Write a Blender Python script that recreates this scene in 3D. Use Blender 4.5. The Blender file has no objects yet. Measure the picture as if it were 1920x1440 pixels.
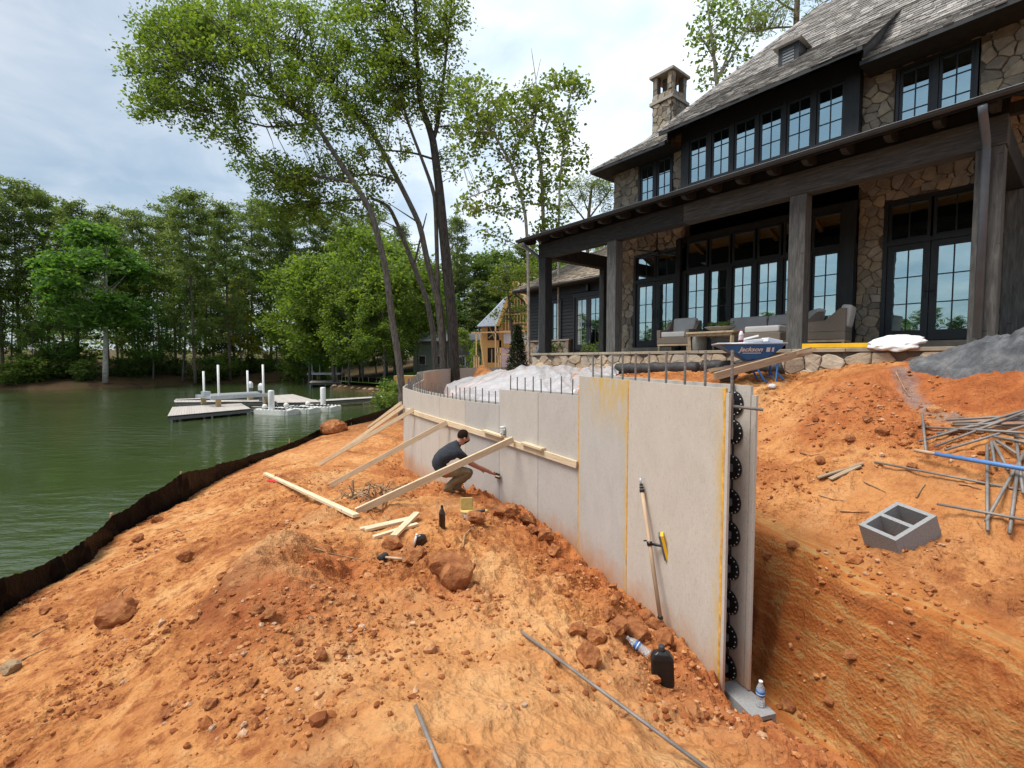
import bpy, bmesh, math, random
import numpy as np
from mathutils import Vector, Matrix
R=math.radians
scene=bpy.context.scene
COL=scene.collection
# ------------------------------------------------------------------ camera, sky, sun, exposure
EYE=3.8                       # metres above the lake
F=885.; HY=675.               # focal length and horizon row in photo pixels (1920 x 1440)
PITCH=math.atan((720-HY)/F)
cam=bpy.data.cameras.new('camera'); camo=bpy.data.objects.new('camera',cam); COL.objects.link(camo)
cam.sensor_width=36; cam.lens=F/1920*36; cam.clip_start=.05; cam.clip_end=3000
camo.location=(0,0,EYE); camo.rotation_euler=(math.pi/2-PITCH,0,0); scene.camera=camo
SUN_AZ=R(-104); SUN_EL=R(64)   # high over the lake, veiled by thin cloud
THIN_AZ=R(22); THIN_EL=R(30)  # where the cloud sheet is thinnest and whitest, above the house
world=bpy.data.worlds.new('World'); scene.world=world; world.use_nodes=True
def build_world():
    nt=world.node_tree; N=nt.nodes; L=nt.links; N.clear()
    out=N.new('ShaderNodeOutputWorld'); bg=N.new('ShaderNodeBackground'); bg.inputs['Strength'].default_value=.1
    sky=N.new('ShaderNodeTexSky'); sky.sky_type='NISHITA'; sky.sun_disc=False
    sky.sun_elevation=SUN_EL; sky.sun_rotation=SUN_AZ; sky.air_density=1.; sky.dust_density=1.5
    geo=N.new('ShaderNodeTexCoord'); sep=N.new('ShaderNodeSeparateXYZ'); L.new(geo.outputs['Generated'],sep.inputs[0])
    def m(op,a,b=None,c=None):
        n=N.new('ShaderNodeMath'); n.operation=op
        for i,v in enumerate((a,b,c)):
            if v is None: continue
            if isinstance(v,(int,float)): n.inputs[i].default_value=v
            else: L.new(v,n.inputs[i])
        return n.outputs[0]
    z=m('MAXIMUM',sep.outputs['Z'],0.); zz=m('ADD',z,.16)
    comb=N.new('ShaderNodeCombineXYZ'); L.new(m('DIVIDE',sep.outputs['X'],zz),comb.inputs[0]); L.new(m('DIVIDE',sep.outputs['Y'],zz),comb.inputs[1])
    def noise(scale,det,rough,dist=0.):
        n=N.new('ShaderNodeTexNoise'); n.inputs['Scale'].default_value=scale; n.inputs['Detail'].default_value=det
        n.inputs['Roughness'].default_value=rough; n.inputs['Distortion'].default_value=dist; L.new(comb.outputs[0],n.inputs['Vector']); return n.outputs['Fac']
    n1=noise(.8,4,.5,.2); n2=noise(3.4,5,.55,.5)
    mixn=m('ADD',m('MULTIPLY',n1,.62),m('MULTIPLY',n2,.38))
    ramp=N.new('ShaderNodeValToRGB'); L.new(mixn,ramp.inputs[0])
    e=ramp.color_ramp.elements; e[0].position=.38; e[0].color=(0,0,0,1); e[1].position=.60; e[1].color=(1,1,1,1)
    # how close the view direction is to the thin part of the cloud sheet
    vn=N.new('ShaderNodeVectorMath'); vn.operation='NORMALIZE'; L.new(geo.outputs['Generated'],vn.inputs[0])
    dot=N.new('ShaderNodeVectorMath'); dot.operation='DOT_PRODUCT'; L.new(vn.outputs[0],dot.inputs[0])
    dot.inputs[1].default_value=(math.sin(THIN_AZ)*math.cos(THIN_EL),math.cos(THIN_AZ)*math.cos(THIN_EL),math.sin(THIN_EL))
    glow=m('POWER',m('MAXIMUM',dot.outputs['Value'],0.),4.)
    base=m('ADD',2.35,m('MULTIPLY',glow,2.6))                     # brightness of the cloud sheet
    dark=m('MULTIPLY',base,m('ADD',.90,m('MULTIPLY',ramp.outputs[0],.40)))
    tint=N.new('ShaderNodeMix'); tint.data_type='RGBA'; L.new(ramp.outputs[0],tint.inputs[0])
    tint.inputs[6].default_value=(.70,.90,1.08,1); tint.inputs[7].default_value=(.96,1.0,1.03,1)
    cl=N.new('ShaderNodeVectorMath'); cl.operation='SCALE'; L.new(tint.outputs[2],cl.inputs[0]); L.new(dark,cl.inputs['Scale'])
    mx=N.new('ShaderNodeMix'); mx.data_type='RGBA'; mx.inputs[0].default_value=.82
    L.new(sky.outputs[0],mx.inputs[6]); L.new(cl.outputs[0],mx.inputs[7])
    L.new(mx.outputs[2],bg.inputs['Color']); L.new(bg.outputs[0],out.inputs['Surface'])
build_world()
sun=bpy.data.lights.new('sun','SUN'); sun.energy=1.9; sun.angle=R(30); sun.color=(1,.95,.87)
suno=bpy.data.objects.new('sun',sun); COL.objects.link(suno)
suno.rotation_euler=(math.pi/2-SUN_EL,0,math.pi-SUN_AZ); suno.location=(0,0,40)
vs=scene.view_settings; vs.view_transform='Standard'; vs.look='None'; vs.gamma=1; vs.use_curve_mapping=False; vs.exposure=1.3
# ------------------------------------------------------------------ pixel helpers (a pixel gives only a direction)
FW=np.array([0,math.cos(PITCH),-math.sin(PITCH)]); UP=np.array([0,math.sin(PITCH),math.cos(PITCH)]); RT=np.array([1.,0,0])
def ray(x,y): return RT*(x-960)/F+UP*(720-y)/F+FW
def wz(x,y,c): d=ray(x,y); q=d*(c/d[2]); return Vector((q[0],q[1],c+EYE))          # c: height against the eye
def wy(x,y,Y): d=ray(x,y); q=d*(Y/d[1]); return Vector((q[0],q[1],q[2]+EYE))
UA=np.array([-.628,.778]); UA/=np.linalg.norm(UA); VA=np.array([UA[1],-UA[0]])       # house axes: a along the facade, b into the house
P0=np.array([5.199,9.0])
def hw(a,b,c): q=P0+UA*a+VA*b; return Vector((q[0],q[1],c+EYE))
HROT=math.atan2(-UA[1],-UA[0])
# ------------------------------------------------------------------ numpy noise
_rs=np.random.RandomState(7); _perm=_rs.permutation(4096); _gr=_rs.uniform(-1,1,(4096,2))
def pnoise(x,y):
    xi=np.floor(x).astype(int); yi=np.floor(y).astype(int); xf=x-xi; yf=y-yi
    u=xf*xf*xf*(xf*(xf*6-15)+10); v=yf*yf*yf*(yf*(yf*6-15)+10)
    def g(ix,iy):
        h=_perm[(_perm[ix&4095]+iy)&4095]; return _gr[h]
    def d(ix,iy,dx,dy): gg=g(ix,iy); return gg[...,0]*dx+gg[...,1]*dy
    a=d(xi,yi,xf,yf); b=d(xi+1,yi,xf-1,yf); c=d(xi,yi+1,xf,yf-1); e=d(xi+1,yi+1,xf-1,yf-1)
    return (a+(b-a)*u)+((c+(e-c)*u)-(a+(b-a)*u))*v
# ------------------------------------------------------------------ mesh builder
class MB:
    def __init__(s): s.v=[]; s.f=[]; s.m=[]
    def add(s,vs,fs,mi=0):
        o=len(s.v); s.v+=[tuple(q) for q in vs]; s.f+=[tuple(i+o for i in f) for f in fs]; s.m+=[mi]*len(fs); return s
    def box(s,lo,hi,mi=0,M=None):
        (x0,y0,z0),(x1,y1,z1)=lo,hi
        v=[Vector(q) for q in ((x0,y0,z0),(x1,y0,z0),(x1,y1,z0),(x0,y1,z0),(x0,y0,z1),(x1,y0,z1),(x1,y1,z1),(x0,y1,z1))]
        if M is not None: v=[M@q for q in v]
        return s.add(v,[(0,3,2,1),(4,5,6,7),(0,1,5,4),(1,2,6,5),(2,3,7,6),(3,0,4,7)],mi)
    def bar(s,p,q,w,h,up=(0,0,1),mi=0):
        p=Vector(p);q=Vector(q);d=(q-p).normalized();u=Vector(up);sx=d.cross(u)
        if sx.length<1e-4: sx=d.cross(Vector((1,0,0)))
        sx.normalize(); u=sx.cross(d).normalized(); a=sx*w/2;b=u*h/2
        v=[p-a-b,p+a-b,p+a+b,p-a+b,q-a-b,q+a-b,q+a+b,q-a+b]
        return s.add(v,[(0,1,2,3),(7,6,5,4),(0,4,5,1),(1,5,6,2),(2,6,7,3),(3,7,4,0)],mi)
    def tube(s,pts,rad,n=8,mi=0,cap=True):
        pts=[Vector(p) for p in pts]
        if not hasattr(rad,'__len__'): rad=[rad]*len(pts)
        rings=[];ref=None
        for i,p in enumerate(pts):
            d=(pts[min(i+1,len(pts)-1)]-pts[max(i-1,0)]).normalized()
            if ref is None: ref=Vector((0,0,1)) if abs(d.z)<.9 else Vector((1,0,0))
            x=d.cross(ref); x=x.normalized() if x.length>1e-5 else Vector((1,0,0)); y=d.cross(x).normalized(); ref=-y if False else ref
            rings.append([p+(x*math.cos(2*math.pi*k/n)+y*math.sin(2*math.pi*k/n))*rad[i] for k in range(n)])
        v=[q for r in rings for q in r]; f=[]
        for i in range(len(pts)-1):
            for k in range(n): f.append((i*n+k,i*n+(k+1)%n,(i+1)*n+(k+1)%n,(i+1)*n+k))
        if cap: f.append(tuple(range(n))[::-1]); f.append(tuple((len(pts)-1)*n+k for k in range(n)))
        return s.add(v,f,mi)
    def lathe(s,prof,M=None,n=16,mi=0,sx=1,sy=1):
        v=[];f=[]
        for (r,z) in prof:
            for k in range(n): v.append(Vector((r*sx*math.cos(2*math.pi*k/n),r*sy*math.sin(2*math.pi*k/n),z)))
        for i in range(len(prof)-1):
            for k in range(n): f.append((i*n+k,i*n+(k+1)%n,(i+1)*n+(k+1)%n,(i+1)*n+k))
        f.append(tuple(range(n))[::-1]); f.append(tuple((len(prof)-1)*n+k for k in range(n)))
        if M is not None: v=[M@q for q in v]
        return s.add(v,f,mi)
    def prism(s,poly,d,mi=0):                       # polygon (list of 3-vectors) pushed along d
        n=len(poly); d=Vector(d); v=[Vector(q) for q in poly]+[Vector(q)+d for q in poly]
        f=[tuple(range(n))[::-1],tuple(range(n,2*n))]+[(i,(i+1)%n,n+(i+1)%n,n+i) for i in range(n)]
        return s.add(v,f,mi)
    def build(s,name,mat,parent=None,smooth=False,bevel=0):
        me=bpy.data.meshes.new(name); me.from_pydata(s.v,[],s.f)
        mats=mat if isinstance(mat,(list,tuple)) else [mat]
        for q in mats: me.materials.append(M[q])
        if len(mats)>1: me.polygons.foreach_set('material_index',s.m)
        if smooth: me.polygons.foreach_set('use_smooth',[True]*len(me.polygons))
        me.update()
        if bevel:
            bm=bmesh.new(); bm.from_mesh(me); bmesh.ops.bevel(bm,geom=list(bm.edges),offset=bevel,segments=1,affect='EDGES'); bm.to_mesh(me); bm.free()
        o=bpy.data.objects.new(name,me); COL.objects.link(o)
        if parent is not None: o.parent=parent
        return o
def tag(o,label=None,cat=None,group=None,kind=None):
    for k,v in (('label',label),('category',cat),('group',group),('kind',kind)):
        if v: o[k]=v
    return o
def empty(name,loc=(0,0,0),rz=0,label=None,cat=None,group=None,rot=None):
    o=bpy.data.objects.new(name,None); COL.objects.link(o); o.location=loc; o.empty_display_size=.2
    o.rotation_euler=rot if rot else (0,0,rz); return tag(o,label,cat,group)
def copy_tree(o,parent=None):
    c=o.copy(); COL.objects.link(c)
    if parent is not None: c.parent=parent
    for ch in [q for q in bpy.data.objects if q.parent==o]: copy_tree(ch,c)
    return c
def np_mesh(name,co,quads,mat,parent=None,smooth=False):
    me=bpy.data.meshes.new(name); n=len(co); k=quads.shape[1]; m=len(quads)
    me.vertices.add(n); me.vertices.foreach_set('co',np.ascontiguousarray(co,dtype=np.float32).ravel())
    me.loops.add(m*k); me.loops.foreach_set('vertex_index',quads.astype(np.int32).ravel())
    me.polygons.add(m); me.polygons.foreach_set('loop_start',np.arange(0,m*k,k,dtype=np.int32)); 
    me.polygons.foreach_set('use_smooth',np.full(m,smooth)); me.update(calc_edges=True); me.materials.append(M[mat])
    o=bpy.data.objects.new(name,me); COL.objects.link(o)
    if parent is not None: o.parent=parent
    return o
# ------------------------------------------------------------------ materials
M={}
class NT:
    def __init__(s,name):
        m=bpy.data.materials.new(name); m.use_nodes=True; s.m=m; s.N=m.node_tree.nodes; s.L=m.node_tree.links
        s.b=s.N['Principled BSDF']; s.out=s.N['Material Output']; s.co=s.N.new('ShaderNodeTexCoord').outputs['Object']; M[name]=m
    def map(s,scale,rot=(0,0,0),src=None):
        n=s.N.new('ShaderNodeMapping'); n.inputs['Scale'].default_value=scale if hasattr(scale,'__len__') else (scale,)*3
        n.inputs['Rotation'].default_value=rot; s.L.new(src or s.co,n.inputs[0]); return n.outputs[0]
    def noise(s,vec,scale=1,det=4,rough=.55,dist=0):
        n=s.N.new('ShaderNodeTexNoise'); n.inputs['Scale'].default_value=scale; n.inputs['Detail'].default_value=det
        n.inputs['Roughness'].default_value=rough; n.inputs['Distortion'].default_value=dist; s.L.new(vec,n.inputs['Vector']); return n.outputs['Fac']
    def voro(s,vec,scale=1,feat='F1'):
        n=s.N.new('ShaderNodeTexVoronoi'); n.feature=feat; n.inputs['Scale'].default_value=scale; s.L.new(vec,n.inputs['Vector']); return n.outputs['Distance']
    def ramp(s,fac,stops):
        n=s.N.new('ShaderNodeValToRGB'); s.L.new(fac,n.inputs[0]); e=n.color_ramp.elements
        while len(e)<len(stops): e.new(.5)
        for q,(p,c) in zip(e,stops): q.position=p; q.color=(c[0],c[1],c[2],1) if hasattr(c,'__len__') else (c,c,c,1)
        return n.outputs[0]
    def mix(s,f,a,b,mode='MIX'):
        n=s.N.new('ShaderNodeMix'); n.data_type='RGBA'; n.blend_type=mode
        for i,v in ((0,f),(6,a),(7,b)):
            if isinstance(v,(int,float)): n.inputs[i].default_value=v
            elif isinstance(v,tuple): n.inputs[i].default_value=(v[0],v[1],v[2],1)
            else: s.L.new(v,n.inputs[i])
        return n.outputs[2]
    def math(s,op,a,b=0.):
        n=s.N.new('ShaderNodeMath'); n.operation=op
        for i,v in ((0,a),(1,b)):
            if isinstance(v,(int,float)): n.inputs[i].default_value=v
            else: s.L.new(v,n.inputs[i])
        return n.outputs[0]
    def attr(s,name):
        n=s.N.new('ShaderNodeAttribute'); n.attribute_name=name; return n
    def rnd(s):                                    # one random value for each piece (object or loose island)
        a=s.N.new('ShaderNodeObjectInfo').outputs['Random']; b=s.N.new('ShaderNodeNewGeometry').outputs['Random Per Island']
        return s.math('FRACT',s.math('ADD',a,b))
    def bump(s,h,strength=.4,dist=.02,nrm=None):
        n=s.N.new('ShaderNodeBump'); n.inputs['Strength'].default_value=strength; n.inputs['Distance'].default_value=dist
        s.L.new(h,n.inputs['Height'])
        if nrm: s.L.new(nrm,n.inputs['Normal'])
        s.L.new(n.outputs[0],s.b.inputs['Normal']); return n.outputs[0]
    def fin(s,color=None,rough=.7,metal=0,spec=.4):
        if color is not None:
            if isinstance(color,tuple): s.b.inputs['Base Color'].default_value=(color[0],color[1],color[2],1)
            else: s.L.new(color,s.b.inputs['Base Color'])
        if isinstance(rough,(int,float)): s.b.inputs['Roughness'].default_value=rough
        else: s.L.new(rough,s.b.inputs['Roughness'])
        s.b.inputs['Metallic'].default_value=metal; s.b.inputs['Specular IOR Level'].default_value=spec; return s.m
def plain(name,c,var=.25,scale=8,rough=.6,bump=.15,metal=0,stretch=(1,1,1),piece=0.,spec=.4,dist=.01):
    t=NT(name); v=t.map(stretch); n=t.noise(v,scale,5,.6)
    lo=tuple(q*(1-var) for q in c); hi=tuple(min(1,q*(1+var)) for q in c)
    col=t.ramp(n,[(.3,lo),(.7,hi)])
    if piece: col=t.mix(1.,col,t.ramp(t.rnd(),[(0,1-piece),(1,1+piece)]),'MULTIPLY')
    if bump: t.bump(t.noise(v,scale*4,4),bump,dist)
    r=t.ramp(n,[(.2,min(1,rough*1.15)),(.8,rough*.85)])
    return t.fin(col,r,metal,spec)
def make_materials():
    # --- red clay ground with zones painted as vertex attributes (soil kinds; the strata colours also carry shade)
    t=NT('soil'); v=t.map(1)
    n1=t.noise(v,.9,6,.6,.4); n2=t.noise(v,7,6,.65); n3=t.noise(v,34,5,.7)
    c=t.ramp(n1,[(.30,(.24,.083,.031)),(.42,(.41,.162,.053)),(.54,(.53,.237,.081)),(.66,(.60,.335,.14))])
    c=t.mix(t.ramp(n2,[(.36,1.),(.52,0.)]),c,(.27,.085,.030))
    c=t.mix(t.ramp(n2,[(.58,0.),(.74,.75)]),c,(.64,.37,.175))
    c=t.mix(t.ramp(n3,[(.30,.7),(.46,0.)]),c,(.20,.06,.022))
    c=t.mix(t.ramp(n3,[(.62,0.),(.78,.6)]),c,(.72,.45,.24))
    n0=t.noise(v,.38,5,.6,.8); c=t.mix(t.ramp(n0,[(.56,0.),(.70,.65)]),c,(.60,.355,.165)); c=t.mix(t.ramp(n0,[(.32,.6),(.44,0.)]),c,(.33,.105,.036))
    tr=t.attr('trample').outputs['Fac']; ct=t.ramp(t.noise(v,2.4,5,.6,.5),[(.3,(.46,.185,.062)),(.5,(.57,.275,.105)),(.7,(.62,.36,.17))]); c=t.mix(t.math('MULTIPLY',tr,.6),c,ct)
    rb=t.attr('rubble').outputs['Fac']; cr=t.ramp(t.noise(v,6,6,.65,.4),[(.3,(.20,.055,.02)),(.5,(.36,.105,.034)),(.7,(.47,.17,.06))]); c=t.mix(t.math('MULTIPLY',rb,.75),c,cr)
    z=t.attr('zone'); sp=t.N.new('ShaderNodeSeparateColor'); t.L.new(z.outputs['Color'],sp.inputs[0])
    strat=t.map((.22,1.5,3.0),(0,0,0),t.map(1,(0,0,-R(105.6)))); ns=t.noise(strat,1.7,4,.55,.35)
    cs=t.ramp(ns,[(.30,(.20,.055,.016)),(.42,(.33,.095,.024)),(.485,(.42,.15,.04)),(.51,(.42,.26,.10)),(.53,(.43,.155,.038)),(.60,(.36,.11,.027)),(.625,(.40,.23,.08)),(.65,(.36,.11,.027)),(.75,(.24,.07,.02))])  # clay bands, darkened throughout to put shade on the cut face into the colour
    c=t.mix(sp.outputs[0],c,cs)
    cg=t.ramp(t.noise(v,5,6,.6),[(.3,(.11,.10,.10)),(.6,(.27,.26,.25)),(.8,(.36,.33,.30))])
    c=t.mix(sp.outputs[1],c,cg)
    cf=t.ramp(t.noise(v,.5,6,.65),[(.3,(.045,.030,.018)),(.5,(.11,.065,.035)),(.62,(.075,.07,.025)),(.75,(.16,.085,.04))])
    c=t.mix(sp.outputs[2],c,cf)
    h=t.math('ADD',t.noise(v,22,6,.7),t.math('MULTIPLY',t.voro(v,38),.5))
    h2=t.math('ADD',h,t.math('MULTIPLY',t.noise(v,90,4,.7),.35))
    t.bump(h2,.75,.03); t.fin(c,.93,0,.15)
    t=NT('clod'); v=t.map(1); r=t.rnd()
    c=t.ramp(r,[(0,(.22,.072,.028)),(.35,(.40,.15,.05)),(.7,(.53,.235,.09)),(.95,(.60,.33,.16)),(1,(.58,.44,.32))])
    c=t.mix(t.ramp(t.noise(v,30,5,.65),[(.35,.7),(.6,0.)]),c,(.24,.075,.028)); t.bump(t.noise(v,60,5,.7),.7,.015); t.fin(c,.93,0,.15)
    t=NT('rock_clay'); v=t.map(1); n=t.noise(v,6,6,.65,.3)
    c=t.ramp(n,[(.3,(.17,.062,.028)),(.48,(.32,.122,.048)),(.62,(.44,.20,.08)),(.75,(.54,.31,.15))])
    t.bump(t.math('ADD',t.noise(v,24,6,.7),t.noise(v,5,4,.6)),.8,.03); t.fin(c,.92,0,.15)
    # --- lake
    t=NT('lake'); v=t.map(1)
    w=t.math('ADD',t.noise(t.map((.55,1.3,1)),1.6,3,.5),t.math('MULTIPLY',t.noise(t.map((1,2.2,1)),6,3,.5),.18))
    patch=t.ramp(t.noise(t.map((.06,.10,1)),1,3,.5),[(.36,.15),(.64,1.5)])
    t.bump(t.math('MULTIPLY',w,patch),.85,.075)
    t.fin((.040,.060,.020),.03,0,.5); t.b.inputs['IOR'].default_value=1.33
    # --- form panels: grey composite board with streaks
    t=NT('form_panel'); v=t.map((1.6,1.6,.9)); n=t.noise(v,3,6,.65,.3); fine=t.noise(t.map((1,1,.35)),55,4,.7)
    c=t.ramp(n,[(.3,(.49,.455,.41)),(.5,(.525,.49,.445)),(.7,(.555,.52,.475))])
    c=t.mix(t.ramp(fine,[(.30,.55),(.45,0.)]),c,(.30,.27,.24))
    st=t.noise(t.map((9,9,.9)),1.6,5,.7,.5); c=t.mix(t.ramp(st,[(.66,0.),(.74,.4)]),c,(.36,.29,.23))
    mot=t.noise(t.map(1),90,3,.7); c=t.mix(t.ramp(mot,[(.4,.22),(.6,0.)]),c,(.30,.28,.26))
    c=t.mix(1.,c,t.ramp(t.rnd(),[(0,(.90,.92,.95)),(.5,(1,1,1)),(1,(1.04,1.0,.95))]),'MULTIPLY')
    ys=t.attr('glue'); yn=t.noise(t.map((3,3,1.2)),3.5,5,.65)
    c=t.mix(t.math('MULTIPLY',ys.outputs['Fac'],t.ramp(yn,[(.36,0.),(.58,1.)])),c,(.56,.37,.08))
    sz=t.N.new('ShaderNodeSeparateXYZ'); t.L.new(t.co,sz.inputs[0]); mud=t.math('ADD',sz.outputs['Z'],t.math('MULTIPLY',t.noise(t.map((1,1,.6)),5,6,.7),-.75))
    mr=t.N.new('ShaderNodeMapRange'); t.L.new(mud,mr.inputs[0]); mr.inputs[1].default_value=.72; mr.inputs[2].default_value=1.12; mr.inputs[3].default_value=.75; mr.inputs[4].default_value=0.; c=t.mix(mr.outputs[0],c,(.46,.22,.09))
    t.bump(t.noise(v,60,4),.12,.004); t.fin(c,.75,0,.3)
    plain('foam',(.62,.34,.06),.35,14,.7,.3)
    plain('black_plastic',(.012,.012,.013),.3,20,.38,.1)
    plain('black_rubber',(.03,.03,.032),.35,12,.65,.25)
    plain('web_grey',(.10,.10,.105),.2,9,.6,0)
    t=NT('rebar'); v=t.map(1); n=t.noise(v,9,4,.6); c=t.ramp(n,[(.35,(.17,.16,.155)),(.6,(.26,.235,.215)),(.78,(.27,.15,.08))])
    t.bump(t.noise(t.map((1,1,4)),90,2),.4,.004); t.fin(c,.6,.3,.4)
    # --- lumber
    def lumber(name,a,b,cc,st=(1.2,14,14)):
        t=NT(name); v=t.map(st); n=t.noise(v,3,6,.6,.6); c=t.ramp(n,[(.3,a),(.52,b),(.72,cc)])
        kn=t.voro(t.map((2.6,9,9)),1.0); c=t.mix(t.ramp(kn,[(.05,.8),(.13,0.)]),c,tuple(q*.4 for q in a))
        c=t.mix(1.,c,t.ramp(t.rnd(),[(0,.88),(1,1.08)]),'MULTIPLY'); t.bump(n,.2,.004); t.fin(c,.72,0,.25)
    lumber('pine_lumber',(.54,.40,.235),(.67,.54,.365),(.73,.625,.465))
    lumber('old_plank',(.26,.19,.13),(.37,.28,.19),(.45,.34,.23))
    lumber('fir_ceiling',(.22,.085,.026),(.31,.13,.04),(.40,.19,.068))
    lumber('timber_dark',(.018,.0185,.019),(.033,.034,.035),(.052,.053,.053),(9,9,1.2))
    lumber('timber_beam',(.018,.0185,.019),(.033,.034,.035),(.052,.053,.053),(1.2,9,9))
    lumber('timber_grey',(.055,.055,.053),(.10,.10,.096),(.165,.163,.152),(9,9,1.0))
    lumber('timber_beam_grey',(.036,.037,.037),(.062,.063,.062),(.105,.105,.10),(1.0,9,9))
    lumber('teak',(.34,.24,.15),(.48,.36,.24),(.58,.45,.31),(3,3,3))
    lumber('frame_lumber',(.56,.36,.17),(.68,.47,.25),(.74,.56,.33),(2,2,2))
    plain('black_paint',(.016,.018,.021),.25,10,.5,.12,stretch=(1,1,.3))
    plain('siding_black',(.020,.021,.024),.25,7,.55,.2,stretch=(.3,3,3),piece=.12)
    plain('window_black',(.022,.026,.031),.12,10,.42,0)
    plain('gutter_metal',(.035,.038,.042),.15,6,.45,0,0)
    plain('downspout_metal',(.10,.12,.145),.12,6,.40,0,0)
    # --- stone
    def stone(name,stops):
        t=NT(name); v=t.map(1); c=t.ramp(t.rnd(),stops)
        n=t.noise(v,5,6,.65,.4); c=t.mix(1.,c,t.ramp(n,[(.25,.62),(.5,1.),(.8,1.28)]),'MULTIPLY')
        c=t.mix(t.ramp(t.noise(v,2.2,5,.6),[(.55,0.),(.75,.5)]),c,(.13,.115,.10))
        t.bump(t.math('ADD',t.noise(v,11,6,.65),t.math('MULTIPLY',t.noise(v,45,4,.7),.4)),.7,.03); t.fin(c,.88,0,.2)
    stone('fieldstone',[(0,(.20,.175,.145)),(.25,(.29,.245,.19)),(.5,(.34,.295,.235)),(.72,(.40,.325,.225)),(.88,(.26,.24,.215)),(1,(.43,.38,.31))])
    stone('terrace_stone',[(0,(.28,.22,.165)),(.3,(.40,.32,.23)),(.6,(.47,.39,.29)),(.85,(.34,.30,.25)),(1,(.52,.45,.35))])
    stone('riprap',[(0,(.28,.20,.12)),(.5,(.40,.29,.18)),(1,(.48,.37,.25))])
    plain('mortar',(.13,.11,.09),.3,20,.95,.4)
    plain('limestone',(.36,.33,.29),.2,6,.85,.3)
    plain('cap_stone',(.31,.265,.205),.25,5,.85,.3,piece=.12)
    t=NT('shingle'); v=t.map((14,1,1)); n=t.noise(v,3,5,.6)
    c=t.ramp(t.rnd(),[(0,(.13,.12,.11)),(.5,(.23,.215,.20)),(.85,(.31,.29,.27)),(1,(.40,.375,.35))])
    c=t.mix(1.,c,t.ramp(n,[(.3,.72),(.7,1.25)]),'MULTIPLY'); t.bump(n,.4,.01); t.fin(c,.72,0,.35)
    t=NT('shake_tan'); v=t.map((14,1,1)); n=t.noise(v,3,5,.6)
    c=t.ramp(t.rnd(),[(0,(.16,.125,.09)),(.5,(.27,.215,.16)),(1,(.38,.32,.25))])
    c=t.mix(1.,c,t.ramp(n,[(.3,.75),(.7,1.25)]),'MULTIPLY'); t.bump(n,.4,.01); t.fin(c,.8,0,.25)
    plain('roof_under',(.03,.027,.025),.2,6,.9,0)
    # --- coated window glass: mirrors the sky, lets a little of the room show
    t=NT('pane'); gl=t.N.new('ShaderNodeBsdfGlossy'); gl.inputs['Color'].default_value=(.62,.80,.84,1); gl.inputs['Roughness'].default_value=.008
    wav=t.noise(t.map(1),1.7,2,.4); bm=t.N.new('ShaderNodeBump'); bm.inputs['Strength'].default_value=.14; bm.inputs['Distance'].default_value=.02; t.L.new(wav,bm.inputs['Height']); t.L.new(bm.outputs[0],gl.inputs['Normal'])
    tr=t.N.new('ShaderNodeBsdfTransparent'); tr.inputs['Color'].default_value=(.55,.66,.64,1)
    mx=t.N.new('ShaderNodeMixShader'); mx.inputs[0].default_value=.40; t.L.new(gl.outputs[0],mx.inputs[1]); t.L.new(tr.outputs[0],mx.inputs[2]); t.L.new(mx.outputs[0],t.out.inputs['Surface'])
    plain('curtain',(.55,.58,.58),.1,4,.9,.2,stretch=(12,12,.3))
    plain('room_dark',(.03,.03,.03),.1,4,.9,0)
    # --- site things
    t=NT('sheeting'); v=t.map(1); n=t.noise(v,3,5,.6,.5)
    c=t.ramp(n,[(.3,(.50,.50,.52)),(.6,(.64,.64,.67))]); t.bump(t.noise(t.map((1,2.2,1)),1.6,2,.5,2.),.35,.08); t.fin(c,.24,0,.6)
    tl=t.N.new('ShaderNodeBsdfTransparent'); mx=t.N.new('ShaderNodeMixShader'); mx.inputs[0].default_value=.26
    t.L.new(t.b.outputs[0],mx.inputs[1]); t.L.new(tl.outputs[0],mx.inputs[2]); t.L.new(mx.outputs[0],t.out.inputs['Surface'])
    t=NT('grey_sheet'); v=t.map(1); c=t.ramp(t.noise(v,3.5,6,.65,.6),[(.3,(.055,.058,.064)),(.5,(.11,.115,.125)),(.66,(.19,.19,.195)),(.8,(.34,.22,.14))])
    t.bump(t.noise(t.map((1,2,1)),9,6,.7,1.),.8,.05); t.fin(c,.7,0,.3)
    plain('silt_fabric',(.006,.006,.007),.35,6,.28,.6,stretch=(1,1,.5),dist=.04,spec=.035)
    plain('wood_stake',(.40,.30,.19),.25,9,.8,.2)
    plain('white_vinyl',(.74,.74,.73),.06,4,.4,0)
    plain('galvanised',(.50,.54,.58),.12,7,.42,0,.5)
    plain('deck_composite',(.42,.385,.35),.12,5,.75,.1,piece=.06)
    plain('dock_side',(.16,.155,.155),.15,5,.7,0)
    plain('dock_black',(.02,.02,.022),.2,5,.6,0)
    plain('treated_post',(.40,.29,.14),.2,6,.8,.1)
    plain('hdpe_white',(.70,.70,.66),.08,4,.5,.05)
    plain('cmu',(.27,.275,.28),.16,60,.92,.5,dist=.004)
    plain('blue_paint',(.010,.13,.42),.18,5,.38,.1)
    plain('blue_pole',(.09,.23,.52),.15,8,.45,.05)
    plain('yellow_plastic',(.80,.46,.02),.15,6,.5,.05)
    plain('white_plastic',(.74,.75,.76),.07,6,.45,.1)
    plain('straw_pad',(.45,.33,.11),.15,20,.85,.3)
    plain('dark_amber',(.030,.014,.010),.2,8,.12,0,spec=.6)
    plain('red_drink',(.16,.008,.02),.2,8,.2,0)
    plain('label_blue',(.05,.16,.42),.3,14,.5,0)
    plain('label_white',(.70,.70,.72),.1,30,.6,0)
    plain('ochre_paint',(.55,.40,.13),.15,8,.6,.1)
    plain('wicker',(.20,.165,.135),.3,70,.85,.6,stretch=(1,1,3),dist=.01)
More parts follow.
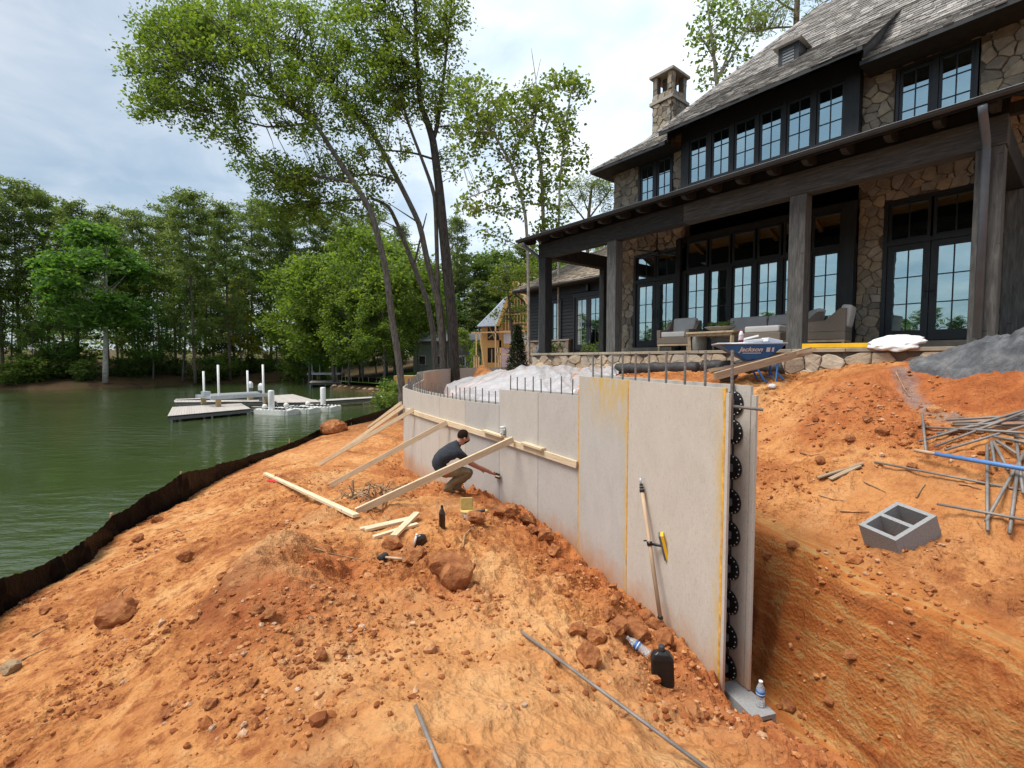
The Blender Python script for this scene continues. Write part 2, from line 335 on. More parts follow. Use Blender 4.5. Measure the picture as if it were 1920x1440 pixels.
    plain('cushion',(.50,.49,.475),.06,5,.95,.15)
    plain('concrete_bowl',(.30,.29,.27),.15,9,.9,.2)
    plain('tyre',(.035,.033,.031),.3,10,.85,.3)
    plain('handle_wood',(.44,.31,.20),.18,8,.6,.1,stretch=(1,1,.2))
    plain('dead_wood',(.36,.23,.13),.35,9,.9,.4)
    plain('grey_log',(.17,.14,.115),.3,6,.9,.3)
    plain('red_cloth',(.60,.03,.04),.2,8,.8,.1)
    plain('shirt',(.030,.036,.046),.22,9,.95,.3,dist=.02)
    plain('trousers',(.21,.165,.10),.2,9,.95,.3,dist=.02)
    plain('boots',(.17,.115,.065),.25,14,.85,.2)
    plain('skin',(.43,.20,.135),.12,12,.55,.1)
    plain('hair',(.018,.010,.006),.35,40,.85,.5,spec=.1)
    plain('osb',(.55,.32,.12),.2,12,.85,.1)
    plain('house_wrap',(.64,.62,.64),.06,2,.6,.05)
    plain('pink_board',(.62,.47,.50),.08,3,.7,0)
    plain('roof_felt',(.27,.315,.385),.12,3,.7,.05)
    plain('far_grey',(.10,.105,.11),.15,3,.8,.05)
    plain('far_sage',(.27,.30,.27),.12,3,.8,.05)
    plain('far_window',(.02,.022,.025),.1,3,.2,0)
    t=NT('clear_plastic'); t.fin((.90,.95,.97),.08,0,.5); t.b.inputs['Transmission Weight'].default_value=.75; t.b.inputs['IOR'].default_value=1.2
    # --- bark and leaves
    def bark(name,a,b,st=(6,6,1.2)):
        t=NT(name); n=t.noise(t.map(st),2.5,6,.65,.5); c=t.ramp(n,[(.32,a),(.62,b)])
        t.bump(n,.8,.06); t.fin(c,.95,0,.15)
    bark('bark_grey',(.058,.053,.048),(.20,.188,.170)); bark('bark_dark',(.028,.026,.024),(.105,.097,.088)); bark('bark_pale',(.22,.20,.175),(.52,.49,.44),(3,3,2)); bark('bark_pine',(.07,.056,.046),(.24,.195,.16))
    def leaf(name,a,b,c,tr=.35):
        t=NT(name); r=t.rnd(); n=t.noise(t.map(1),.45,3,.6)
        col=t.ramp(t.math('ADD',t.math('MULTIPLY',r,.55),t.math('MULTIPLY',n,.6)),[(.25,a),(.55,b),(.85,c)])
        t.fin(col,.6,0,.3); tl=t.N.new('ShaderNodeBsdfTranslucent'); t.L.new(t.mix(1.,col,(1.5,1.5,.8),'MULTIPLY'),tl.inputs['Color'])
        mx=t.N.new('ShaderNodeMixShader'); mx.inputs[0].default_value=tr; t.L.new(t.b.outputs[0],mx.inputs[1]); t.L.new(tl.outputs[0],mx.inputs[2]); t.L.new(mx.outputs[0],t.out.inputs['Surface'])
    leaf('leaf_oak',(.070,.120,.016),(.125,.195,.03),(.21,.275,.055),.5)
    leaf('leaf_light',(.09,.14,.025),(.155,.22,.04),(.24,.295,.07),.48)
    leaf('leaf_maple',(.055,.13,.022),(.095,.20,.036),(.155,.27,.06),.48)
    leaf('leaf_mid',(.076,.13,.025),(.13,.205,.04),(.21,.28,.065),.5)
    leaf('leaf_dark',(.062,.108,.03),(.105,.168,.042),(.165,.23,.06),.48)
    leaf('needle',(.078,.116,.038),(.132,.185,.058),(.20,.25,.085),.5)
    leaf('leaf_yellow',(.15,.17,.012),(.24,.25,.02),(.34,.32,.04),.4)
    leaf('arborvitae',(.010,.020,.008),(.02,.036,.012),(.035,.055,.02),.15)
    t=NT('lawn'); c=t.ramp(t.noise(t.map(1),3,5,.6),[(.3,(.06,.13,.02)),(.7,(.12,.21,.04))]); t.bump(t.noise(t.map(1),40,3),.5,.04); t.fin(c,.95,0,.1)
make_materials()
# ------------------------------------------------------------------ the form wall's line (front face) and the ground
A0=wy(1360,728,3.7); CT=A0.z-EYE                                        # top of the tall panels
pB=wz(1178.5,713,CT); pC=wz(1086,705,CT); CM=wy(1086,742,pC.y).z-EYE
pD=wz(1009,736.5,CM); pE=wz(936,730,CM); CLO=wy(935,759,pE.y).z-EYE
low=[wz(x,y,CLO) for x,y in ((872,752),(824,744),(789,737),(765,730),(755,726),(760,722),(782,712),(807,705),(837,701))]
WALL=[Vector((q.x,q.y)) for q in [A0,pB,pC,pD,pE]+low]
WALL+=[Vector((-2.6,28.6)),Vector((-.9,31.2)),Vector((2.2,33))]
wd=(WALL[1]-WALL[0]).normalized(); wn=Vector((wd.y,-wd.x))              # along the wall, and towards the bank
ext=[WALL[0]-wd*1.5,WALL[0]-wd*3.6,Vector((3.4,-4))]
POLY=np.array([[p.x,p.y] for p in ext[::-1]+WALL]+[[30,36],[60,36],[60,-4]])
def sdist(P,x,y):                                                       # signed distance, positive inside polygon P
    x=np.asarray(x,float); y=np.asarray(y,float); d=np.full(x.shape,1e9); ins=np.zeros(x.shape,bool); n=len(P)
    for i in range(n):
        ax,ay=P[i]; bx,by=P[(i+1)%n]; ex,ey=bx-ax,by-ay
        t=np.clip(((x-ax)*ex+(y-ay)*ey)/(ex*ex+ey*ey),0,1); d=np.minimum(d,np.hypot(x-ax-t*ex,y-ay-t*ey))
        c=((ay>y)!=(by>y)); ins^=c&(x<(bx-ax)*(y-ay)/((by-ay) if by!=ay else 1e-9)+ax)
    return np.where(ins,d,-d)
WATER=np.array([(-6,-120),(-6.5,0),(-6.8,4.5),(-7.25,7),(-8.2,10),(-8.75,13),(-9.2,17),(-9.5,23),(-9.3,32),(-10.2,45),(-14,53),(-23.5,60.5),(-28,76),(-35,93),(-40,92),(-54.6,63.4),(-64,59),(-110,38),(-190,-20),(-230,-120)],float)
def pw(l): return [tuple(wz(x,y,c)[:2])+(c,) for x,y,c in l]
LEFT=[(0,0,-1.66),(0,1,-1.68),(-1.2,0,-1.8),(1,0,-1.72),(1.6,1.2,-2.0),(-3.5,-2,-2.3),(0,-3,-1.8),(-6,3,-3.0),(-5.8,0,-3.0),(-5.6,-3,-3.0),(2.5,-2,-2.0),
 (-5.5,27,-3.25),(-5,32,-3.2),(0,35,-3.0),(4,36,-2.6)]+pw([(960,1440,-1.75),(700,1440,-1.72),(400,1440,-1.88),(100,1440,-2.28),(1200,1440,-1.92),(1450,1432,-2.25),(1500,1440,-2.38),
 (1360,1300,-2.61),(1270,1195,-2.58),(1180,1122,-2.62),(1086,1062,-2.74),(1010,984,-2.46),(936,946,-2.42),(890,936,-2.36),(845,934,-2.22),(800,908,-2.66),(757,884,-3.02),
 (850,992,-2.12),(780,1040,-2.15),(700,1000,-2.22),(640,964,-2.22),(668,965,-2.17),(560,905,-2.62),(850,1130,-2.12),(1000,1100,-2.3),(1100,1180,-2.28),(1000,1250,-1.98),(800,1250,-1.9),(1243,1292,-2.32),(1150,1340,-2.08),(1370,1385,-2.42),
 (530,1005,-1.80),(480,1050,-1.80),(430,1090,-1.97),(600,1085,-2.12),(640,1060,-2.2),(700,1090,-2.25),(560,1135,-1.95),(560,1210,-1.95),(650,1180,-2.02),(400,1100,-2.2),(300,1200,-2.3),(300,1050,-2.66),(150,1200,-2.66),(0,1300,-2.72),(0,1200,-2.95),
 (500,890,-2.78),(400,962,-2.86),(450,925,-2.74),(680,830,-2.9),(740,785,-3.1),(600,836,-3.2),(640,804,-3.3),(700,880,-2.75),
 (0,1160,-3.05),(105,1095,-3.12),(215,1010,-3.2),(345,945,-3.27),(470,872,-3.42),(560,837,-3.5),(612,813,-3.52),(700,790,-3.52),(740,770,-3.52)])
def plane(x,y): return -1.43+.44*(x-3.08)+.165*(y-3.66)               # the shelf the block lies on
def pl(px,py,off=0.):
    d=ray(px,py); t=(-1.43-.44*3.08-.165*3.66+off)/(d[2]-.44*d[0]-.165*d[1]); q=d*t; return (q[0],q[1],q[2])
RIGHT=[(x,y,max(plane(x,y),-1.9)) for x,y in ((2.4,4.4),(2.6,3.4),(2.9,2.6),(3.3,1.5),(3.5,.4),(3.4,2.2),(3.8,3.0),(4.4,2.6),(5,1.6),(3.1,3.66),(4,.5),(2.1,5.3),(1.9,6.2),(4,-2))]
RIGHT+=[(6,2,-.5),(5.64,5.2,.18),(6.5,4.6,.2),(5.4,5.7,.08),(5.1,6.1,-.07),(6.5,5.8,.12),(8,5,.15),(9,2,.1),(12,4,.1),
 (1.9,8.2,-.42),(1.35,8.0,-.5),(2.5,8.2,-.4),(3.2,8.0,-.34),(.45,8.3,-1.2),(-.4,9.5,-1.4),(-1.3,11.2,-1.5),(-2,14,-1.5),(-2.6,18,-1.5),(-2.2,24,-1.5),(-.8,12.2,-.75),(-.6,15,-.6),(.3,20,-.6),(-1,27,-1.3),(3,29,-.9),(-.3,24,-1.1),(1.2,24,-.9),(.5,30,-1.3),(2.2,9.6,-.34),(.9,11,-.5)]
RIGHT+=[tuple(hw(a,-.6,0)[:2])+(-.3,) for a in (6.4,4.5,2.6,.8,-1,-2.4)]+[tuple(hw(a,b,0)[:2])+(-.32,) for a,b in ((6,3),(0,3),(-6,3),(-6,10),(6,10),(13,4),(14,10),(10,2),(16,4),(0,18),(-12,6))]
RIGHT+=[pl(*q) for q in ((1430,1000),(1430,905),(1480,820),(1430,762),(1440,718),(1692,1050),(1600,1015),(1920,1150),(1850,1000),(1750,900),(1900,900),(1560,900),(1560,800),(1650,800,.04),(1596,690,.14),(1560,735,.14),(1480,735,-.08),(1700,745,-.08),(1600,780,.14),(1530,790,.06),(1480,800,-.08),(1500,860,-.08),(1620,850,.0),(1700,782),(1520,732),(1760,768),(1850,805,-.05),(1900,786,-.12),(1800,774,-.12),(1640,730,.13))]
class RBF:
    def __init__(s,pts,soft=.25):
        p=np.array(pts,float); s.p=p[:,:2]; s.e=soft; n=len(p)
        A=np.sqrt(((s.p[:,None]-s.p[None])**2).sum(-1)+soft*soft); Q=np.c_[np.ones(n),s.p]
        K=np.zeros((n+3,n+3)); K[:n,:n]=A-np.eye(n)*.02; K[:n,n:]=Q; K[n:,:n]=Q.T
        w=np.linalg.solve(K,np.r_[p[:,2],0,0,0]); s.w=w[:n]; s.q=w[n:]
    def __call__(s,x,y):
        r=np.full(x.shape,s.q[0])+s.q[1]*x+s.q[2]*y
        for (px,py),w in zip(s.p,s.w): r=r+w*np.sqrt((x-px)**2+(y-py)**2+s.e**2)
        return r
RL=RBF(LEFT); RR=RBF(RIGHT)
DENTS=[(1.86,3.33,.24,.22)]
def sm(a,b,x): t=np.clip((x-a)/(b-a),0,1); return t*t*(3-2*t)
def ground_np(x,y,detail=True):
    x=np.asarray(x,float); y=np.asarray(y,float)
    sd=sdist(POLY,x,y); k=sm(-.05,.10,sd); cut=sm(.54,.84,sd+.20*pnoise(x*1.5,y*1.5)+.09*pnoise(x*4.6,y*4.6)+.03*pnoise(x*12,y*12)); rr_=np.where(sd<1.3,(-2.93+.28*np.clip(sd-.3,0,1))*(1-cut)+RR(x,y)*cut,RR(x,y)); z=RL(x,y)*(1-k)+rr_*k
    dw=sdist(WATER,x,y)                                                  # >0 in the lake
    far=-3.8+np.where(dw<0,.25*np.tanh(-dw/.8)+np.minimum(-dw*.16,3.2)+np.maximum(-dw-40,0)*.02,-np.minimum(.15+dw*.8,2.))
    far=far+.25*pnoise(x*.12,y*.12)*np.clip(-dw/4,0,1)
    r=np.hypot(x-1,(y-9)); w=sm(27,36,r)
    w=np.maximum(w,np.where((x<-4),sm(-.12,.3,dw),0)); w=np.maximum(w,np.where((x<-4)&(y>28),sm(28,33,y),0))
    z=z*(1-w)+far*w
    if detail:
        amp=np.clip(1-np.hypot(x,y-5)/22,0,1)*(1-sm(0,.6,dw))
        big=pnoise(x*.9+3,y*.9)*.10; mid=pnoise(x*2.7,y*2.7+9)*.075; a=pnoise(x*7.+5,y*7.); b=pnoise(x*17,y*17+31)
        fine=-np.abs(pnoise(x*9.+40,y*9.))*.07+a*.036+b*.024+np.abs(pnoise(x*31,y*31+7))*.012
        rough=.55+1.1*np.exp(-((sd+.4)/.5)**2)*(sd<0)+.9*sm(.05,.45,pnoise(x*.55+21,y*.55)+.25)*(1-sm(-.2,.1,sd)*sm(1.2,.9,sd)); face=sm(.3,.5,sd)*sm(1.15,.95,sd)*(y<7); rough=rough*(1-.72*face)
        wx=x+.18*pnoise(x*1.7,y*1.7+50); wy_=y+.18*pnoise(x*1.7+70,y*1.7); ridge=(.34-np.abs(pnoise(wx*2.1,wy_*2.1)))*.16+(.30-np.abs(pnoise(wx*4.6+9,wy_*4.6)))*.09
        z=z+(big*.8+(mid+fine+ridge)*rough+.0)*amp
    for (dx,dy,dr,dd) in DENTS: z=z-dd*np.exp(-((x-dx)**2+(y-dy)**2)/(dr*dr))
    return z
def ground(x,y,detail=True): return float(ground_np(np.array([x]),np.array([y]),detail)[0])+EYE
def hit(px,py,lift=0.):                                                  # where a pixel's ray meets the ground
    d=ray(px,py); t=np.concatenate([np.linspace(1.2,12,900),np.linspace(12.05,120,900)]); p=d[None]*t[:,None]
    g=ground_np(p[:,0],p[:,1]); i=np.argmax(p[:,2]<=g)
    if i==0 and p[0,2]>g[0]: i=len(t)-1
    t0=t[max(i-1,0)]; t1=t[i]
    f0=p[max(i-1,0),2]-g[max(i-1,0)]; f1=p[i,2]-g[i]; tt=t0+(t1-t0)*(f0/(f0-f1) if f0!=f1 else 0)
    q=d*tt; return Vector((q[0],q[1],q[2]+EYE+lift))
def build_ground():
    th=np.r_[np.linspace(-180,-63,40)[:-1],np.linspace(-63,60,640),np.linspace(60,180,40)[1:-1]]; th=np.radians(th)
    r=np.r_[np.geomspace(.25,1.3,10)[:-1],np.geomspace(1.3,14,430)[:-1],np.geomspace(14,60,120)[:-1],np.geomspace(60,900,46)]
    T,Rr=np.meshgrid(th,r); X=Rr*np.sin(T); Y=Rr*np.cos(T); Z=ground_np(X,Y)
    nr,nc=X.shape; co=np.c_[X.ravel(),Y.ravel(),Z.ravel()+EYE]
    i=np.arange(nr-1)[:,None]*nc; j=np.arange(nc)[None]; jn=(j+1)%nc
    q=np.stack([i+j,i+jn,i+nc+jn,i+nc+j],-1).reshape(-1,4)[:,::-1]
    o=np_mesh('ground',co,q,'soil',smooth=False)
    x,y,z=X.ravel(),Y.ravel(),Z.ravel()
    sd=sdist(POLY,x,y)
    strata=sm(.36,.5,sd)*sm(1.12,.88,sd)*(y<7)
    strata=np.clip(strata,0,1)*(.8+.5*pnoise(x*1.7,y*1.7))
    P=np.array([(q.x,q.y) for q in (hit(1692,692),hit(1720,760),hit(1800,783),hit(1840,800))])
    dl=np.full(x.shape,9.)
    for a,b in zip(P[:-1],P[1:]):
        e=b-a; t=np.clip(((x-a[0])*e[0]+(y-a[1])*e[1])/(e@e),0,1); dl=np.minimum(dl,np.hypot(x-a[0]-t*e[0],y-a[1]-t*e[1]))
    grey=sm(.16,.03,dl+.12*pnoise(x*5,y*5))
    farm=np.clip(sm(26,34,np.hypot(x-1,y-9)),0,1)
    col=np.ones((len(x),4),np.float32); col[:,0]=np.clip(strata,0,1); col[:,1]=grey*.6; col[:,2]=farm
    tr=np.zeros(len(x))
    for (qx,qy,qr) in ((900,1300,.7),(960,1190,.6),(760,1010,.6),(860,950,.6),(1100,1370,.5),(700,1200,.5),(680,860,1.2),(620,840,1.6),(1560,940,.6),(1800,960,.5),(1440,800,.6)):
        q=hit(qx,qy); tr+=np.exp(-((x-q.x)**2+(y-q.y)**2)/(qr*qr))
    tr=np.clip(tr*(1+.9*pnoise(x*1.9,y*1.9)),0,1); rb=np.where(sd<0,np.exp(-((sd+.3)/.45)**2),0)*(y>2.2)*(y<9)
    for (qx,qy,qr) in ((560,1120,.55),(640,1080,.4),(1640,760,.5),(830,1110,.4),(1590,730,.45),(1540,790,.4),(1700,800,.35)):
        q=hit(qx,qy); rb+=np.exp(-((x-q.x)**2+(y-q.y)**2)/(qr*qr))
    rb+=(x>4.3)*(x<7)*(y<6.2)*(y>3.6)*sm(-.66,-.5,z)*sm(.08,-.04,z)*sm(4.3,4.9,x)
    rb=np.clip(rb*(1+.9*pnoise(x*2.3+7,y*2.3)),0,1)
    for nm,val in (('trample',tr),('rubble',rb)):
        fa=o.data.attributes.new(nm,'FLOAT','POINT'); fa.data.foreach_set('value',val.astype(np.float32))
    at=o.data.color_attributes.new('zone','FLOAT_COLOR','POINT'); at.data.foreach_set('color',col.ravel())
    tag(o,'red orange clay building site sloping down to the lake',None,None,'structure')
build_ground()
def water():
    b=MB(); b.add([(-700,-400,0),(120,-400,0),(120,420,0),(-700,420,0)],[(0,1,2,3)]); tag(b.build('lake_water','lake'),None,None,None,'structure')
water()
def lawn():
    g=[]; nx,ny=26,18; A=[Vector(q) for q in ((-27,77),(-11.5,66),(-10.5,51.5),(-22.5,62))]
    b=MB(); vs=[]
    for i in range(ny+1):
        for j in range(nx+1):
            u,v=j/nx,i/ny; p=(A[3]*(1-u)+A[2]*u)*(1-v)+(A[0]*(1-u)+A[1]*u)*v; vs.append((p.x,p.y,max(ground(p.x,p.y,False),.9)+.06))
    b.add(vs,[(i*(nx+1)+j,i*(nx+1)+j+1,(i+1)*(nx+1)+j+1,(i+1)*(nx+1)+j) for i in range(ny) for j in range(nx)])
    tag(b.build('lawn','lawn'),'mown green lawn beyond the cove',None,None,'structure')
lawn()
ICO=None
def ico(sub=1):
    bm=bmesh.new(); bmesh.ops.create_icosphere(bm,subdivisions=sub,radius=1); v=np.array([q.co[:] for q in bm.verts]); f=np.array([[q.index for q in p.verts] for p in bm.faces]); bm.free(); return v,f
def clods():
    rs=np.random.RandomState(3); v,f=ico(1); n=30000
    px=rs.uniform(-60,1980,n*2); py=675+ (rs.uniform(.05,1,n*2)**1.0)*790
    # scatter over the site by area seen, keep what lands on the clay near the camera
    X=rs.uniform(-8.5,7.5,n*3); Y=1.0+rs.uniform(0,1,n*3)**1.5*12.5
    dw=sdist(WATER,X,Y); sd=sdist(POLY,X,Y); dn=pnoise(X*.8+11,Y*.8)+.6*pnoise(X*2.3,Y*2.3)
    wallside=np.exp(-((sd+.35)/.35)**2)*(Y>2.4)
    spots=0
    for (qx,qy,qr) in ((560,1235,.55),(500,1170,.5),(620,1150,.4),(400,1290,.5),(1150,1205,.45),(1000,980,.5),(1330,1330,.4),(1250,1250,.35),(640,1090,.4),(720,1060,.3),(900,1120,.4),(1600,1180,.5),(1640,780,.5),(1590,735,.5),(1550,790,.45),(1690,800,.4),(1480,900,.35),(200,1250,.6),(1700,1010,.4)):
        q=hit(qx,qy); spots=spots+.9*np.exp(-((X-q.x)**2+(Y-q.y)**2)/(qr*qr))
    keep=(dw<-.4)&(rs.uniform(0,1,n*3)<np.clip(-.05+dn*1.7+wallside*.8+spots,.012,1))&~((sd>-.08)&(sd<.5)&(Y>3.4))
    b=(X-P0[0])*VA[0]+(Y-P0[1])*VA[1]; keep&=(b<-.6)
    for q in (WORK_SPOT,): keep&=np.hypot(X-q[0],Y-q[1])>.5
    X=X[keep][:n]; Y=Y[keep][:n]; n=len(X); Z=ground_np(X,Y)
    s=.006+.022*rs.uniform(0,1,n)**3+.045*(rs.uniform(0,1,n)>.988)*rs.uniform(.3,1,n)
    sc=s[:,None]*rs.uniform(.6,1.3,(n,3)); sc[:,2]*=.75; an=rs.uniform(0,6.28,n)
    jit=1+rs.uniform(-.28,.28,(n,len(v)))
    P=v[None]*jit[:,:,None]*sc[:,None]; c,si=np.cos(an)[:,None],np.sin(an)[:,None]
    co=np.stack([P[:,:,0]*c-P[:,:,1]*si+X[:,None],P[:,:,0]*si+P[:,:,1]*c+Y[:,None],P[:,:,2]+(Z+EYE+s*.25)[:,None]],-1).reshape(-1,3)
    q=(f[None]+np.arange(n)[:,None,None]*len(v)).reshape(-1,3)
    tag(np_mesh('dirt_clods',co,q,'clod'),'loose crumbs and small clods of red clay over the site',None,None,'stuff')
WORK_SPOT=tuple(wy(845,930,7.6)[:2])
clods()
def rock_mesh(seed,sub=3,rough=.35,flat=.7):
    rs=np.random.RandomState(seed); v,f=ico(sub); v=v.copy()
    for k in range(14):
        d=rs.normal(size=3); d/=np.linalg.norm(d); h=rs.uniform(.55,.95); s=v@d; v=v-np.maximum(s-h,0)[:,None]*d
    n=np.array([pnoise(v[:,0]*2.2+seed,v[:,1]*2.2+v[:,2]),pnoise(v[:,1]*2.2-seed,v[:,2]*2.2),pnoise(v[:,2]*5,v[:,0]*5+seed)]).T
    v=v*(1+rough*n[:,[0]]+.18*n[:,[2]]); v[:,2]*=flat; return v,f
def rock(px,py,wpx,label,seed,mat='rock_clay',flat=.7,group=None,asp=.8,name='clay_rock',rz=0,sink=.3):
    p=hit(px,py); s=wpx/2/F*p.y; v,f=rock_mesh(seed,3,.35,flat); v=v*np.array([s,s*asp,s])
    o=np_mesh(name,v,f,mat); z=ground(p.x,p.y+s*.3); o.location=(p.x,p.y+s*.3,z+s*flat*(1-sink)*.6); o.rotation_euler=(0,0,rz); return tag(o,label,'rock',group)
def rocks():
    rock(850,1092,112,'largest rust red clay boulder beside the rubber mallet',1,flat=.75,rz=.3,sink=.35)
    rock(775,1058,52,'round rust brown clay rock in front of the black jug near the mallet',2)
    rock(735,1030,44,'ochre topped clay rock against the scrap lumber pile',5)
    rock(1105,1248,62,'flat faced red clay rock beside the long rebar',4,rz=.8,flat=.9)
    rock(478,1152,34,'pale ochre stone low on the gravelly slope of the mound',6)
    rock(210,1170,90,'broken red clay lump on the slope above the silt fence',7,flat=.6,rz=.5)
    rock(15,1262,40,'cream coloured stone on the bank beside the silt fence',8,mat='riprap')
    rock(625,812,52,'orange boulder at the water end of the silt fence',9)
    G='loose clay rocks piled along the foot of the form wall'
    for i,(x,y,w) in enumerate(((1120,1205,46),(1160,1190,52),(1200,1195,64),(1230,1180,40),(1245,1210,48),(1140,1165,36),(1085,1190,40),(1180,1165,40),(1215,1170,36),(1255,1195,34),(960,968,40),(925,965,52),(990,985,40),(1020,1010,44),(1040,1040,38),(1000,1000,30),(895,985,46))):
        rock(x,y,w,'broken red clay lump among the rubble at the foot of the form wall',20+i,group=G,rz=i)
    G='pebbles and clods on the mound'
    for i,(x,y,w) in enumerate(((560,1245,30),(500,1160,34),(600,1235,36),(345,1050,34),(295,980,26),(255,1015,26),(415,1085,24),(390,1330,30),(310,1345,28),(560,1210,22),(585,1255,18),(470,1290,32),(400,1270,24),(640,1230,20),(545,1270,22),(80,1150,28),(110,1165,22))):
        rock(x,y,w,'ochre clay pebble resting on the mound above the silt fence',50+i,group=G,rz=i)
    G='clods on the bank behind the form wall'
    for i,(x,y,w) in enumerate(((1628,790,20),(1712,815,22),(1660,815,30),(1595,828,22),(1540,870,26),(1440,1045,24),(1745,1110,22),(1710,880,22),(1735,800,24),(1490,1030,26),(1600,1240,30),(1480,1330,34),(1555,1330,26))):
        rock(x,y,w,'dusty clay clod on the excavated bank beside the form wall',80+i,group=G,rz=i)
rocks()
# ------------------------------------------------------------------ the form wall
def form_wall():
    base=WALL[0]
    W=empty('form_wall',(0,0,0),0,'curved retaining wall form of grey composite panels with rebar along its top','wall')
    tops=[CT,CT,CM,CM]+[CLO]*20; zb=-3.15; TH=.026; GAP=.27
    n=len(WALL); nor=[]
    for i in range(n):
        d=(WALL[min(i+1,n-1)]-WALL[max(i-1,0)]).normalized(); nor.append(Vector((d.y,-d.x)))
    back=[WALL[i]+nor[i]*GAP for i in range(n)]; back[0]=WALL[0]+wn*GAP
    def panel(p,q,z0,z1,th,inward,nm='panel',glue=False):
        d=(q-p).normalized(); nn=Vector((d.y,-d.x))*inward; p=p+d*.004; q=q-d*.004
        b=MB(); L=(q-p).length; nx=12 if glue else 1; nz=16 if glue else 1; vs=[];fs=[]
        if not glue:
            b.prism([(p.x,p.y,z0),(q.x,q.y,z0),(q.x,q.y,z1),(p.x,p.y,z1)],(nn.x*th,nn.y*th,0)); return b.build(nm,'form_panel',W)
        for i in range(nz+1):
            for j in range(nx+1):
                r=p+(q-p)*(j/nx); vs.append((r.x,r.y,z0+(z1-z0)*i/nz))
        k=len(vs); vs+=[(x+nn.x*th,y+nn.y*th,z) for x,y,z in vs]
        for i in range(nz):
            for j in range(nx):
                a=i*(nx+1)+j; fs.append((a,a+1,a+nx+2,a+nx+1)); fs.append((k+a+nx+1,k+a+nx+2,k+a+1,k+a))
        for j in range(nx): fs.append((j,k+j,k+j+1,j+1)); t=nz*(nx+1)+j; fs.append((t,t+1,k+t+1,k+t))
        for i in range(nz): a=i*(nx+1); fs.append((a,a+nx+1,k+a+nx+1,k+a)); a+=nx; fs.append((a,k+a,k+a+nx+1,a+nx+1))
        b.add(vs,fs); o=b.build(nm,'form_panel',W)
        g=o.data.attributes.new('glue','FLOAT','POINT'); val=[]
        for (x,y,z) in vs:
            u=((Vector((x,y))-p).dot(d))/L; v=(z-z0)/(z1-z0)
            e=max(0,1-u/.05)*.8+ (max(0,1-(1-v)/.25)*min(1,(1-u)*2.2)*.95 if glue==2 else 0)+(max(0,1-(1-u)/.05)*.6 if glue==2 else .0)
            val.append(min(1,e))
        g.data.foreach_set('value',val); return o
    for i in range(n-1):
        t=tops[i] if i<len(tops) else CLO
        if i>=11: t=CLO+.28
        p,q=WALL[i],WALL[i+1]; L=(q-p).length; k=max(1,round(L/1.15)) if i>=4 else (2 if i==2 else 1)
        if i==3: k=1
        if i==2: k=1
        for j in range(k):
            a=p+(q-p)*j/k; b=p+(q-p)*(j+1)/k; a2=back[i]+(back[i+1]-back[i])*j/k; b2=back[i]+(back[i+1]-back[i])*(j+1)/k
            panel(a,b,EYE+zb,EYE+t,TH,1,'panel',{0:1,1:2}.get(i,False))
            panel(a2,b2,EYE+(zb+.2 if i>1 else -2.695),EYE+t+(.01 if i>1 else .015),TH,-1,'back_panel')
    # notch and yellow foam at the near end, foam in the wide joints
    e=WALL[0]; b=MB(); q=e-wd*.05+wn*.0
    b.prism([(e.x-wn.x*.002,e.y-wn.y*.002,EYE+zb),((e-wd*.045).x,(e-wd*.045).y,EYE+zb),((e-wd*.045).x,(e-wd*.045).y,EYE+CT-.035),(e.x-wn.x*.002,e.y-wn.y*.002,EYE+CT-.035)],(wn.x*TH*.8,wn.y*TH*.8,0)); b.build('panel_lip','form_panel',W)
    e2=back[0]; b=MB(); b.prism([(e2.x,e2.y,EYE-2.69),((e2-wd*.05).x,(e2-wd*.05).y,EYE-2.69),((e2-wd*.05).x,(e2-wd*.05).y,EYE+CT-.06),(e2.x,e2.y,EYE+CT-.06)],(-wn.x*TH*.8,-wn.y*TH*.8,0)); b.build('panel_lip','form_panel',W)
    for i,(pp,zt,w) in enumerate(((WALL[0],CT,.012),(WALL[1],CT,.010),(WALL[2],CM,.006))):
        b=MB(); dd=(WALL[i+1]-WALL[i]).normalized(); nn=Vector((dd.y,-dd.x)); a=pp-nn*.004
        b.prism([(a.x-dd.x*w,a.y-dd.y*w,EYE+zb),(a.x+dd.x*w,a.y+dd.y*w,EYE+zb),(a.x+dd.x*w,a.y+dd.y*w,EYE+zt-.002),(a.x-dd.x*w,a.y-dd.y*w,EYE+zt-.002)],(nn.x*.012,nn.y*.012,0)); b.build('joint_foam','foam',W)
    # black disc anchors on the inside of the back panel, seen in the open end
    zs=[-.36,-.60,-.90,-1.19,-1.47,-1.76,-2.06,-2.36,-2.63]
    c=e2-wn*(TH)+wd*.175
    Rm=Matrix(((wd.x,0,-wn.x),(wd.y,0,-wn.y),(0,1,0))).to_4x4()
    for k,z in enumerate(zs):
        T=Matrix.Translation((c.x,c.y,EYE+z))@Rm
        b=MB(); b.lathe([(.098,0),(.104,.006),(.104,.018),(.09,.024),(.03,.026),(.028,.05)],T,20); o=b.build('disc_anchor','black_plastic',W)
        d=MB()
        for h in range(14):
            t=2*math.pi*h/14; d.lathe([(.0055,.0),(.0055,.0205),(.003,.021)],T@Matrix.Translation((.094*math.cos(t),.094*math.sin(t),.004)),6)
        d.build('rim_hole','label_white',o)
        h=MB(); h.box((-.03,-.03,.03),(.03,.03,.07),0,T); h.build('web_block','web_grey',o)
    for k in range(len(zs)-1):
        b=MB(); p=Vector((c.x-wn.x*.012,c.y-wn.y*.012,EYE+zs[k]-.09)); b.bar(p,(p.x,p.y,EYE+zs[k+1]+.09),.012,.012); b.build('tie_strap','black_plastic',W)
    b=MB(); b.bar((c.x-wn.x*.02,c.y-wn.y*.02,EYE+zs[0]+.09),(c.x-wn.x*.02,c.y-wn.y*.02,EYE+zs[0]+.17),.014,.014); b.build('tie_strap','black_plastic',W)
    # rebar standing out of the top
    rnd=random.Random(4)
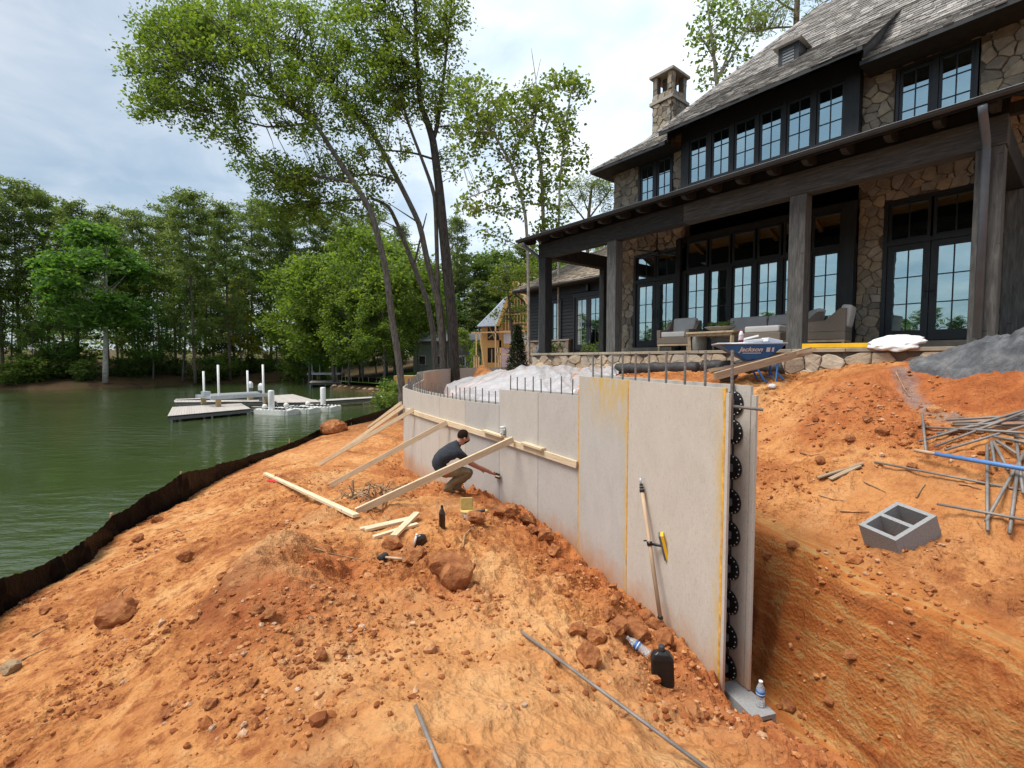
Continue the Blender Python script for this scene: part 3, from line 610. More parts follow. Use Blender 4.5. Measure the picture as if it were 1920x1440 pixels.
    s=0; pts=[]
    for i in range(n-1):
        L=(WALL[i+1]-WALL[i]).length; k=max(1,round(L/(.29 if i<2 else .2)))
        for j in range(k):
            f=(j+.35)/k; m=(WALL[i]*(1-f)+WALL[i+1]*f)*.5+(back[i]*(1-f)+back[i+1]*f)*.5
            if i==0 and j==0: m=WALL[0]+wn*.05-wd*.02
            pts.append((m,tops[i] if i<len(tops) else CLO,i))
    for (m,t,i) in pts:
        if i>10: continue
        h=(.30 if i<2 else rnd.uniform(.2,.27)) if rnd.random()>.1 else .1; r=.0115 if i<2 else .010
        b=MB(); nseg=12; 
        lean=Vector((rnd.uniform(-.012,.012),rnd.uniform(-.012,.012)))
        b.tube([(m.x+lean.x*u,m.y+lean.y*u,EYE+t-.4+(h+.4)*u) for u in (0,.3,.6,1)],r,6)
        for k in range(9):
            z=EYE+t+h*(k+.5)/9; uu=(z-(EYE+t-.4))/(h+.4); b.lathe([(r*1.02,z-.004),(r*1.18,z),(r*1.02,z+.004)],Matrix.Translation((m.x+lean.x*uu,m.y+lean.y*uu,0)),6)
        b.build('rebar','rebar',W)
    # lying bar across the open end
    b=MB(); p=WALL[0]+wn*.02+wd*.0; q=back[0]-wd*.12-wn*.02; b.tube([(p.x,p.y,EYE-.36),(q.x,q.y,EYE-.385)],.0125,8); b.build('cross_bar','rebar',W)
    return back
BACK=form_wall()
def board(name,p,q,w,h,label,cat='board',group=None,mat='pine_lumber',up=(0,0,1)):
    p=Vector(p);q=Vector(q); d=(q-p); L=d.length; b=MB(); b.box((-L/2,-w/2,-h/2),(L/2,w/2,h/2)); o=b.build(name,mat,None,bevel=min(w,h)*.06)
    x=d.normalized(); u=Vector(up); y=u.cross(x)
    if y.length<1e-3: y=Vector((0,1,0))
    y.normalize(); z=x.cross(y); o.matrix_world=Matrix(((x.x,y.x,z.x,(p.x+q.x)/2),(x.y,y.y,z.y,(p.y+q.y)/2),(x.z,y.z,z.z,(p.z+q.z)/2),(0,0,0,1)))
    return tag(o,label,cat,group)
def wall_at(px):                                   # point on the wall's front face under a photo column
    k=(px-960)/F
    for i in range(len(WALL)-1):
        p,q=WALL[i],WALL[i+1]; a=p.x-k*p.y; b=q.x-k*q.y
        if a*b<=0 and abs(a-b)>1e-9: return p+(q-p)*(a/(a-b))
    return WALL[-1]
def walls_lumber():
    def on(px,py,off=.0):
        w=wall_at(px); d=w.length; p=wy(px,py,w.y); n=Vector((-w.x,-w.y)).normalized(); return p
    # horizontal wales, each leg following one leg of the wall
    wp=[]; px=[1084,1009,936,872,824,789,765]; py=[871,846,822,802,788,777,769]
    lab=['pale lumber wale butting against the tall panels','pale lumber wale under the longest brace','pale lumber wale above the crouching person','pale lumber wale where the second brace meets the wall','short pale lumber wale beyond the second brace','short pale lumber wale on the far bend of the wall']
    for i in range(7): q=WALL[i+2] if i else WALL[2]; wp.append(wy(px[i],py[i],q.y)); wp[-1]=Vector((q.x,q.y,wp[-1].z))
    pts=list(zip(px,py))
    for i in range(6):
        p,q=wp[i],wp[i+1]; d=Vector((q.x-p.x,q.y-p.y,0)).normalized(); nn=Vector((-d.y,d.x,0)); o=nn*.024
        if nn.dot(-p)<0: o=-o
        board('wale',p+o+d*(.01 if i==0 else -.006),q+o+d*.004,.038,.10,lab[i],'board','wales along the form wall')
    def small(px0,px1,dz,label):
        p=on(px0,0); q=on(px1,0); i=0
        def zt(px):
            for k in range(6):
                if pts[k][0]>=px>=pts[k+1][0]:
                    f=(px-pts[k][0])/(pts[k+1][0]-pts[k][0]); return wp[k].z*(1-f)+wp[k+1].z*f
        a=wall_at(px0); b=wall_at(px1); n=Vector((a.y-b.y,b.x-a.x)).normalized()
        if n.dot(-a)<0: n=-n
        a=a+n*.05; b=b+n*.05; return board('board_offcut',(a.x,a.y,zt(px0)+dz),(b.x,b.y,zt(px1)+dz),.09,.036,label,'board','offcuts lying on the wale')
    small(1024,985,.071,'short board offcut lying on the wale beside the tall panels')
    small(948,912,.071,'short board offcut on the wale with the clear jar standing on it')
    # glass jar on the offcut
    w=wall_at(942); jn=Vector((-w.x,-w.y)).normalized(); jar=empty('jar',(w.x+jn.x*.07,w.y+jn.y*.07,wp[2].z+.097),0,'small clear plastic jar standing on the wale against the form wall','jar')
    b=MB(); b.lathe([(.035,0),(.042,.01),(.042,.09),(.036,.10)],None,14); b.build('jar_body','clear_plastic',jar,True)
    b=MB(); b.lathe([(.03,.006),(.034,.01),(.034,.05)],None,12); b.build('jar_contents','label_white',jar,True)
    b=MB(); b.lathe([(.039,.10),(.039,.125),(.034,.128)],None,14); b.build('lid','white_plastic',jar,True)
    # raking braces
    G='raking braces propping the form wall'
    for (tx,ty,bx,by,lab) in ((962,824,668,962,'long pale lumber brace passing in front of the crouching man'),(838,792,619,912,'pale lumber brace just beyond the crouching man'),
        (776,768,597,873,'pale lumber brace landing by the red flag end of the site'),(757,762,640,846,'rough lumber brace crossing behind the paler one at the far bend'),(752,756,690,802,'farthest lumber brace at the bend of the wall')):
        w=wall_at(max(tx,756)); nn=Vector((-w.x,-w.y)).normalized(); p=wy(tx,ty,w.y-.12); g=hit(bx,by,.0)
        board('brace',p,g+Vector((0,0,.02)),.05,.10,lab,'board',G)
    a=hit(497,893); b=hit(668,974); board('loose_board',a+Vector((0,0,.07)),b+Vector((0,0,.05)),.09,.045,'single long pale board lying on the clay with a red tag at one end','board')
    a=hit(505,905); f=MB(); f.box((-.13,-.05,0),(.13,.05,.012)); o=f.build('red_tag','red_cloth'); o.location=hit(514,905)+Vector((0,0,.03)); o.rotation_euler=(.1,.2,.3); tag(o,'small red tag lying beside the end of the loose board','tag')
    # pile of offcuts
    G='scrap boards in a small pile'
    for i,(x0,y0,x1,y1,z,w,lab) in enumerate(((684,997,770,977,.03,.12,'widest scrap board at the bottom of the offcut pile'),(700,1012,783,987,.03,.06,'narrow scrap board along the near edge of the offcut pile'),(738,1017,782,972,.075,.085,'short scrap board laid crosswise on top of the offcut pile'),(675,995,735,985,.02,.07,'scrap board end poking out from under the widest offcut'))):
        a=hit(x0,y0); b=hit(x1,y1); board('scrap_board',a+Vector((0,0,z)),b+Vector((0,0,z)),w,.036,lab,'board',G)
    a=hit(660,918); board('stake',a-Vector((0,0,.1)),a+Vector((.02,0,.2)),.08,.025,'short flat wooden stake standing by the root tangle','stake',mat='wood_stake')
walls_lumber()
def tools():
    # extension pole leaning on the tall panels
    w=wall_at(1211); top=wy(1209,905,w.y); top=top-Vector((wn.x,wn.y,0))*.045; w2=wall_at(1276); bot=Vector((w2.x-wn.x*.13,w2.y-wn.y*.13,0)); bot.z=ground(bot.x,bot.y)-.04
    d=(top-bot); L=d.length; q=d.to_track_quat('Z','Y').to_matrix().to_4x4(); T=Matrix.Translation(bot)@q
    E=empty('extension_pole',bot,0,'telescopic pole with a tan shaft and yellow sanding pad leaning on the tall panels','pole')
    def part(b,n,m): 
        o=b.build(n,m,E,True); o.matrix_parent_inverse=Matrix.Translation(-bot); return o
    b=MB(); b.lathe([(.0165,0),(.0165,.16*L)],T,12); part(b,'lower_shaft','black_rubber')
    b=MB(); b.lathe([(.019,.10*L),(.019,.94*L)],T,12); part(b,'shaft','handle_wood')
    for k,(a,c) in enumerate(((.935,.955),(.96,.975),(.98,.993))):
        b=MB(); r=.026-.004*k; b.lathe([(r*.9,a*L),(r,a*L+.003),(r,c*L-.003),(r*.9,c*L)],T,12); part(b,'clamp_ring','black_plastic')
    b=MB(); b.lathe([(.012,.99*L),(.01,1.03*L),(.004,1.035*L)],T,8); part(b,'tip','galvanised')
    b=MB(); b.lathe([(.024,.115*L),(.026,.12*L),(.026,.13*L),(.024,.135*L)],T,12); part(b,'lower_collar','black_plastic')
    m=T@Matrix.Translation((0,0,.585*L)); c=m.translation
    w3=wall_at(1251); pc=wy(1251,1023,w3.y)-Vector((wn.x,wn.y,0))*.05
    b=MB(); b.lathe([(.027,-.02),(.027,.02)],m,12); b.bar(c,pc,.02,.02); part(b,'pad_clamp','black_plastic')
    b=MB(); b.lathe([(.008,-.03),(.008,.0)],Matrix.Translation(c+Vector((-.03,0,.03)))@Matrix.Rotation(1.57,4,'Y'),8); part(b,'clamp_knob','black_plastic')
    pm=Matrix.Translation(pc)@Matrix.Rotation(R(-20),4,'Z')@Matrix.Rotation(R(-14),4,'Y')
    b=MB(); b.prism([(-.012,-.03,-.13),(-.012,.03,-.13),(-.012,.045,.10),(-.012,.02,.13),(-.012,-.045,.11)],(.02,0,0)); b.v=[tuple(pm@Vector(q)) for q in b.v]; part(b,'pad_plate','web_grey').data.polygons.foreach_set('use_smooth',[False]*7)
    b=MB(); b.prism([(.008,-.03,-.13),(.008,.03,-.13),(.008,.045,.10),(.008,.02,.13),(.008,-.045,.11)],(.026,0,0)); b.v=[tuple(pm@Vector(q)) for q in b.v]; part(b,'sanding_pad','yellow_plastic').data.polygons.foreach_set('use_smooth',[False]*7)
    # black jug beside the wall
    def up(p): return Vector((p.x,p.y,p.z))
    p=hit(1243,1278)
    J=empty('oil_jug',p-Vector((0,0,.015)),R(-8),'flat sided black plastic jug standing by the form wall end','jug'); J.rotation_euler=(R(2),R(-3),R(-12))
    h=.30*p.y/3.3; b=MB(); k=h/.3
    prof=[(.0,0.95),(.012,1.),(.20,1.),(.235,.72),(.25,.40)]
    vs=[];fs=[]
    for z,s in prof:
        hx,hy=.078*s*k,.042*min(1,s+.1)*k
        for (x,y) in ((-1,-.75),(-.85,-1),(.85,-1),(1,-.75),(1,.75),(.85,1),(-.85,1),(-1,.75)): vs.append((x*hx,y*hy,z*k))
    for i in range(len(prof)-1):
        for j in range(8): fs.append((i*8+j,i*8+(j+1)%8,(i+1)*8+(j+1)%8,(i+1)*8+j))
    fs.append(tuple(range(8))[::-1]); fs.append(tuple(range(32,40))); b.add(vs,fs); b.build('jug_body','black_plastic',J,bevel=.003)
    b=MB(); b.lathe([(.02*k,.245*k),(.022*k,.255*k),(.022*k,.285*k),(.018*k,.29*k)],None,12); b.build('cap','black_rubber',J,True)
    # second black jug by the rocks
    p=hit(786,1022); J2=empty('black_jug',p-Vector((0,0,.02)),R(20),'glossy black jug with a white cap tipped among rocks by the offcut pile','jug'); J2.rotation_euler=(R(6),R(14),R(20))
    b=MB(); b.lathe([(.065,0),(.072,.01),(.068,.10),(.045,.135),(.02,.15)],None,10,sy=.7); b.build('jug_body','dark_amber',J2,True)
    b=MB(); b.lathe([(.012,.15),(.014,.152),(.014,.17)],Matrix.Translation((-.07,-.03,-.01)),10); b.tube([(-.07,-.03,.02),(-.07,-.03,.145)],.012,8); b.build('cap','white_plastic',J2,True)
    # brown glass bottle
    p=hit(829,988); B=empty('glass_bottle',p-Vector((0,0,.01)),0,'tall dark glass bottle standing alone on the clay','bottle')
    b=MB(); b.lathe([(.036,0),(.04,.008),(.04,.17),(.036,.19),(.018,.235),(.014,.25)],None,18); b.build('bottle_body','dark_amber',B,True)
    b=MB(); b.lathe([(.016,.25),(.016,.275),(.014,.278)],None,12); b.build('cap','black_plastic',B,True)
    # tub with a float standing in it
    p=hit(878,972); T_=empty('plastic_tub',p-Vector((0,0,.01)),R(10),'clear plastic tub with a printed label and a tan lid stood on edge','tub')
    b=MB(); b.lathe([(.085,0),(.09,.01),(.10,.11),(.104,.115)],None,18); b.build('tub_body','clear_plastic',T_,True)
    b=MB(); b.lathe([(.075,.008),(.08,.05)],None,14); b.build('tub_contents','ochre_paint',T_,True)
    b=MB()
    for k in range(5):
        t=R(-130+k*14); t2=R(-130+(k+1)*14); b.add([(.0985*math.cos(t)*.96,.0985*math.sin(t)*.96,.02),(.0985*math.cos(t2)*.96,.0985*math.sin(t2)*.96,.02),(.103*math.cos(t2),.103*math.sin(t2),.095),(.103*math.cos(t),.103*math.sin(t),.095)],[(0,1,2,3)])
    b.build('label_sheet','label_white',T_)
    b=MB(); b.lathe([(.108,.112),(.11,.118),(.11,.13),(.0,.133)],None,18); b.build('lid','ochre_paint',T_,True)
    o=MB(); o.box((-.085,-.012,0),(.085,.012,.16)); fo=o.build('sponge_float','straw_pad',None,bevel=.008); fo.location=p+Vector((-.02,.0,.128)); fo.rotation_euler=(R(-8),0,R(8)); tag(fo,'tan sponge float standing upright on the lid of the plastic tub','float')
    D=empty('hand_trowel',p+Vector((.16,.03,.06)),R(5),'black and tan handled tool resting beside the plastic tub','tool')
    b=MB(); b.tube([(-.06,0,.02),(.03,0,.035),(.07,0,.035)],[.02,.022,.016],8); b.build('grip','black_rubber',D,True)
    b=MB(); b.tube([(.07,0,.035),(.11,0,.03)],[.022,.02],8); b.build('butt','ochre_paint',D,True)
    # mallet
    p=hit(718,1052); q=hit(765,1055); m=empty('rubber_mallet',p,0,'rubber mallet with a black head and pale wooden handle lying on the clay','mallet')
    hd=(q-p).normalized(); b=MB(); sx=Vector((-hd.y,hd.x,0)).normalized()
    b.tube([-sx*.055+Vector((0,0,.045)),-sx*.045+Vector((0,0,.045)),sx*.045+Vector((0,0,.045)),sx*.055+Vector((0,0,.045))],[.035,.04,.04,.035],14); b.build('head','black_rubber',m,True)
    b=MB(); b.tube([Vector((0,0,.045)),hd*.12+Vector((0,0,.042)),hd*.30+Vector((0,0,.035))],[.012,.014,.017],10); b.build('handle','handle_wood',m,True)
    def bottle(loc,rot,label,h=.2):
        Bt=empty('water_bottle',loc,0,label,'bottle'); Bt.rotation_euler=rot; k=h/.2
        prof=[(.028,0),(.032,.006)]+[(.032-(.0025 if i%2 else 0),.012+i*.012) for i in range(6)]+[(.032,.085),(.032,.125),(.029,.145),(.015,.178),(.013,.186)]
        b=MB(); b.lathe([(r*k,z*k) for r,z in prof],None,18); b.build('bottle_body','clear_plastic',Bt,True)
        b=MB(); b.lathe([(.0325*k,.085*k),(.0328*k,.09*k),(.0328*k,.122*k),(.0325*k,.125*k)],None,18); b.build('paper_label','label_blue',Bt,True)
        b=MB(); b.lathe([(.0322*k,.097*k),(.0333*k,.098*k),(.0333*k,.104*k),(.0322*k,.105*k)],None,18); b.build('label_stripe','label_white',Bt,True)
        b=MB(); b.lathe([(.0155*k,.186*k),(.0155*k,.199*k),(.014*k,.2*k)],None,12); b.build('cap','white_plastic',Bt,True)
        return Bt
    a=hit(1218,1236); bq=hit(1168,1197); d=(bq-a).normalized(); e=d.to_track_quat('Z','Y').to_euler(); bottle(a+Vector((0,0,.035)),e,'crumpled clear water bottle lying on its side by the black jug',.21)
    # block under the open end of the wall
    e=BACK[0]-wd*.10-wn*.09
    def cmu(name,loc,rot,L,Wd,Hh,label,cells='up'):
        o=empty(name,loc,0,label,'block'); o.rotation_euler=rot; b=MB(); t=.034
        xs=[-L/2,-L/2+t,-t/2,t/2,L/2-t,L/2]; ys=[-Wd/2,-Wd/2+t,Wd/2-t,Wd/2]
        # shell as walls round two open cells, tapered a little like a moulded block
        def wallbox(x0,x1,y0,y1): b.box((x0,y0,0),(x1,y1,Hh))
        wallbox(xs[0],xs[5],ys[0],ys[1]); wallbox(xs[0],xs[5],ys[2],ys[3])
        for i in (0,2,4): wallbox(xs[i],xs[i+1],ys[1],ys[2])
        b.build('block_shell','cmu',o)
        return o
    c=e; wrot=math.atan2(wd.y,wd.x)
    cz=ground(c.x,c.y)
    BL=empty('footing_block',(c.x,c.y,EYE-2.905),wrot,'grey concrete block on its side carrying the open end of the form wall','block')
    b=MB(); t=.035; Lx,Ly,Hz=.40,.2,.2
    b.box((-Lx/2,-Ly/2,Hz-t),(Lx/2,Ly/2,Hz)); b.box((-Lx/2,-Ly/2,0),(Lx/2,Ly/2,t)); b.box((-Lx/2,-Ly/2,t),(Lx/2,-Ly/2+t,Hz-t)); b.box((-Lx/2,Ly/2-t,t),(Lx/2,Ly/2,Hz-t)); b.box((.06,-Ly/2+t,t),(.09,Ly/2-t,Hz-t)); b.build('block_shell','cmu',BL)
    q=wy(1432,1336,c.y-.12); bottle(Vector((c.x-wd.x*.10+wn.x*.045,c.y-wd.y*.10+wn.y*.045,EYE-2.703)),(0,0,.4),'half full clear water bottle with a blue label standing on the footing block',.2)
    # block on the bank
    o=cmu('concrete_block',(3.081,3.657,EYE-1.431),(.072,-.431,.182),.4,.3,.2,'grey two cell concrete block sitting tilted on the excavated bank')
tools()
def rebar_pile():
    rnd=random.Random(2)
    def bar(x0,y0,x1,y1,r,label,group=None,l0=.03,l1=.03,name='rebar_length',mat='rebar',cat='rebar'):
        p=hit(x0,y0,l0); q=hit(x1,y1,l1); b=MB(); b.tube([p*0,(q-p)*.5+Vector((0,0,.0)),(q-p)],r,8); n=int((q-p).length/.02)
        o=b.build(name,mat,None,True); o.location=p; return tag(o,label,cat,group)
    bar(978,1190,1330,1452,.0105,'long steel rebar lying on the clay beside the black jug',None,.02,.02)
    bar(779,1330,830,1460,.0105,'short steel rebar half buried in the clay',None,.015,.02)
    G='steel bars stacked on the bank'
    for i,(x0,y0,x1,y1,l0,l1) in enumerate(((1774,797,1960,797,.05,.1),(1786,802,1960,806,.05,.1),(1732,806,1960,836,.03,.1),(1775,818,1960,800,.05,.12),(1723,835,1960,790,.04,.16),(1752,845,1960,795,.04,.18),(1771,852,1960,812,.04,.12),(1788,808,1960,815,.06,.1),(1755,820,1960,809,.04,.08),(1860,828,1960,848,.05,.05),(1880,822,1960,842,.05,.05))):
        bar(x0,y0,x1,y1,.012,'rusty steel bar in the crossed stack lying on the bank',G,l0,l1)
    G='steel stakes pointing down the bank'
    for i,(x0,y0,x1,y1) in enumerate(((1728,796,1736,862),(1850,845,1851,1010),(1858,838,1866,890),(1862,838,1890,895),(1903,822,1918,940),(1908,890,1892,1016),(1925,850,1848,992),(1868,836,1906,864))):
        bar(x0,y0,x1,y1,.012,'pale steel stake lying down the slope of the bank',G,.05 if i!=0 else .12,.06)
    bar(1755,984,1960,1008,.011,'thin steel bar reaching out from the concrete block',None,.17,.1)
    bar(1640,870,1960,935,.010,'thin paired steel bar lying along the bank beside the split planks',None,.02,.03)
    p=hit(1714,868,.12); q=hit(1985,926,.14); P=empty('blue_pole',p,0,'long blue pole with a bare wooden end resting above the steel stakes','pole')
    d=q-p; b=MB(); b.tube([d*0,d*.19],.017,10); b.build('wooden_end','handle_wood',P,True); b=MB(); b.tube([d*.18,d],.0185,10); b.build('pole_shaft','blue_pole',P,True)
    G='split planks on the bank'
    for i,(x0,y0,x1,y1) in enumerate(((1533,899,1618,872),(1556,902,1612,878))):
        p=hit(x0,y0,.02); q=hit(x1,y1,.02+.01*i); board('split_plank',p,q,.06,.014,['longer thin split plank lying on the bank','shorter thin split plank under the longer one'][i],'plank',G,'old_plank')
rebar_pile()
def roots():
    rnd=random.Random(8); p=hit(700,935); b=MB()
    for k in range(46):
        a=rnd.uniform(0,6.28); r=rnd.uniform(.05,.42); c=Vector((math.cos(a)*r*1.2,math.sin(a)*r*.7,0)); pts=[]
        d=Vector((rnd.uniform(-1,1),rnd.uniform(-.6,.6),rnd.uniform(-.1,.6)))*.12
        for s in range(5): pts.append(c+d*s+Vector((rnd.uniform(-.03,.03),rnd.uniform(-.03,.03),.03+.12*math.sin(s/4*3.1)*rnd.random())))
        b.tube(pts,[.012,.011,.009,.007,.004],5)
    o=b.build('root_tangle','dead_wood',None,True); o.location=p; tag(o,'tangle of torn brown tree roots on the clay below the braces','roots')
    def stick(pts,r,label,lift=.015,grp=None):
        w=[hit(x,y,lift) for x,y in pts]; b=MB(); n=len(w); b.tube([q-w[0] for q in w],[r*(1-.6*i/max(1,n-1)) for i in range(n)],6); o=b.build('stick','dead_wood',None,True); o.location=w[0]; tag(o,label,'stick',grp)
    stick([(868,1028),(870,1012),(872,1004),(880,996),(890,990)],.011,'forked pale stick on the clay between the glass bottle and the wall')
    stick([(958,975),(965,960),(976,942)],.014,'broken pale stick standing out of the rubble at the wall foot',.06)
    stick([(700,958),(715,962),(722,945),(723,925),(738,905)],.022,'thick bent root curling under the longest brace',.05)
    stick([(720,968),(726,980),(734,972)],.01,'thin pale root ending beside the offcut pile')
    stick([(1318,1245),(1322,1232),(1330,1218)],.006,'thin twig sticking out of the clay against the wall end',.05)
    G='thin roots and twigs scattered on the bank'
    for i,l in enumerate(([(1535,930),(1560,938),(1590,942)],[(1575,960),(1600,962),(1630,961)],[(1718,935),(1728,918),(1735,910)],[(1798,910),(1815,912),(1840,920)],[(1510,800),(1530,795),(1545,797)],[(1680,700),(1695,730),(1705,745)],[(1500,850),(1520,856),(1550,850)],[(1620,905),(1640,915),(1660,925)])):
        stick(l,.008,'thin pale root lying on the bank above the concrete block',.012,G)
    G='twigs on the clay above the silt fence'
    for i,l in enumerate(([(60,1195),(80,1185),(100,1175)],[(330,993),(345,1000)],[(200,1150),(230,1110),(250,1095)],[(40,1240),(70,1225),(95,1215)],[(590,1030),(620,1040),(660,1048),(700,1055)])):
        stick(l,.009,'thin dry twig lying on the mound',.012,G)
roots()
# ------------------------------------------------------------------ stonework: cells of a jittered lattice, each stone a piece
def clip_poly(P,n,d):                              # keep n.p<=d
    out=[]
    for i in range(len(P)):
        a,b=P[i],P[(i+1)%len(P)]; da=a[0]*n[0]+a[1]*n[1]-d; db=b[0]*n[0]+b[1]*n[1]-d
        if da<=0: out.append(a)
        if (da<0<db) or (db<0<da):
            t=da/(da-db); out.append((a[0]+(b[0]-a[0])*t,a[1]+(b[1]-a[1])*t))
    return out
def stone_cells(x0,x1,y0,y1,sx,sy,rnd):
    w,h=x1-x0,y1-y0; ny=max(1,round(h/sy)); nx=max(1,round(w/sx)); S=[]
    for j in range(-1,ny+1):
        for i in range(-1,nx+1):
            S.append((x0+(i+.5+(.25 if j%2 else -.25)*(nx>1)+rnd.uniform(-.46,.46))*w/nx,y0+(j+.5+rnd.uniform(-.44,.44))*h/ny))
    out=[]
    for p in S:
        if not(x0-.15*sx<p[0]<x1+.15*sx and y0-.15*sy<p[1]<y1+.15*sy): continue
        P=[(x0,y0),(x1,y0),(x1,y1),(x0,y1)]
        for q in S:
            if q is p or abs(q[0]-p[0])>2.4*sx or abs(q[1]-p[1])>2.4*sy: continue
            n=(q[0]-p[0],(q[1]-p[1])); m=((p[0]+q[0])/2,(p[1]+q[1])/2); P=clip_poly(P,n,n[0]*m[0]+n[1]*m[1])
            if len(P)<3: break
        if len(P)>=3:
            A=sum(P[i][0]*P[(i+1)%len(P)][1]-P[(i+1)%len(P)][0]*P[i][1] for i in range(len(P)))/2
            if A>.004: out.append(P)
    return out
def stone_piece(P,frame,gap,depth,rnd):            # frame(u,v,out) -> point; returns verts, faces
    cx=sum(p[0] for p in P)/len(P); cy=sum(p[1] for p in P)/len(P); Q=[]
    for p in P:                                     # inset for the joint and cut the corners
        d=math.hypot(p[0]-cx,p[1]-cy); k=max(.3,1-gap/max(d,.03)); Q.append((cx+(p[0]-cx)*k,cy+(p[1]-cy)*k))
    C=[]
    for i in range(len(Q)):
        a,b,c=Q[i-1],Q[i],Q[(i+1)%len(Q)]; C.append((b[0]*.91+a[0]*.09,b[1]*.91+a[1]*.09)); C.append((b[0]*.91+c[0]*.09,b[1]*.91+c[1]*.09))
        L=math.hypot(c[0]-b[0],c[1]-b[1])
        if L>.07: C.append(((b[0]+c[0])/2+rnd.uniform(-.09,.03)*L*(c[1]-b[1])/L,(b[1]+c[1])/2-rnd.uniform(-.03,.09)*L*(c[0]-b[0])/L))
    n=len(C); tx,ty=rnd.uniform(-.12,.12),rnd.uniform(-.12,.12); dd=depth*rnd.uniform(.5,1.5); v=[];f=[]
    for s,o in ((1,-.02),(1,dd*.6),(.90,dd)):
        for p in C:
            u,w=cx+(p[0]-cx)*s,cy+(p[1]-cy)*s; v.append(frame(u,w,o+((u-cx)*tx+(w-cy)*ty+rnd.uniform(-.006,.006) if o==dd else 0)))
    v.append(frame(cx,cy,dd*1.06))
    for r in range(2):
        for i in range(n): f.append((r*n+i,r*n+(i+1)%n,(r+1)*n+(i+1)%n,(r+1)*n+i))
    for i in range(n): f.append((2*n+i,2*n+(i+1)%n,3*n))
    return v,f
STONES={}                                           # thing -> list of (distance, verts, faces, mat, parent)
def lay_stones(key,parent,frame,x0,x1,y0,y1,sx,sy,mat,seed,gap=.0055,depth=.04,inv=None):
    rnd=random.Random(seed)
    for P in stone_cells(x0,x1,y0,y1,sx,sy,rnd):
        v,f=stone_piece(P,frame,gap,depth,rnd); STONES.setdefault(key,[]).append((v,f,mat,parent))
def finish_stones(key,toworld,limit=290):
    L=STONES[key]; L.sort(key=lambda s:(toworld(s[0][-1])-Vector((0,0,EYE))).length)
    cam_dir=lambda p:abs(p.x/p.y)<1.12 and p.y>0
    vis=[s for s in L if cam_dir(toworld(s[0][-1]))]; ids=set(id(s) for s in vis[:limit]); rest=MB(); rp=None
    for s in L:
        if id(s) in ids:
            b=MB(); b.add(s[0],s[1]); b.build('stone',s[2],s[3])
        else: rest.add(s[0],s[1]); rp=s
    if rp: tag(rest.build('stone_facing',rp[2],rp[3].parent or rp[3]),None,None,None,'stuff')
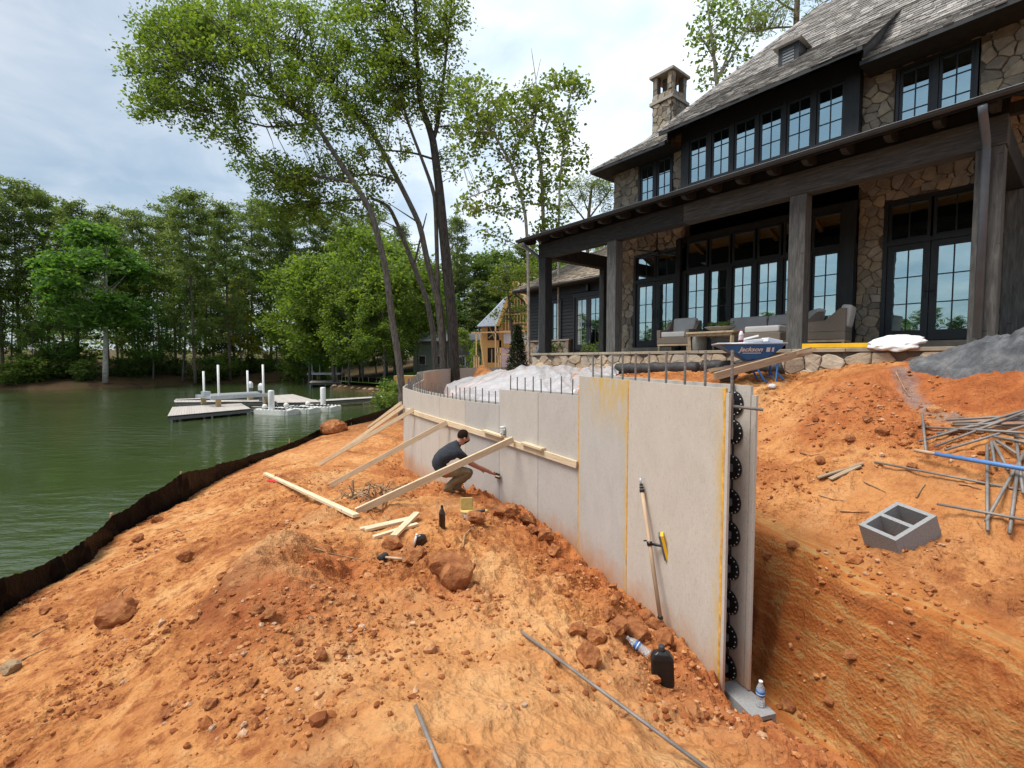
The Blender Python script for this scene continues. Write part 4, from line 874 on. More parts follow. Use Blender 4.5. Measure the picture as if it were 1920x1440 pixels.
# ------------------------------------------------------------------ the house
HB=-.3
def HL(a,b,c): return Vector((-a,b,c-HB))
def house():
    base=hw(0,0,HB); Hs=empty('lake_house',base,HROT,'dark timber and fieldstone house with a covered porch and steep shingle roof','house')
    bpy.context.view_layer.update(); MW=Matrix.Translation(base)@Matrix.Rotation(HROT,4,'Z'); tw=lambda v: MW@Vector(v)
    def bx(a0,a1,b0,b1,c0,c1,mb=None,mi=0):
        mb=mb or MB(); mb.box((-max(a0,a1),min(b0,b1),min(c0,c1)-HB),(-min(a0,a1),max(b0,b1),max(c0,c1)-HB),mi); return mb
    FR=-6.5                                            # where the facade is carried on to, beyond the frame
    # --- stone walls: backing with stones set in front
    def stone_wall(rects,seed,b=3.0,name='stone_wall',sx=.28,sy=.18):
        mb=MB()
        for i,(a0,a1,c0,c1) in enumerate(rects): bx(a0,a1,b+.02+.002*i,b+.30,c0,c1,mb)
        w=mb.build(name,'mortar',Hs); fr=lambda u,v,o: HL(u,b+.02-o,v)
        for i,(a0,a1,c0,c1) in enumerate(rects): lay_stones('house',w,fr,min(a0,a1)+.002,max(a0,a1)-.002,c0,c1,sx,sy,'fieldstone',seed*31+i)
        return w
    CU0,CU1=3.55,6.75
    stone_wall([(6.6,5.62,CU0,CU1),(5.62,4.38,6.17,CU1),(5.62,4.38,CU0,4.72),(4.38,3.98,CU0,CU1)],1,name='upper_stone_wall')
    stone_wall([(-.26,-.84,CU0,CU1-.1),(-.84,-2.12,6.10,CU1-.1),(-.84,-2.12,CU0,4.66),(-2.12,-4.2,CU0,CU1-.1),(-4.2,FR,CU0,CU1-.1)],2,name='upper_stone_wall')
    stone_wall([(6.6,5.74,.2,3.55),(5.74,4.16,3.34,3.55)],3,name='lower_stone_wall',sx=.28)
    stone_wall([(-.28,-.74,.2,3.55),(-.74,-2.3,3.38,3.6),(-2.3,-3.2,.2,3.6),(-3.2,FR,.2,3.55)],4,name='lower_stone_wall',sx=.28)
    # --- plain shell behind so the rooms stay dark
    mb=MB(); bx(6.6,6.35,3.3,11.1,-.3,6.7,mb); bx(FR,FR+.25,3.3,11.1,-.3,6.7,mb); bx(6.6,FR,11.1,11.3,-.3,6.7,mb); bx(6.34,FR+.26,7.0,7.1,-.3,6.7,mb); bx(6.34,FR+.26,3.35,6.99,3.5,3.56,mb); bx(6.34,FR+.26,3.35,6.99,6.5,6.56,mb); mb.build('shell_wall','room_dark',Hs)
    # --- windows and doors
    def sash(parent,a0,a1,c0,c1,b,nx,ny,fw=.05,name='window',mun=.022,dp=.07,gb=.025):
        mb=MB(); bx(a0,a1,b,b+dp,c0,c0+fw,mb); bx(a0,a1,b,b+dp,c1-fw,c1,mb); bx(a0,a0-fw if a0>a1 else a0+fw,b+.001,b+dp-.001,c0+fw,c1-fw,mb); bx(a1,a1+fw if a0>a1 else a1-fw,b+.001,b+dp-.001,c0+fw,c1-fw,mb)
        w=mb.build(name,'window_black',parent); A0,A1=max(a0,a1)-fw,min(a0,a1)+fw; C0,C1=c0+fw,c1-fw
        mb=MB()
        for i in range(1,nx): x=A0+(A1-A0)*i/nx; bx(x-mun/2,x+mun/2,b+.012,b+.045,C0,C1,mb)
        for j in range(1,ny): y=C0+(C1-C0)*j/ny; bx(A0,A1,b+.014,b+.043,y-mun/2,y+mun/2,mb)
        if nx*ny>1: mb.build('muntin','window_black',w)
        for i in range(nx):
            for j in range(ny):
                x0=A0+(A1-A0)*i/nx; x1=A0+(A1-A0)*(i+1)/nx; y0=C0+(C1-C0)*j/ny; y1=C0+(C1-C0)*(j+1)/ny; mb=MB()
                bx(x0-.002,x1+.002,b+gb,b+gb+.006,y0+.001,y1-.001,mb); mb.build('pane','pane',w)
        return w
    # upper left and right pairs
    for (a0,a1,c0,c1) in ((5.60,4.40,4.74,6.15),(-.86,-2.10,4.68,6.08)):
        mb=MB(); bx(a0,a1,2.985,3.14,c1-.06,c1,mb); bx(a0,a1,2.985,3.14,c0,c0+.05,mb); bx(a0,a0-.05,2.986,3.139,c0+.05,c1-.06,mb); bx(a1,a1+.05,2.986,3.139,c0+.05,c1-.06,mb); m=(a0+a1)/2; bx(m+.05,m-.05,2.984,3.139,c0+.05,c1-.06,mb)
        mb.build('window_casing','window_black',Hs)
        sash(Hs,a0-.055,m+.055,c0+.055,c1-.065,3.01,2,3); sash(Hs,m-.055,a1+.055,c0+.055,c1-.065,3.01,2,3)
        mb=MB(); bx(a0+.05,a1-.05,2.95,3.02,c0-.05,c0-.002,mb); mb.build('window_sill','window_black',Hs)
    for (x0,x1) in ((-.90,-1.18),(-1.80,-2.06)):      # curtains behind the right pair
        mb=MB(); n=26; vs=[]; 
        for i in range(n+1):
            a=x0+(x1-x0)*i/n; bb=3.22+.022*math.sin(i*1.55); vs+= [HL(a,bb,4.72),HL(a,bb,6.0)]
        mb.add(vs,[(2*i,2*i+2,2*i+3,2*i+1) for i in range(n)]); mb.build('curtain','curtain',Hs,True)
    # --- dormer band of six windows
    D0,D1,DB=3.98,-.28,2.75
    UW=[(3.74,3.20),(3.08,2.56),(2.46,1.90),(1.82,1.28),(1.19,.64),(.55,.0)]
    mb=MB(); prev=D0
    for (a0,a1) in UW: bx(prev,a0,DB,3.05,4.94,6.18,mb); prev=a1
    bx(prev,D1,DB,3.05,4.94,6.18,mb); bx(D0,D1,DB+.001,3.05,6.18,6.6,mb); bx(D0,D1,DB+.001,3.05,4.3,4.94,mb); bx(D1,D1+.06,3.05,3.4,4.3,6.7,mb); mb.build('dormer_wall','black_paint',Hs)
    for (a0,a1) in UW: sash(Hs,a0-.006,a1+.006,4.95,6.175,DB+.03,2,3,.045)
    mb=MB(); bx(D0+.03,D1-.05,DB-.07,DB-.002,4.86,4.93,mb); bx(D1-.05,D1-.002,DB-.07,3.0,4.86,4.93,mb); mb.build('dormer_sill','black_paint',Hs)
    for i in range(6):
        a0,a1=UW[i]; mb=MB(); bx(a0+.02,a1-.02,DB-.014,DB-.002,4.66,4.70,mb); bx(a0+.02,a1-.02,DB-.014,DB-.002,4.79,4.83,mb); mb.build('dormer_panel_mould','black_paint',Hs)
    for (x0,x1) in ((3.7,3.66),(2.80,2.62),(1.6,1.32),(.86,.66),(.30,.04)):
        mb=MB(); vs=[]; n=12
        for i in range(n+1): a=x0+(x1-x0)*i/n; bb=3.2+.02*math.sin(i*1.6); vs+=[HL(a,bb,4.9),HL(a,bb,6.2)]
        mb.add(vs,[(2*i,2*i+2,2*i+3,2*i+1) for i in range(n)]); mb.build('curtain','curtain',Hs,True)
    # --- ground floor window bay
    LW=[(3.86,3.28),(3.17,2.63),(2.52,1.98),(1.87,1.35),(1.24,.70),(.61,.05)]
    mb=MB(); prev=4.16
    for (a0,a1) in LW: bx(prev,a0,2.93,3.12,.2,2.5,mb); bx(a0,a1,2.94,3.12,.2,.5,mb); prev=a1
    bx(prev,-.28,2.90,3.12,.2,2.5,mb); bx(4.16,-.28,2.935,3.12,2.5,2.6,mb); bx(4.16,-.28,2.936,3.12,3.4,3.56,mb); mb.build('window_bay','black_paint',Hs)
    for (a0,a1) in LW:
        sash(Hs,a0-.006,a1+.006,.505,2.495,2.97,2,4,.045)
        sash(Hs,a0+.03,a1-.03,2.605,3.395,2.99,1,1,.05,'transom')
    mb=MB(); bx(-.02,-.27,2.80,2.93,.2,3.5,mb); mb.build('bay_corner_post','black_paint',Hs)
    mb=MB(); bx(4.14,4.0,2.82,2.93,.2,3.5,mb); mb.build('bay_corner_post','black_paint',Hs)
    # --- french doors
    def doors(a0,a1,c0,cl,ct,parent=Hs,b=3.0,rows=3,tr=True):
        mb=MB(); f=.07; bx(a0,a0-f,b-.01,b+.16,c0,ct,mb); bx(a1,a1+f,b-.01,b+.16,c0,ct,mb); bx(a0-f,a1+f,b-.009,b+.159,cl,cl+.09,mb); bx(a0-f,a1+f,b-.009,b+.159,ct-.08,ct,mb); mb.build('door_casing','window_black',parent)
        m=(a0+a1)/2
        for (x0,x1,hs) in ((a0-f-.004,m+.006,-1),(m-.006,a1+f+.004,1)):
            mb=MB(); st=.115
            bx(x0,x1,b+.03,b+.085,c0+.015,c0+.22,mb); bx(x0,x1,b+.03,b+.085,cl-.13,cl-.004,mb); bx(x0,x0-st,b+.031,b+.084,c0+.22,cl-.13,mb); bx(x1,x1+st,b+.031,b+.084,c0+.22,cl-.13,mb)
            d=mb.build('door','window_black',parent)
            A0,A1,C0,C1=x0-st,x1+st,c0+.22,cl-.13
            mb=MB(); x=(A0+A1)/2; bx(x-.011,x+.011,b+.04,b+.075,C0,C1,mb)
            for j in range(1,rows): y=C0+(C1-C0)*j/rows; bx(A0,A1,b+.042,b+.073,y-.011,y+.011,mb)
            mb.build('muntin','window_black',d)
            for i in range(2):
                for j in range(rows):
                    mb=MB(); bx(A0+(A1-A0)*i/2-.002,A0+(A1-A0)*(i+1)/2+.002,b+.053,b+.06,C0+(C1-C0)*j/rows,C0+(C1-C0)*(j+1)/rows-.001,mb); mb.build('pane','pane',d)
            hx=m+(.07 if hs<0 else -.07); mb=MB(); bx(hx-.02,hx+.02,b+.012,b+.03,1.28,1.56,mb); bx(hx,hx-.13*hs*-1,b-.02,b-.005,1.40,1.42,mb); bx(hx-.008,hx+.008,b-.02,b+.012,1.402,1.418,mb); mb.build('handle','black_plastic',d)
        if tr:
            sash(parent,a0-f-.004,m+.02,cl+.09,ct-.08,b+.04,2,1,.05,'transom'); sash(parent,m-.02,a1+f+.004,cl+.09,ct-.08,b+.04,2,1,.05,'transom')
    doors(5.74,4.16,.40,2.44,3.34); doors(-.74,-2.3,.40,2.42,3.38)
    for (a0,a1) in ((5.8,4.1),(-.7,-2.35)):
        mb=MB(); bx(a0,a1,2.6,3.0,.2,.385,mb); mb.build('door_step','cap_stone',Hs)
    # --- porch timbers
    for (a0,a1,mt) in ((6.98,6.70,'timber_dark'),(4.36,4.07,'timber_grey'),(0,-.28,'timber_grey'),(-2.50,-2.80,'timber_grey')):
        mb=MB(); bx(a0,a1,0,.285,.205,3.05,mb); mb.build('porch_post',mt,Hs,bevel=.008)
    mb=MB(); bx(7.0,2.2,.0,.28,3.055,3.47,mb); mb.build('porch_beam','timber_beam',Hs,bevel=.006)
    mb=MB(); bx(7.0,-2.82,.10,.2,3.472,3.70,mb); mb.build('frieze_board','black_paint',Hs)
    mb=MB(); bx(2.195,-2.82,.0,.28,3.055,3.47,mb); mb.build('porch_beam','timber_beam_grey',Hs,bevel=.006)
    for a in (6.72,-2.80):
        mb=MB(); bx(a+.26,a,.285,2.98,3.06,3.46,mb); mb.build('end_beam','timber_dark',Hs,bevel=.006)
    mb=MB(); bx(-2.58,-3.0,2.72,2.97,.2,3.05,mb); mb.build('wall_post','timber_grey',Hs,bevel=.006)
    mb=MB(); bx(6.95,6.75,2.72,2.97,.2,3.05,mb); mb.build('wall_post','timber_dark',Hs,bevel=.006)
    # porch roof slab, rafter tails, ceiling boards, gutter, downspouts
    RA0,RA1=7.35,-3.45; s=(4.72-3.52)/3.5
    rc=lambda b: 3.52+(b+.5)*s
    mb=MB(); mb.prism([HL(RA0,-.5,rc(-.5)),HL(RA0,3.0,rc(3.0)),HL(RA0,3.0,rc(3.0)+.07),HL(RA0,-.5,rc(-.5)+.07)],(RA0-RA1,0,0)); mb.build('porch_roof','roof_under',Hs)
    mb=MB(); bx(RA0+.02,RA1-.02,-.525,-.502,3.49,3.575,mb); mb.build('porch_fascia','black_paint',Hs)
    mb=MB(); n=7; prof=[(-.53-.05+.045*math.cos(math.pi*(k/n)+math.pi),3.565-.055*math.sin(math.pi*k/n)) for k in range(n+1)]
    prof=prof+[(p[0]*.98-.011,p[1]-.008) for p in prof[::-1]]
    mb.prism([HL(RA0,b,c) for b,c in prof],(RA0-RA1,0,0)); mb.build('gutter','gutter_metal',Hs); mb=MB(); mb.tube([HL(RA0,-.628,3.568),HL(RA1,-.628,3.568)],.006,6); mb.build('gutter_bead','downspout_metal',Hs)
    for k in range(19):
        a=7.2-k*.58; mb=MB(); P=[(-.46,rc(-.46)-.005),(-.46,rc(-.46)-.06),(-.36,rc(-.36)-.13),(-.2,rc(-.2)-.17),(.0,rc(0)-.18),(.0,rc(0)-.005)]
        mb.prism([HL(a,b,c) for b,c in P],(.09,0,0)); mb.build('rafter_tail','timber_dark',Hs)
    for k in range(6):                                # tails at the open right end
        b0=.1+k*.5; mb=MB(); P=[(-2.82,3.5),(-2.82,3.33),(-3.05,3.34),(-3.22,3.40),(-3.34,3.5)]
        mb.prism([HL(a,b0,c+ (b0+.3)*s) for a,c in P],(0,.09,0)); mb.build('rafter_tail','timber_dark',Hs)
    for k in range(22):
        b0=.285+k*.123; mb=MB(); mb.prism([HL(6.98,b0,rc(b0)-.03),HL(6.98,b0+.115,rc(b0+.115)-.03),HL(6.98,b0+.115,rc(b0+.115)-.008),HL(6.98,b0,rc(b0)-.008)],(9.8,0,0)); mb.build('ceiling_board','fir_ceiling',Hs)
    for k in range(8):
        a=6.2-k*1.2; mb=MB(); mb.prism([HL(a,.28,rc(.28)-.16),HL(a,2.95,rc(2.95)-.16),HL(a,2.95,rc(2.95)-.032),HL(a,.28,rc(.28)-.032)],(.1,0,0)); mb.build('rafter','fir_ceiling',Hs)
    for (a,b0) in ((-2.62,-.075),(7.06,.12)):
        mb=MB(); mb.tube([HL(a,-.58,3.46),HL(a,-.5,3.36),HL(a,b0-.03,3.12),HL(a,b0,2.98),HL(a,b0,.55 if a>0 else .32)]+([HL(a+.02,b0,.38),HL(a+.05,b0-.12,.2),HL(a+.05,b0-.12,-.3)] if a>0 else []),.05,12); mb.build('downspout','downspout_metal',Hs,True)
    # --- main roof
    E0,EC=2.2,6.14; prof=[(0,0),(1.2,.84),(4.86,4.62)]
    def rz(t): 
        return EC+(t*.70 if t<1.2 else .84+(t-1.2)*(4.62-.84)/3.66)
    mb=MB(); AL=6.94; RIDGE=4.86; nb=RIDGE*2
    def hipA(t): return AL-t
    tA=2.39; dq0,dq1=4.1,-.40; B0,B9=HL(AL,E0+nb,rz(0)),HL(FR-.5,E0+nb,rz(0))
    def quad(a0,a1,t0,t1,hip=False): return [HL(hipA(t0) if hip else a0,E0+t0,rz(t0)),HL(a1,E0+t0,rz(t0)),HL(a1,E0+t1,rz(t1)),HL(hipA(t1) if hip else a0,E0+t1,rz(t1))]
    for q in (quad(0,dq0,0,1.2,True),quad(0,dq0,1.2,tA,True),quad(dq1,FR-.5,0,1.2),quad(dq1,FR-.5,1.2,tA),quad(0,FR-.5,tA,RIDGE,True)): mb.add(q,[(0,1,2,3)])
    pts=[HL(AL,E0,rz(0)),HL(hipA(1.2),E0+1.2,rz(1.2)),HL(hipA(RIDGE),E0+RIDGE,rz(RIDGE)),HL(FR-.5,E0+RIDGE,rz(RIDGE)),HL(hipA(1.2),E0+nb-1.2,rz(1.2)),HL(FR-.5,E0+nb-1.2,rz(1.2)),B0,B9]
    mb.add(pts,[(0,1,4,6),(1,2,4),(2,3,5,4),(4,5,7,6)])
    for (x0,x1) in ((AL,dq0),(dq1,FR-.5)): mb.add([HL(x0,E0,rz(0)-.07),HL(x1,E0,rz(0)-.07),HL(x1,3.02,rz(0)-.03),HL(x0,3.02,rz(0)-.03)],[(0,1,2,3)])
    mb.add([HL(AL,E0,rz(0)-.07),HL(AL,E0+nb,rz(0)-.07),HL(6.55,E0+nb,rz(0)-.05),HL(6.55,E0,rz(0)-.05)],[(0,1,2,3)])
    roof=mb.build('roof','roof_under',Hs)
    # dormer roof slab
    DR=lambda b: 6.34+.72*(b-2.0); da0,da1=4.22,-.52
    mb=MB(); mb.prism([HL(da0,2.0,DR(2.0)),HL(da0,4.6,DR(4.6)),HL(da0,4.6,DR(4.6)-.09),HL(da0,2.0,DR(2.0)-.09)],(da0-da1,0,0)); droof=mb.build('dormer_roof','roof_under',Hs)
    for a in (da0-.12,da1+.08):
        mb=MB(); mb.prism([HL(a,2.22,DR(2.22)-.085),HL(a,4.58,DR(4.58)-.05),HL(a,3.4,6.93),HL(a,2.22,6.10)],(.03,0,0)); mb.build('dormer_cheek','black_paint',Hs)
    for k in range(9):
        a=4.05-k*.55; mb=MB(); mb.prism([HL(a,2.06,DR(2.06)-.095),HL(a,2.74,DR(2.74)-.095),HL(a,2.74,DR(2.74)-.2),HL(a,2.2,DR(2.2)-.16)],(.07,0,0)); mb.build('eave_bracket','timber_dark',Hs)
    # shingles: every one a tapered slab, butt ends uneven
    SH=[]; rnd=random.Random(11)
    def course(seg,tfun,alim,exp,mat_parent,off=0):
        pass
    def shingle(a0,a1,bb,cc,bt,ct,th):                # butt edge (bb,cc) to top edge (bt,ct)
        db,dc=bt-bb,ct-cc; L=math.hypot(db,dc); nb_,nc_=-dc/L,db/L; v=[]
        for (a,b,c,h) in ((a0,bb,cc,0),(a1,bb,cc,0),(a1,bt,ct,0),(a0,bt,ct,0),(a0,bb,cc,th),(a1,bb,cc,th),(a1,bt,ct,.004),(a0,bt,ct,.004)): v.append(HL(a,b+nb_*h,c+nc_*h))
        return v,[(0,1,2,3)[::-1],(4,5,6,7)[::-1],(0,1,5,4)[::-1],(1,2,6,5)[::-1],(3,0,4,7)[::-1]]
    def cover(fn,tmax,lim,exp,key,parent,lift=.012,w=(.10,.26)):
        # fn(s)->(b,c) along the slope
        s=-.03; 
        while s<tmax:
            a_hi,a_lo=lim(s); a=a_hi+rnd.uniform(0,.1)
            while a>a_lo:
                wd_=rnd.uniform(*w); j=rnd.uniform(-.018,.018); b0,c0=fn(s+j); b1,c1=fn(min(s+exp*1.9,tmax+.1)); th=rnd.uniform(.016,.032)
                SH.append((key,parent)+shingle(min(a,a_hi),max(a-wd_,a_lo-.05),b0,c0+lift,b1,c1+lift*.4,th)); a-=wd_+rnd.uniform(.004,.012)
            s+=exp
    L1=math.hypot(1.2,.84); L2=math.hypot(3.66,3.78)
    def fn_main(s):
        if s<L1: return (E0+s*1.2/L1,EC+s*.84/L1)
        q=s-L1; return (E0+1.2+q*3.66/L2,EC+.84+q*3.78/L2)
    LA=L1+(2.3-1.2)*L2/3.66
    def lim_main(s):
        t=fn_main(max(s,0))[0]-E0; return (AL-t+.03,4.16 if s<LA else FR-.4)
    cover(fn_main,L1+L2,lim_main,.145,'main',roof); cover(fn_main,LA,lambda s:(-.46,FR-.4),.145,'main',roof)
    Ld=math.hypot(2.6,2.6*.72); cover(lambda s:(2.0+s*2.6/Ld,6.34+s*2.6*.72/Ld),Ld,lambda s:(da0+.02,da1),.145,'main',droof)
    # hip caps
    for k in range(34):
        t=k*.145; a=AL-t; b=E0+t; p=HL(a,b,rz(t)+.03); q=HL(AL-t-.2,E0+t+.2,rz(t+.2)+.03); v=[]
        d=(q-p).normalized(); sd_=d.cross(Vector((0,0,1))).normalized(); u=sd_.cross(d)
        for pt in (p,q): v+=[pt-sd_*.10-u*.05,pt+u*.03,pt+sd_*.10-u*.05,pt-u*.04]
        SH.append(('main',roof,v,[(0,1,5,4),(1,2,6,5),(2,3,7,6),(3,0,4,7),(0,3,2,1),(4,5,6,7)]))
    mid=lambda v: tw((v[0]+v[1]+v[4]+v[5])/4)
    def flush(key,parent,mat,limit):
        L=[s for s in SH if s[0]==key]; 
        def vis(s):
            p=mid(s[2]); y=p.y; return y>1 and abs(p.x/y)<1.08 and (p.z-EYE)/y<.86
        V=[s for s in L if vis(s)]; V.sort(key=lambda s:mid(s[2]).length); ids=set(id(s) for s in V[:limit]); rest=MB()
        for s in L:
            if id(s) in ids: b=MB(); b.add(s[2],s[3]); b.build('shingle',mat,s[1])
            else: rest.add(s[2],s[3])
        tag(rest.build('shingle_field',mat,parent),None,None,None,'stuff')
    flush('main',roof,'shingle',290)
    for (x0,x1,bb,cc) in ((AL-.02,4.14,E0,EC),(-.42,FR-.4,E0,EC),(da0-.01,da1+.01,2.0,6.34)):
        mb=MB(); bx(x0,x1,bb-.02,bb+.01,cc-.085,cc-.005,mb); mb.build('eave_fascia','black_paint',Hs)
    # louvred roof vent
    def slope_hit(px,py):
        d=ray(px,py); nrm=np.array([-3.78,3.66])/L2                      # (b,c) normal of upper slope
        b0,c0=E0+1.2,EC+.84; o=np.array([-(P0@VA),0.]); dv=np.array([d[:2]@VA,d[2]])
        t=(nrm@(np.array([b0,c0])-o))/(nrm@dv); q=d*t; a=(q[:2]-P0)@UA; return a,(q[:2]-P0)@VA,q[2]
    a,b,c=slope_hit(1478,130)
    V=MB(); bx(a+.25,a-.25,b-.02,b+.75,c-.3,c+.62,V); vent=V.build('roof_vent','window_black',Hs)
    V=MB(); V.prism([HL(a+.36,b-.14,c+.62),HL(a-.36,b-.14,c+.62),HL(a,b-.14,c+.78)],(0,1.1,0)); V.build('vent_roof','shingle',vent)
    for k in range(7):
        V=MB(); z=c+.02+k*.075; V.prism([HL(a+.14,b-.035,z),HL(a+.14,b-.022,z),HL(a+.14,b-.022,z+.05),HL(a+.14,b-.028,z+.05)],(.28,0,0)); V.build('slat','downspout_metal',vent)
    # --- chimney
    ca0,ca1,cb0,cb1=7.05,6.25,5.75,6.68; CC=9.42
    mb=MB(); bx(ca0,ca1,cb0,cb1,-.3,CC,mb)
    for (x,y) in ((ca0,cb0),(ca1+.2,cb0),(ca0,cb1-.2),(ca1+.2,cb1-.2)): bx(x,x-.2,y,y+.2,CC+.35,CC+.98,mb)
    bx(ca0,ca1,cb0,cb1,CC+.12,CC+.35,mb); bx(ca0-.21,ca1+.21,cb0+.3,cb1-.3,CC+.35,CC+.98,mb); ch=mb.build('chimney','mortar',Hs)
    fr=lambda u,v,o: HL(u,cb0-o,v); fs=lambda u,v,o: HL(ca1-o,u,v)
    lay_stones('house',ch,fr,ca1,ca0,7.6,CC,.24,.2,'fieldstone',91); lay_stones('house',ch,fs,cb0,cb1,7.6,CC,.24,.2,'fieldstone',92)
    lay_stones('house',ch,fr,ca1,ca0,CC+.12,CC+.35,.26,.23,'fieldstone',93); lay_stones('house',ch,fs,cb0,cb1,CC+.12,CC+.35,.26,.23,'fieldstone',94)
    for u in (ca1,ca0-.2): lay_stones('house',ch,fr,u,u+.2,CC+.36,CC+.97,.2,.2,'fieldstone',95)
    for u in (cb0,cb1-.2): lay_stones('house',ch,fs,u,u+.2,CC+.36,CC+.97,.2,.2,'fieldstone',96)
    mb=MB(); bx(ca0+.09,ca1-.09,cb0-.09,cb1+.09,CC+.005,CC+.115,mb); mb.build('chimney_band','limestone',ch)
    mb=MB(); mb.add([HL(x,y,z) for x,y,z in ((ca0+.1,cb0-.1,CC+.985),(ca1-.1,cb0-.1,CC+.985),(ca1-.1,cb1+.1,CC+.985),(ca0+.1,cb1+.1,CC+.985),(ca0+.1,cb0-.1,CC+1.07),(ca1-.1,cb0-.1,CC+1.07),(ca1-.1,cb1+.1,CC+1.07),(ca0+.1,cb1+.1,CC+1.07),((ca0+ca1)/2,(cb0+cb1)/2,CC+1.16))],[(0,1,2,3),(0,4,5,1),(1,5,6,2),(2,6,7,3),(3,7,4,0),(4,8,5),(5,8,6),(6,8,7),(7,8,4)]); mb.build('chimney_cap','limestone',ch)
    # --- wing of black boards at the far end
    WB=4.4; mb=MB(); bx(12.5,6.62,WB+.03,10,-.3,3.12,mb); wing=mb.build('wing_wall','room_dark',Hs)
    holes=[(11.05,10.4,.75,2.5),(9.72,8.16,.40,2.62)]
    for k in range(16):
        c0=.86+k*.142; c1=c0+.15; segs=[(12.5,6.62)]
        for (h0,h1,z0,z1) in holes:
            if z0-.05<(c0+c1)/2<z1+.05:
                ns=[]
                for (s0,s1) in segs:
                    if s0>h0>s1 or s0>h1>s1: 
                        if s0>h0: ns.append((s0,h0))
                        if h1>s1: ns.append((h1,s1))
                    else: ns.append((s0,s1))
                segs=ns
        for (s0,s1) in segs:
            mb=MB(); mb.prism([HL(s0,WB+.028,c0),HL(s0,WB-.012,c0),HL(s0,WB+.012,c1),HL(s0,WB+.028,c1)],(s0-s1,0,0)); mb.build('siding_board','siding_black',wing)
    for k in range(16):
        c0=.86+k*.142; mb=MB(); mb.prism([HL(12.502,WB,c0),HL(12.535,WB,c0),HL(12.512,WB,c0+.15),HL(12.502,WB,c0+.15)],(0,5.5,0)); mb.build('siding_board','siding_black',wing)
    mb=MB(); bx(11.05,10.4,WB-.05,WB+.02,.7,.76,mb); bx(11.05,10.4,WB-.05,WB+.02,2.44,2.52,mb); bx(11.05,10.97,WB-.049,WB+.02,.76,2.44,mb); bx(10.48,10.4,WB-.049,WB+.02,.76,2.44,mb); mb.build('window_casing','window_black',Hs)
    sash(Hs,10.965,10.485,.765,2.435,WB-.03,2,3); doors(9.72,8.16,.40,2.52,2.66,b=WB-.03,tr=False)
    for (x0,x1) in ((9.55,9.30),(8.42,8.30)):
        mb=MB(); vs=[]; 
        for i in range(13): a=x0+(x1-x0)*i/12; vs+=[HL(a,WB+.024+.003*math.sin(i*1.6),.5),HL(a,WB+.024+.003*math.sin(i*1.6),2.4)]
        mb.add(vs,[(2*i,2*i+2,2*i+3,2*i+1) for i in range(12)]); mb.build('curtain','curtain',Hs)
    for i,(x0,x1) in enumerate(((12.55,9.85),(8.05,6.62))):
        wb=bx(x0,x1,WB-.12,WB+.02,-.3,.80).build('wing_stone_base','mortar',Hs)
        lay_stones('house',wb,lambda u,v,o: HL(u,WB-.12-o,v),x1,x0,-.2,.76,.36,.25,'terrace_stone',70+i)
    for i,(x0,x1) in enumerate(((12.6,9.82),(8.08,6.62))):
        mb=MB(); bx(x0,x1,WB-.18,WB-.005,.80,.86,mb); mb.build('water_table','cap_stone',Hs)
    wr=lambda t: 3.13+t*.62
    mb=MB(); W0,W1=13.0,6.62
    mb.add([HL(W0,3.9,wr(0)),HL(W1,3.9,wr(0)),HL(W1,7.1,wr(3.2)),HL(W0-2.9,7.1,wr(3.2)),HL(W0,10.5,wr(0)),HL(W1,10.5,wr(0)),HL(W0,3.9,wr(0)-.09),HL(W1,3.9,wr(0)-.09),HL(W0,10.5,wr(0)-.09),HL(W1,10.5,wr(0)-.09)],[(0,1,2,3),(0,3,4),(4,3,2,5),(0,6,7,1),(4,8,6,0),(6,8,9,7)]); wroof=mb.build('wing_roof','roof_under',Hs)
    Lw=math.hypot(3.2,3.2*.62); cover(lambda s:(3.9+s*3.2/Lw,3.13+s*3.2*.62/Lw),Lw,lambda s:(W0-max(s,0)*2.9/Lw+.02,W1),.15,'wing',wroof,w=(.12,.3)); flush('wing',wroof,'shake_tan',120)
    mb=MB(); mb.tube([HL(13.0,3.86,3.07),HL(6.95,3.86,3.07)],.055,8); mb.tube([HL(12.85,3.86,3.05),HL(12.85,3.95,2.9),HL(12.56,4.2,2.6)],.035,8); mb.build('wing_gutter','gutter_metal',Hs,True)
    mb=MB(); bx(8.92,8.82,WB-.18,WB-.04,2.70,2.95,mb); mb.build('wall_lantern','black_plastic',Hs)
    finish_stones('house',tw,295)
    # --- terrace
    Tr=empty('stone_terrace',base,HROT,'low fieldstone terrace under the porch with tan cap slabs','terrace')
    mb=MB(); bx(6.95,FR,-.22,2.98,-.6,.135,mb); mb.build('terrace_core','mortar',Tr)
    bw=MB(); bx(6.97,FR,-.24,-.221,-.6,.13,bw); fw_=bw.build('terrace_face','mortar',Tr)
    lay_stones('terrace',fw_,lambda u,v,o: HL(u,-.24-o,v),FR,6.97,-.42,.13,.34,.23,'terrace_stone',5,depth=.045)
    rnd2=random.Random(3); a=7.02
    while a>FR:
        w=rnd2.uniform(.7,1.2); mb=MB(); bx(a,a-w+.006,-.30,.12,.137,.2,mb); mb.build('cap_slab','cap_stone',Tr,bevel=.006); a-=w
    k=0; a=6.95
    while a>-3.2:
        for j in range(4): mb=MB(); bx(a,a-.89,.125+j*.7,.82+j*.7,.137,.198,mb); mb.build('paving_slab','cap_stone',Tr)
        a-=.895
    for i in range(3):
        mb=MB(); bx(7.98+.0*i,7.03,.5+i*.32,2.6,-.55+.02,-.12+i*.15,mb); mb.build('terrace_step','cap_stone',Tr)
    finish_stones('terrace',tw,120)
    return Hs,tw
HOUSE,TW=house()
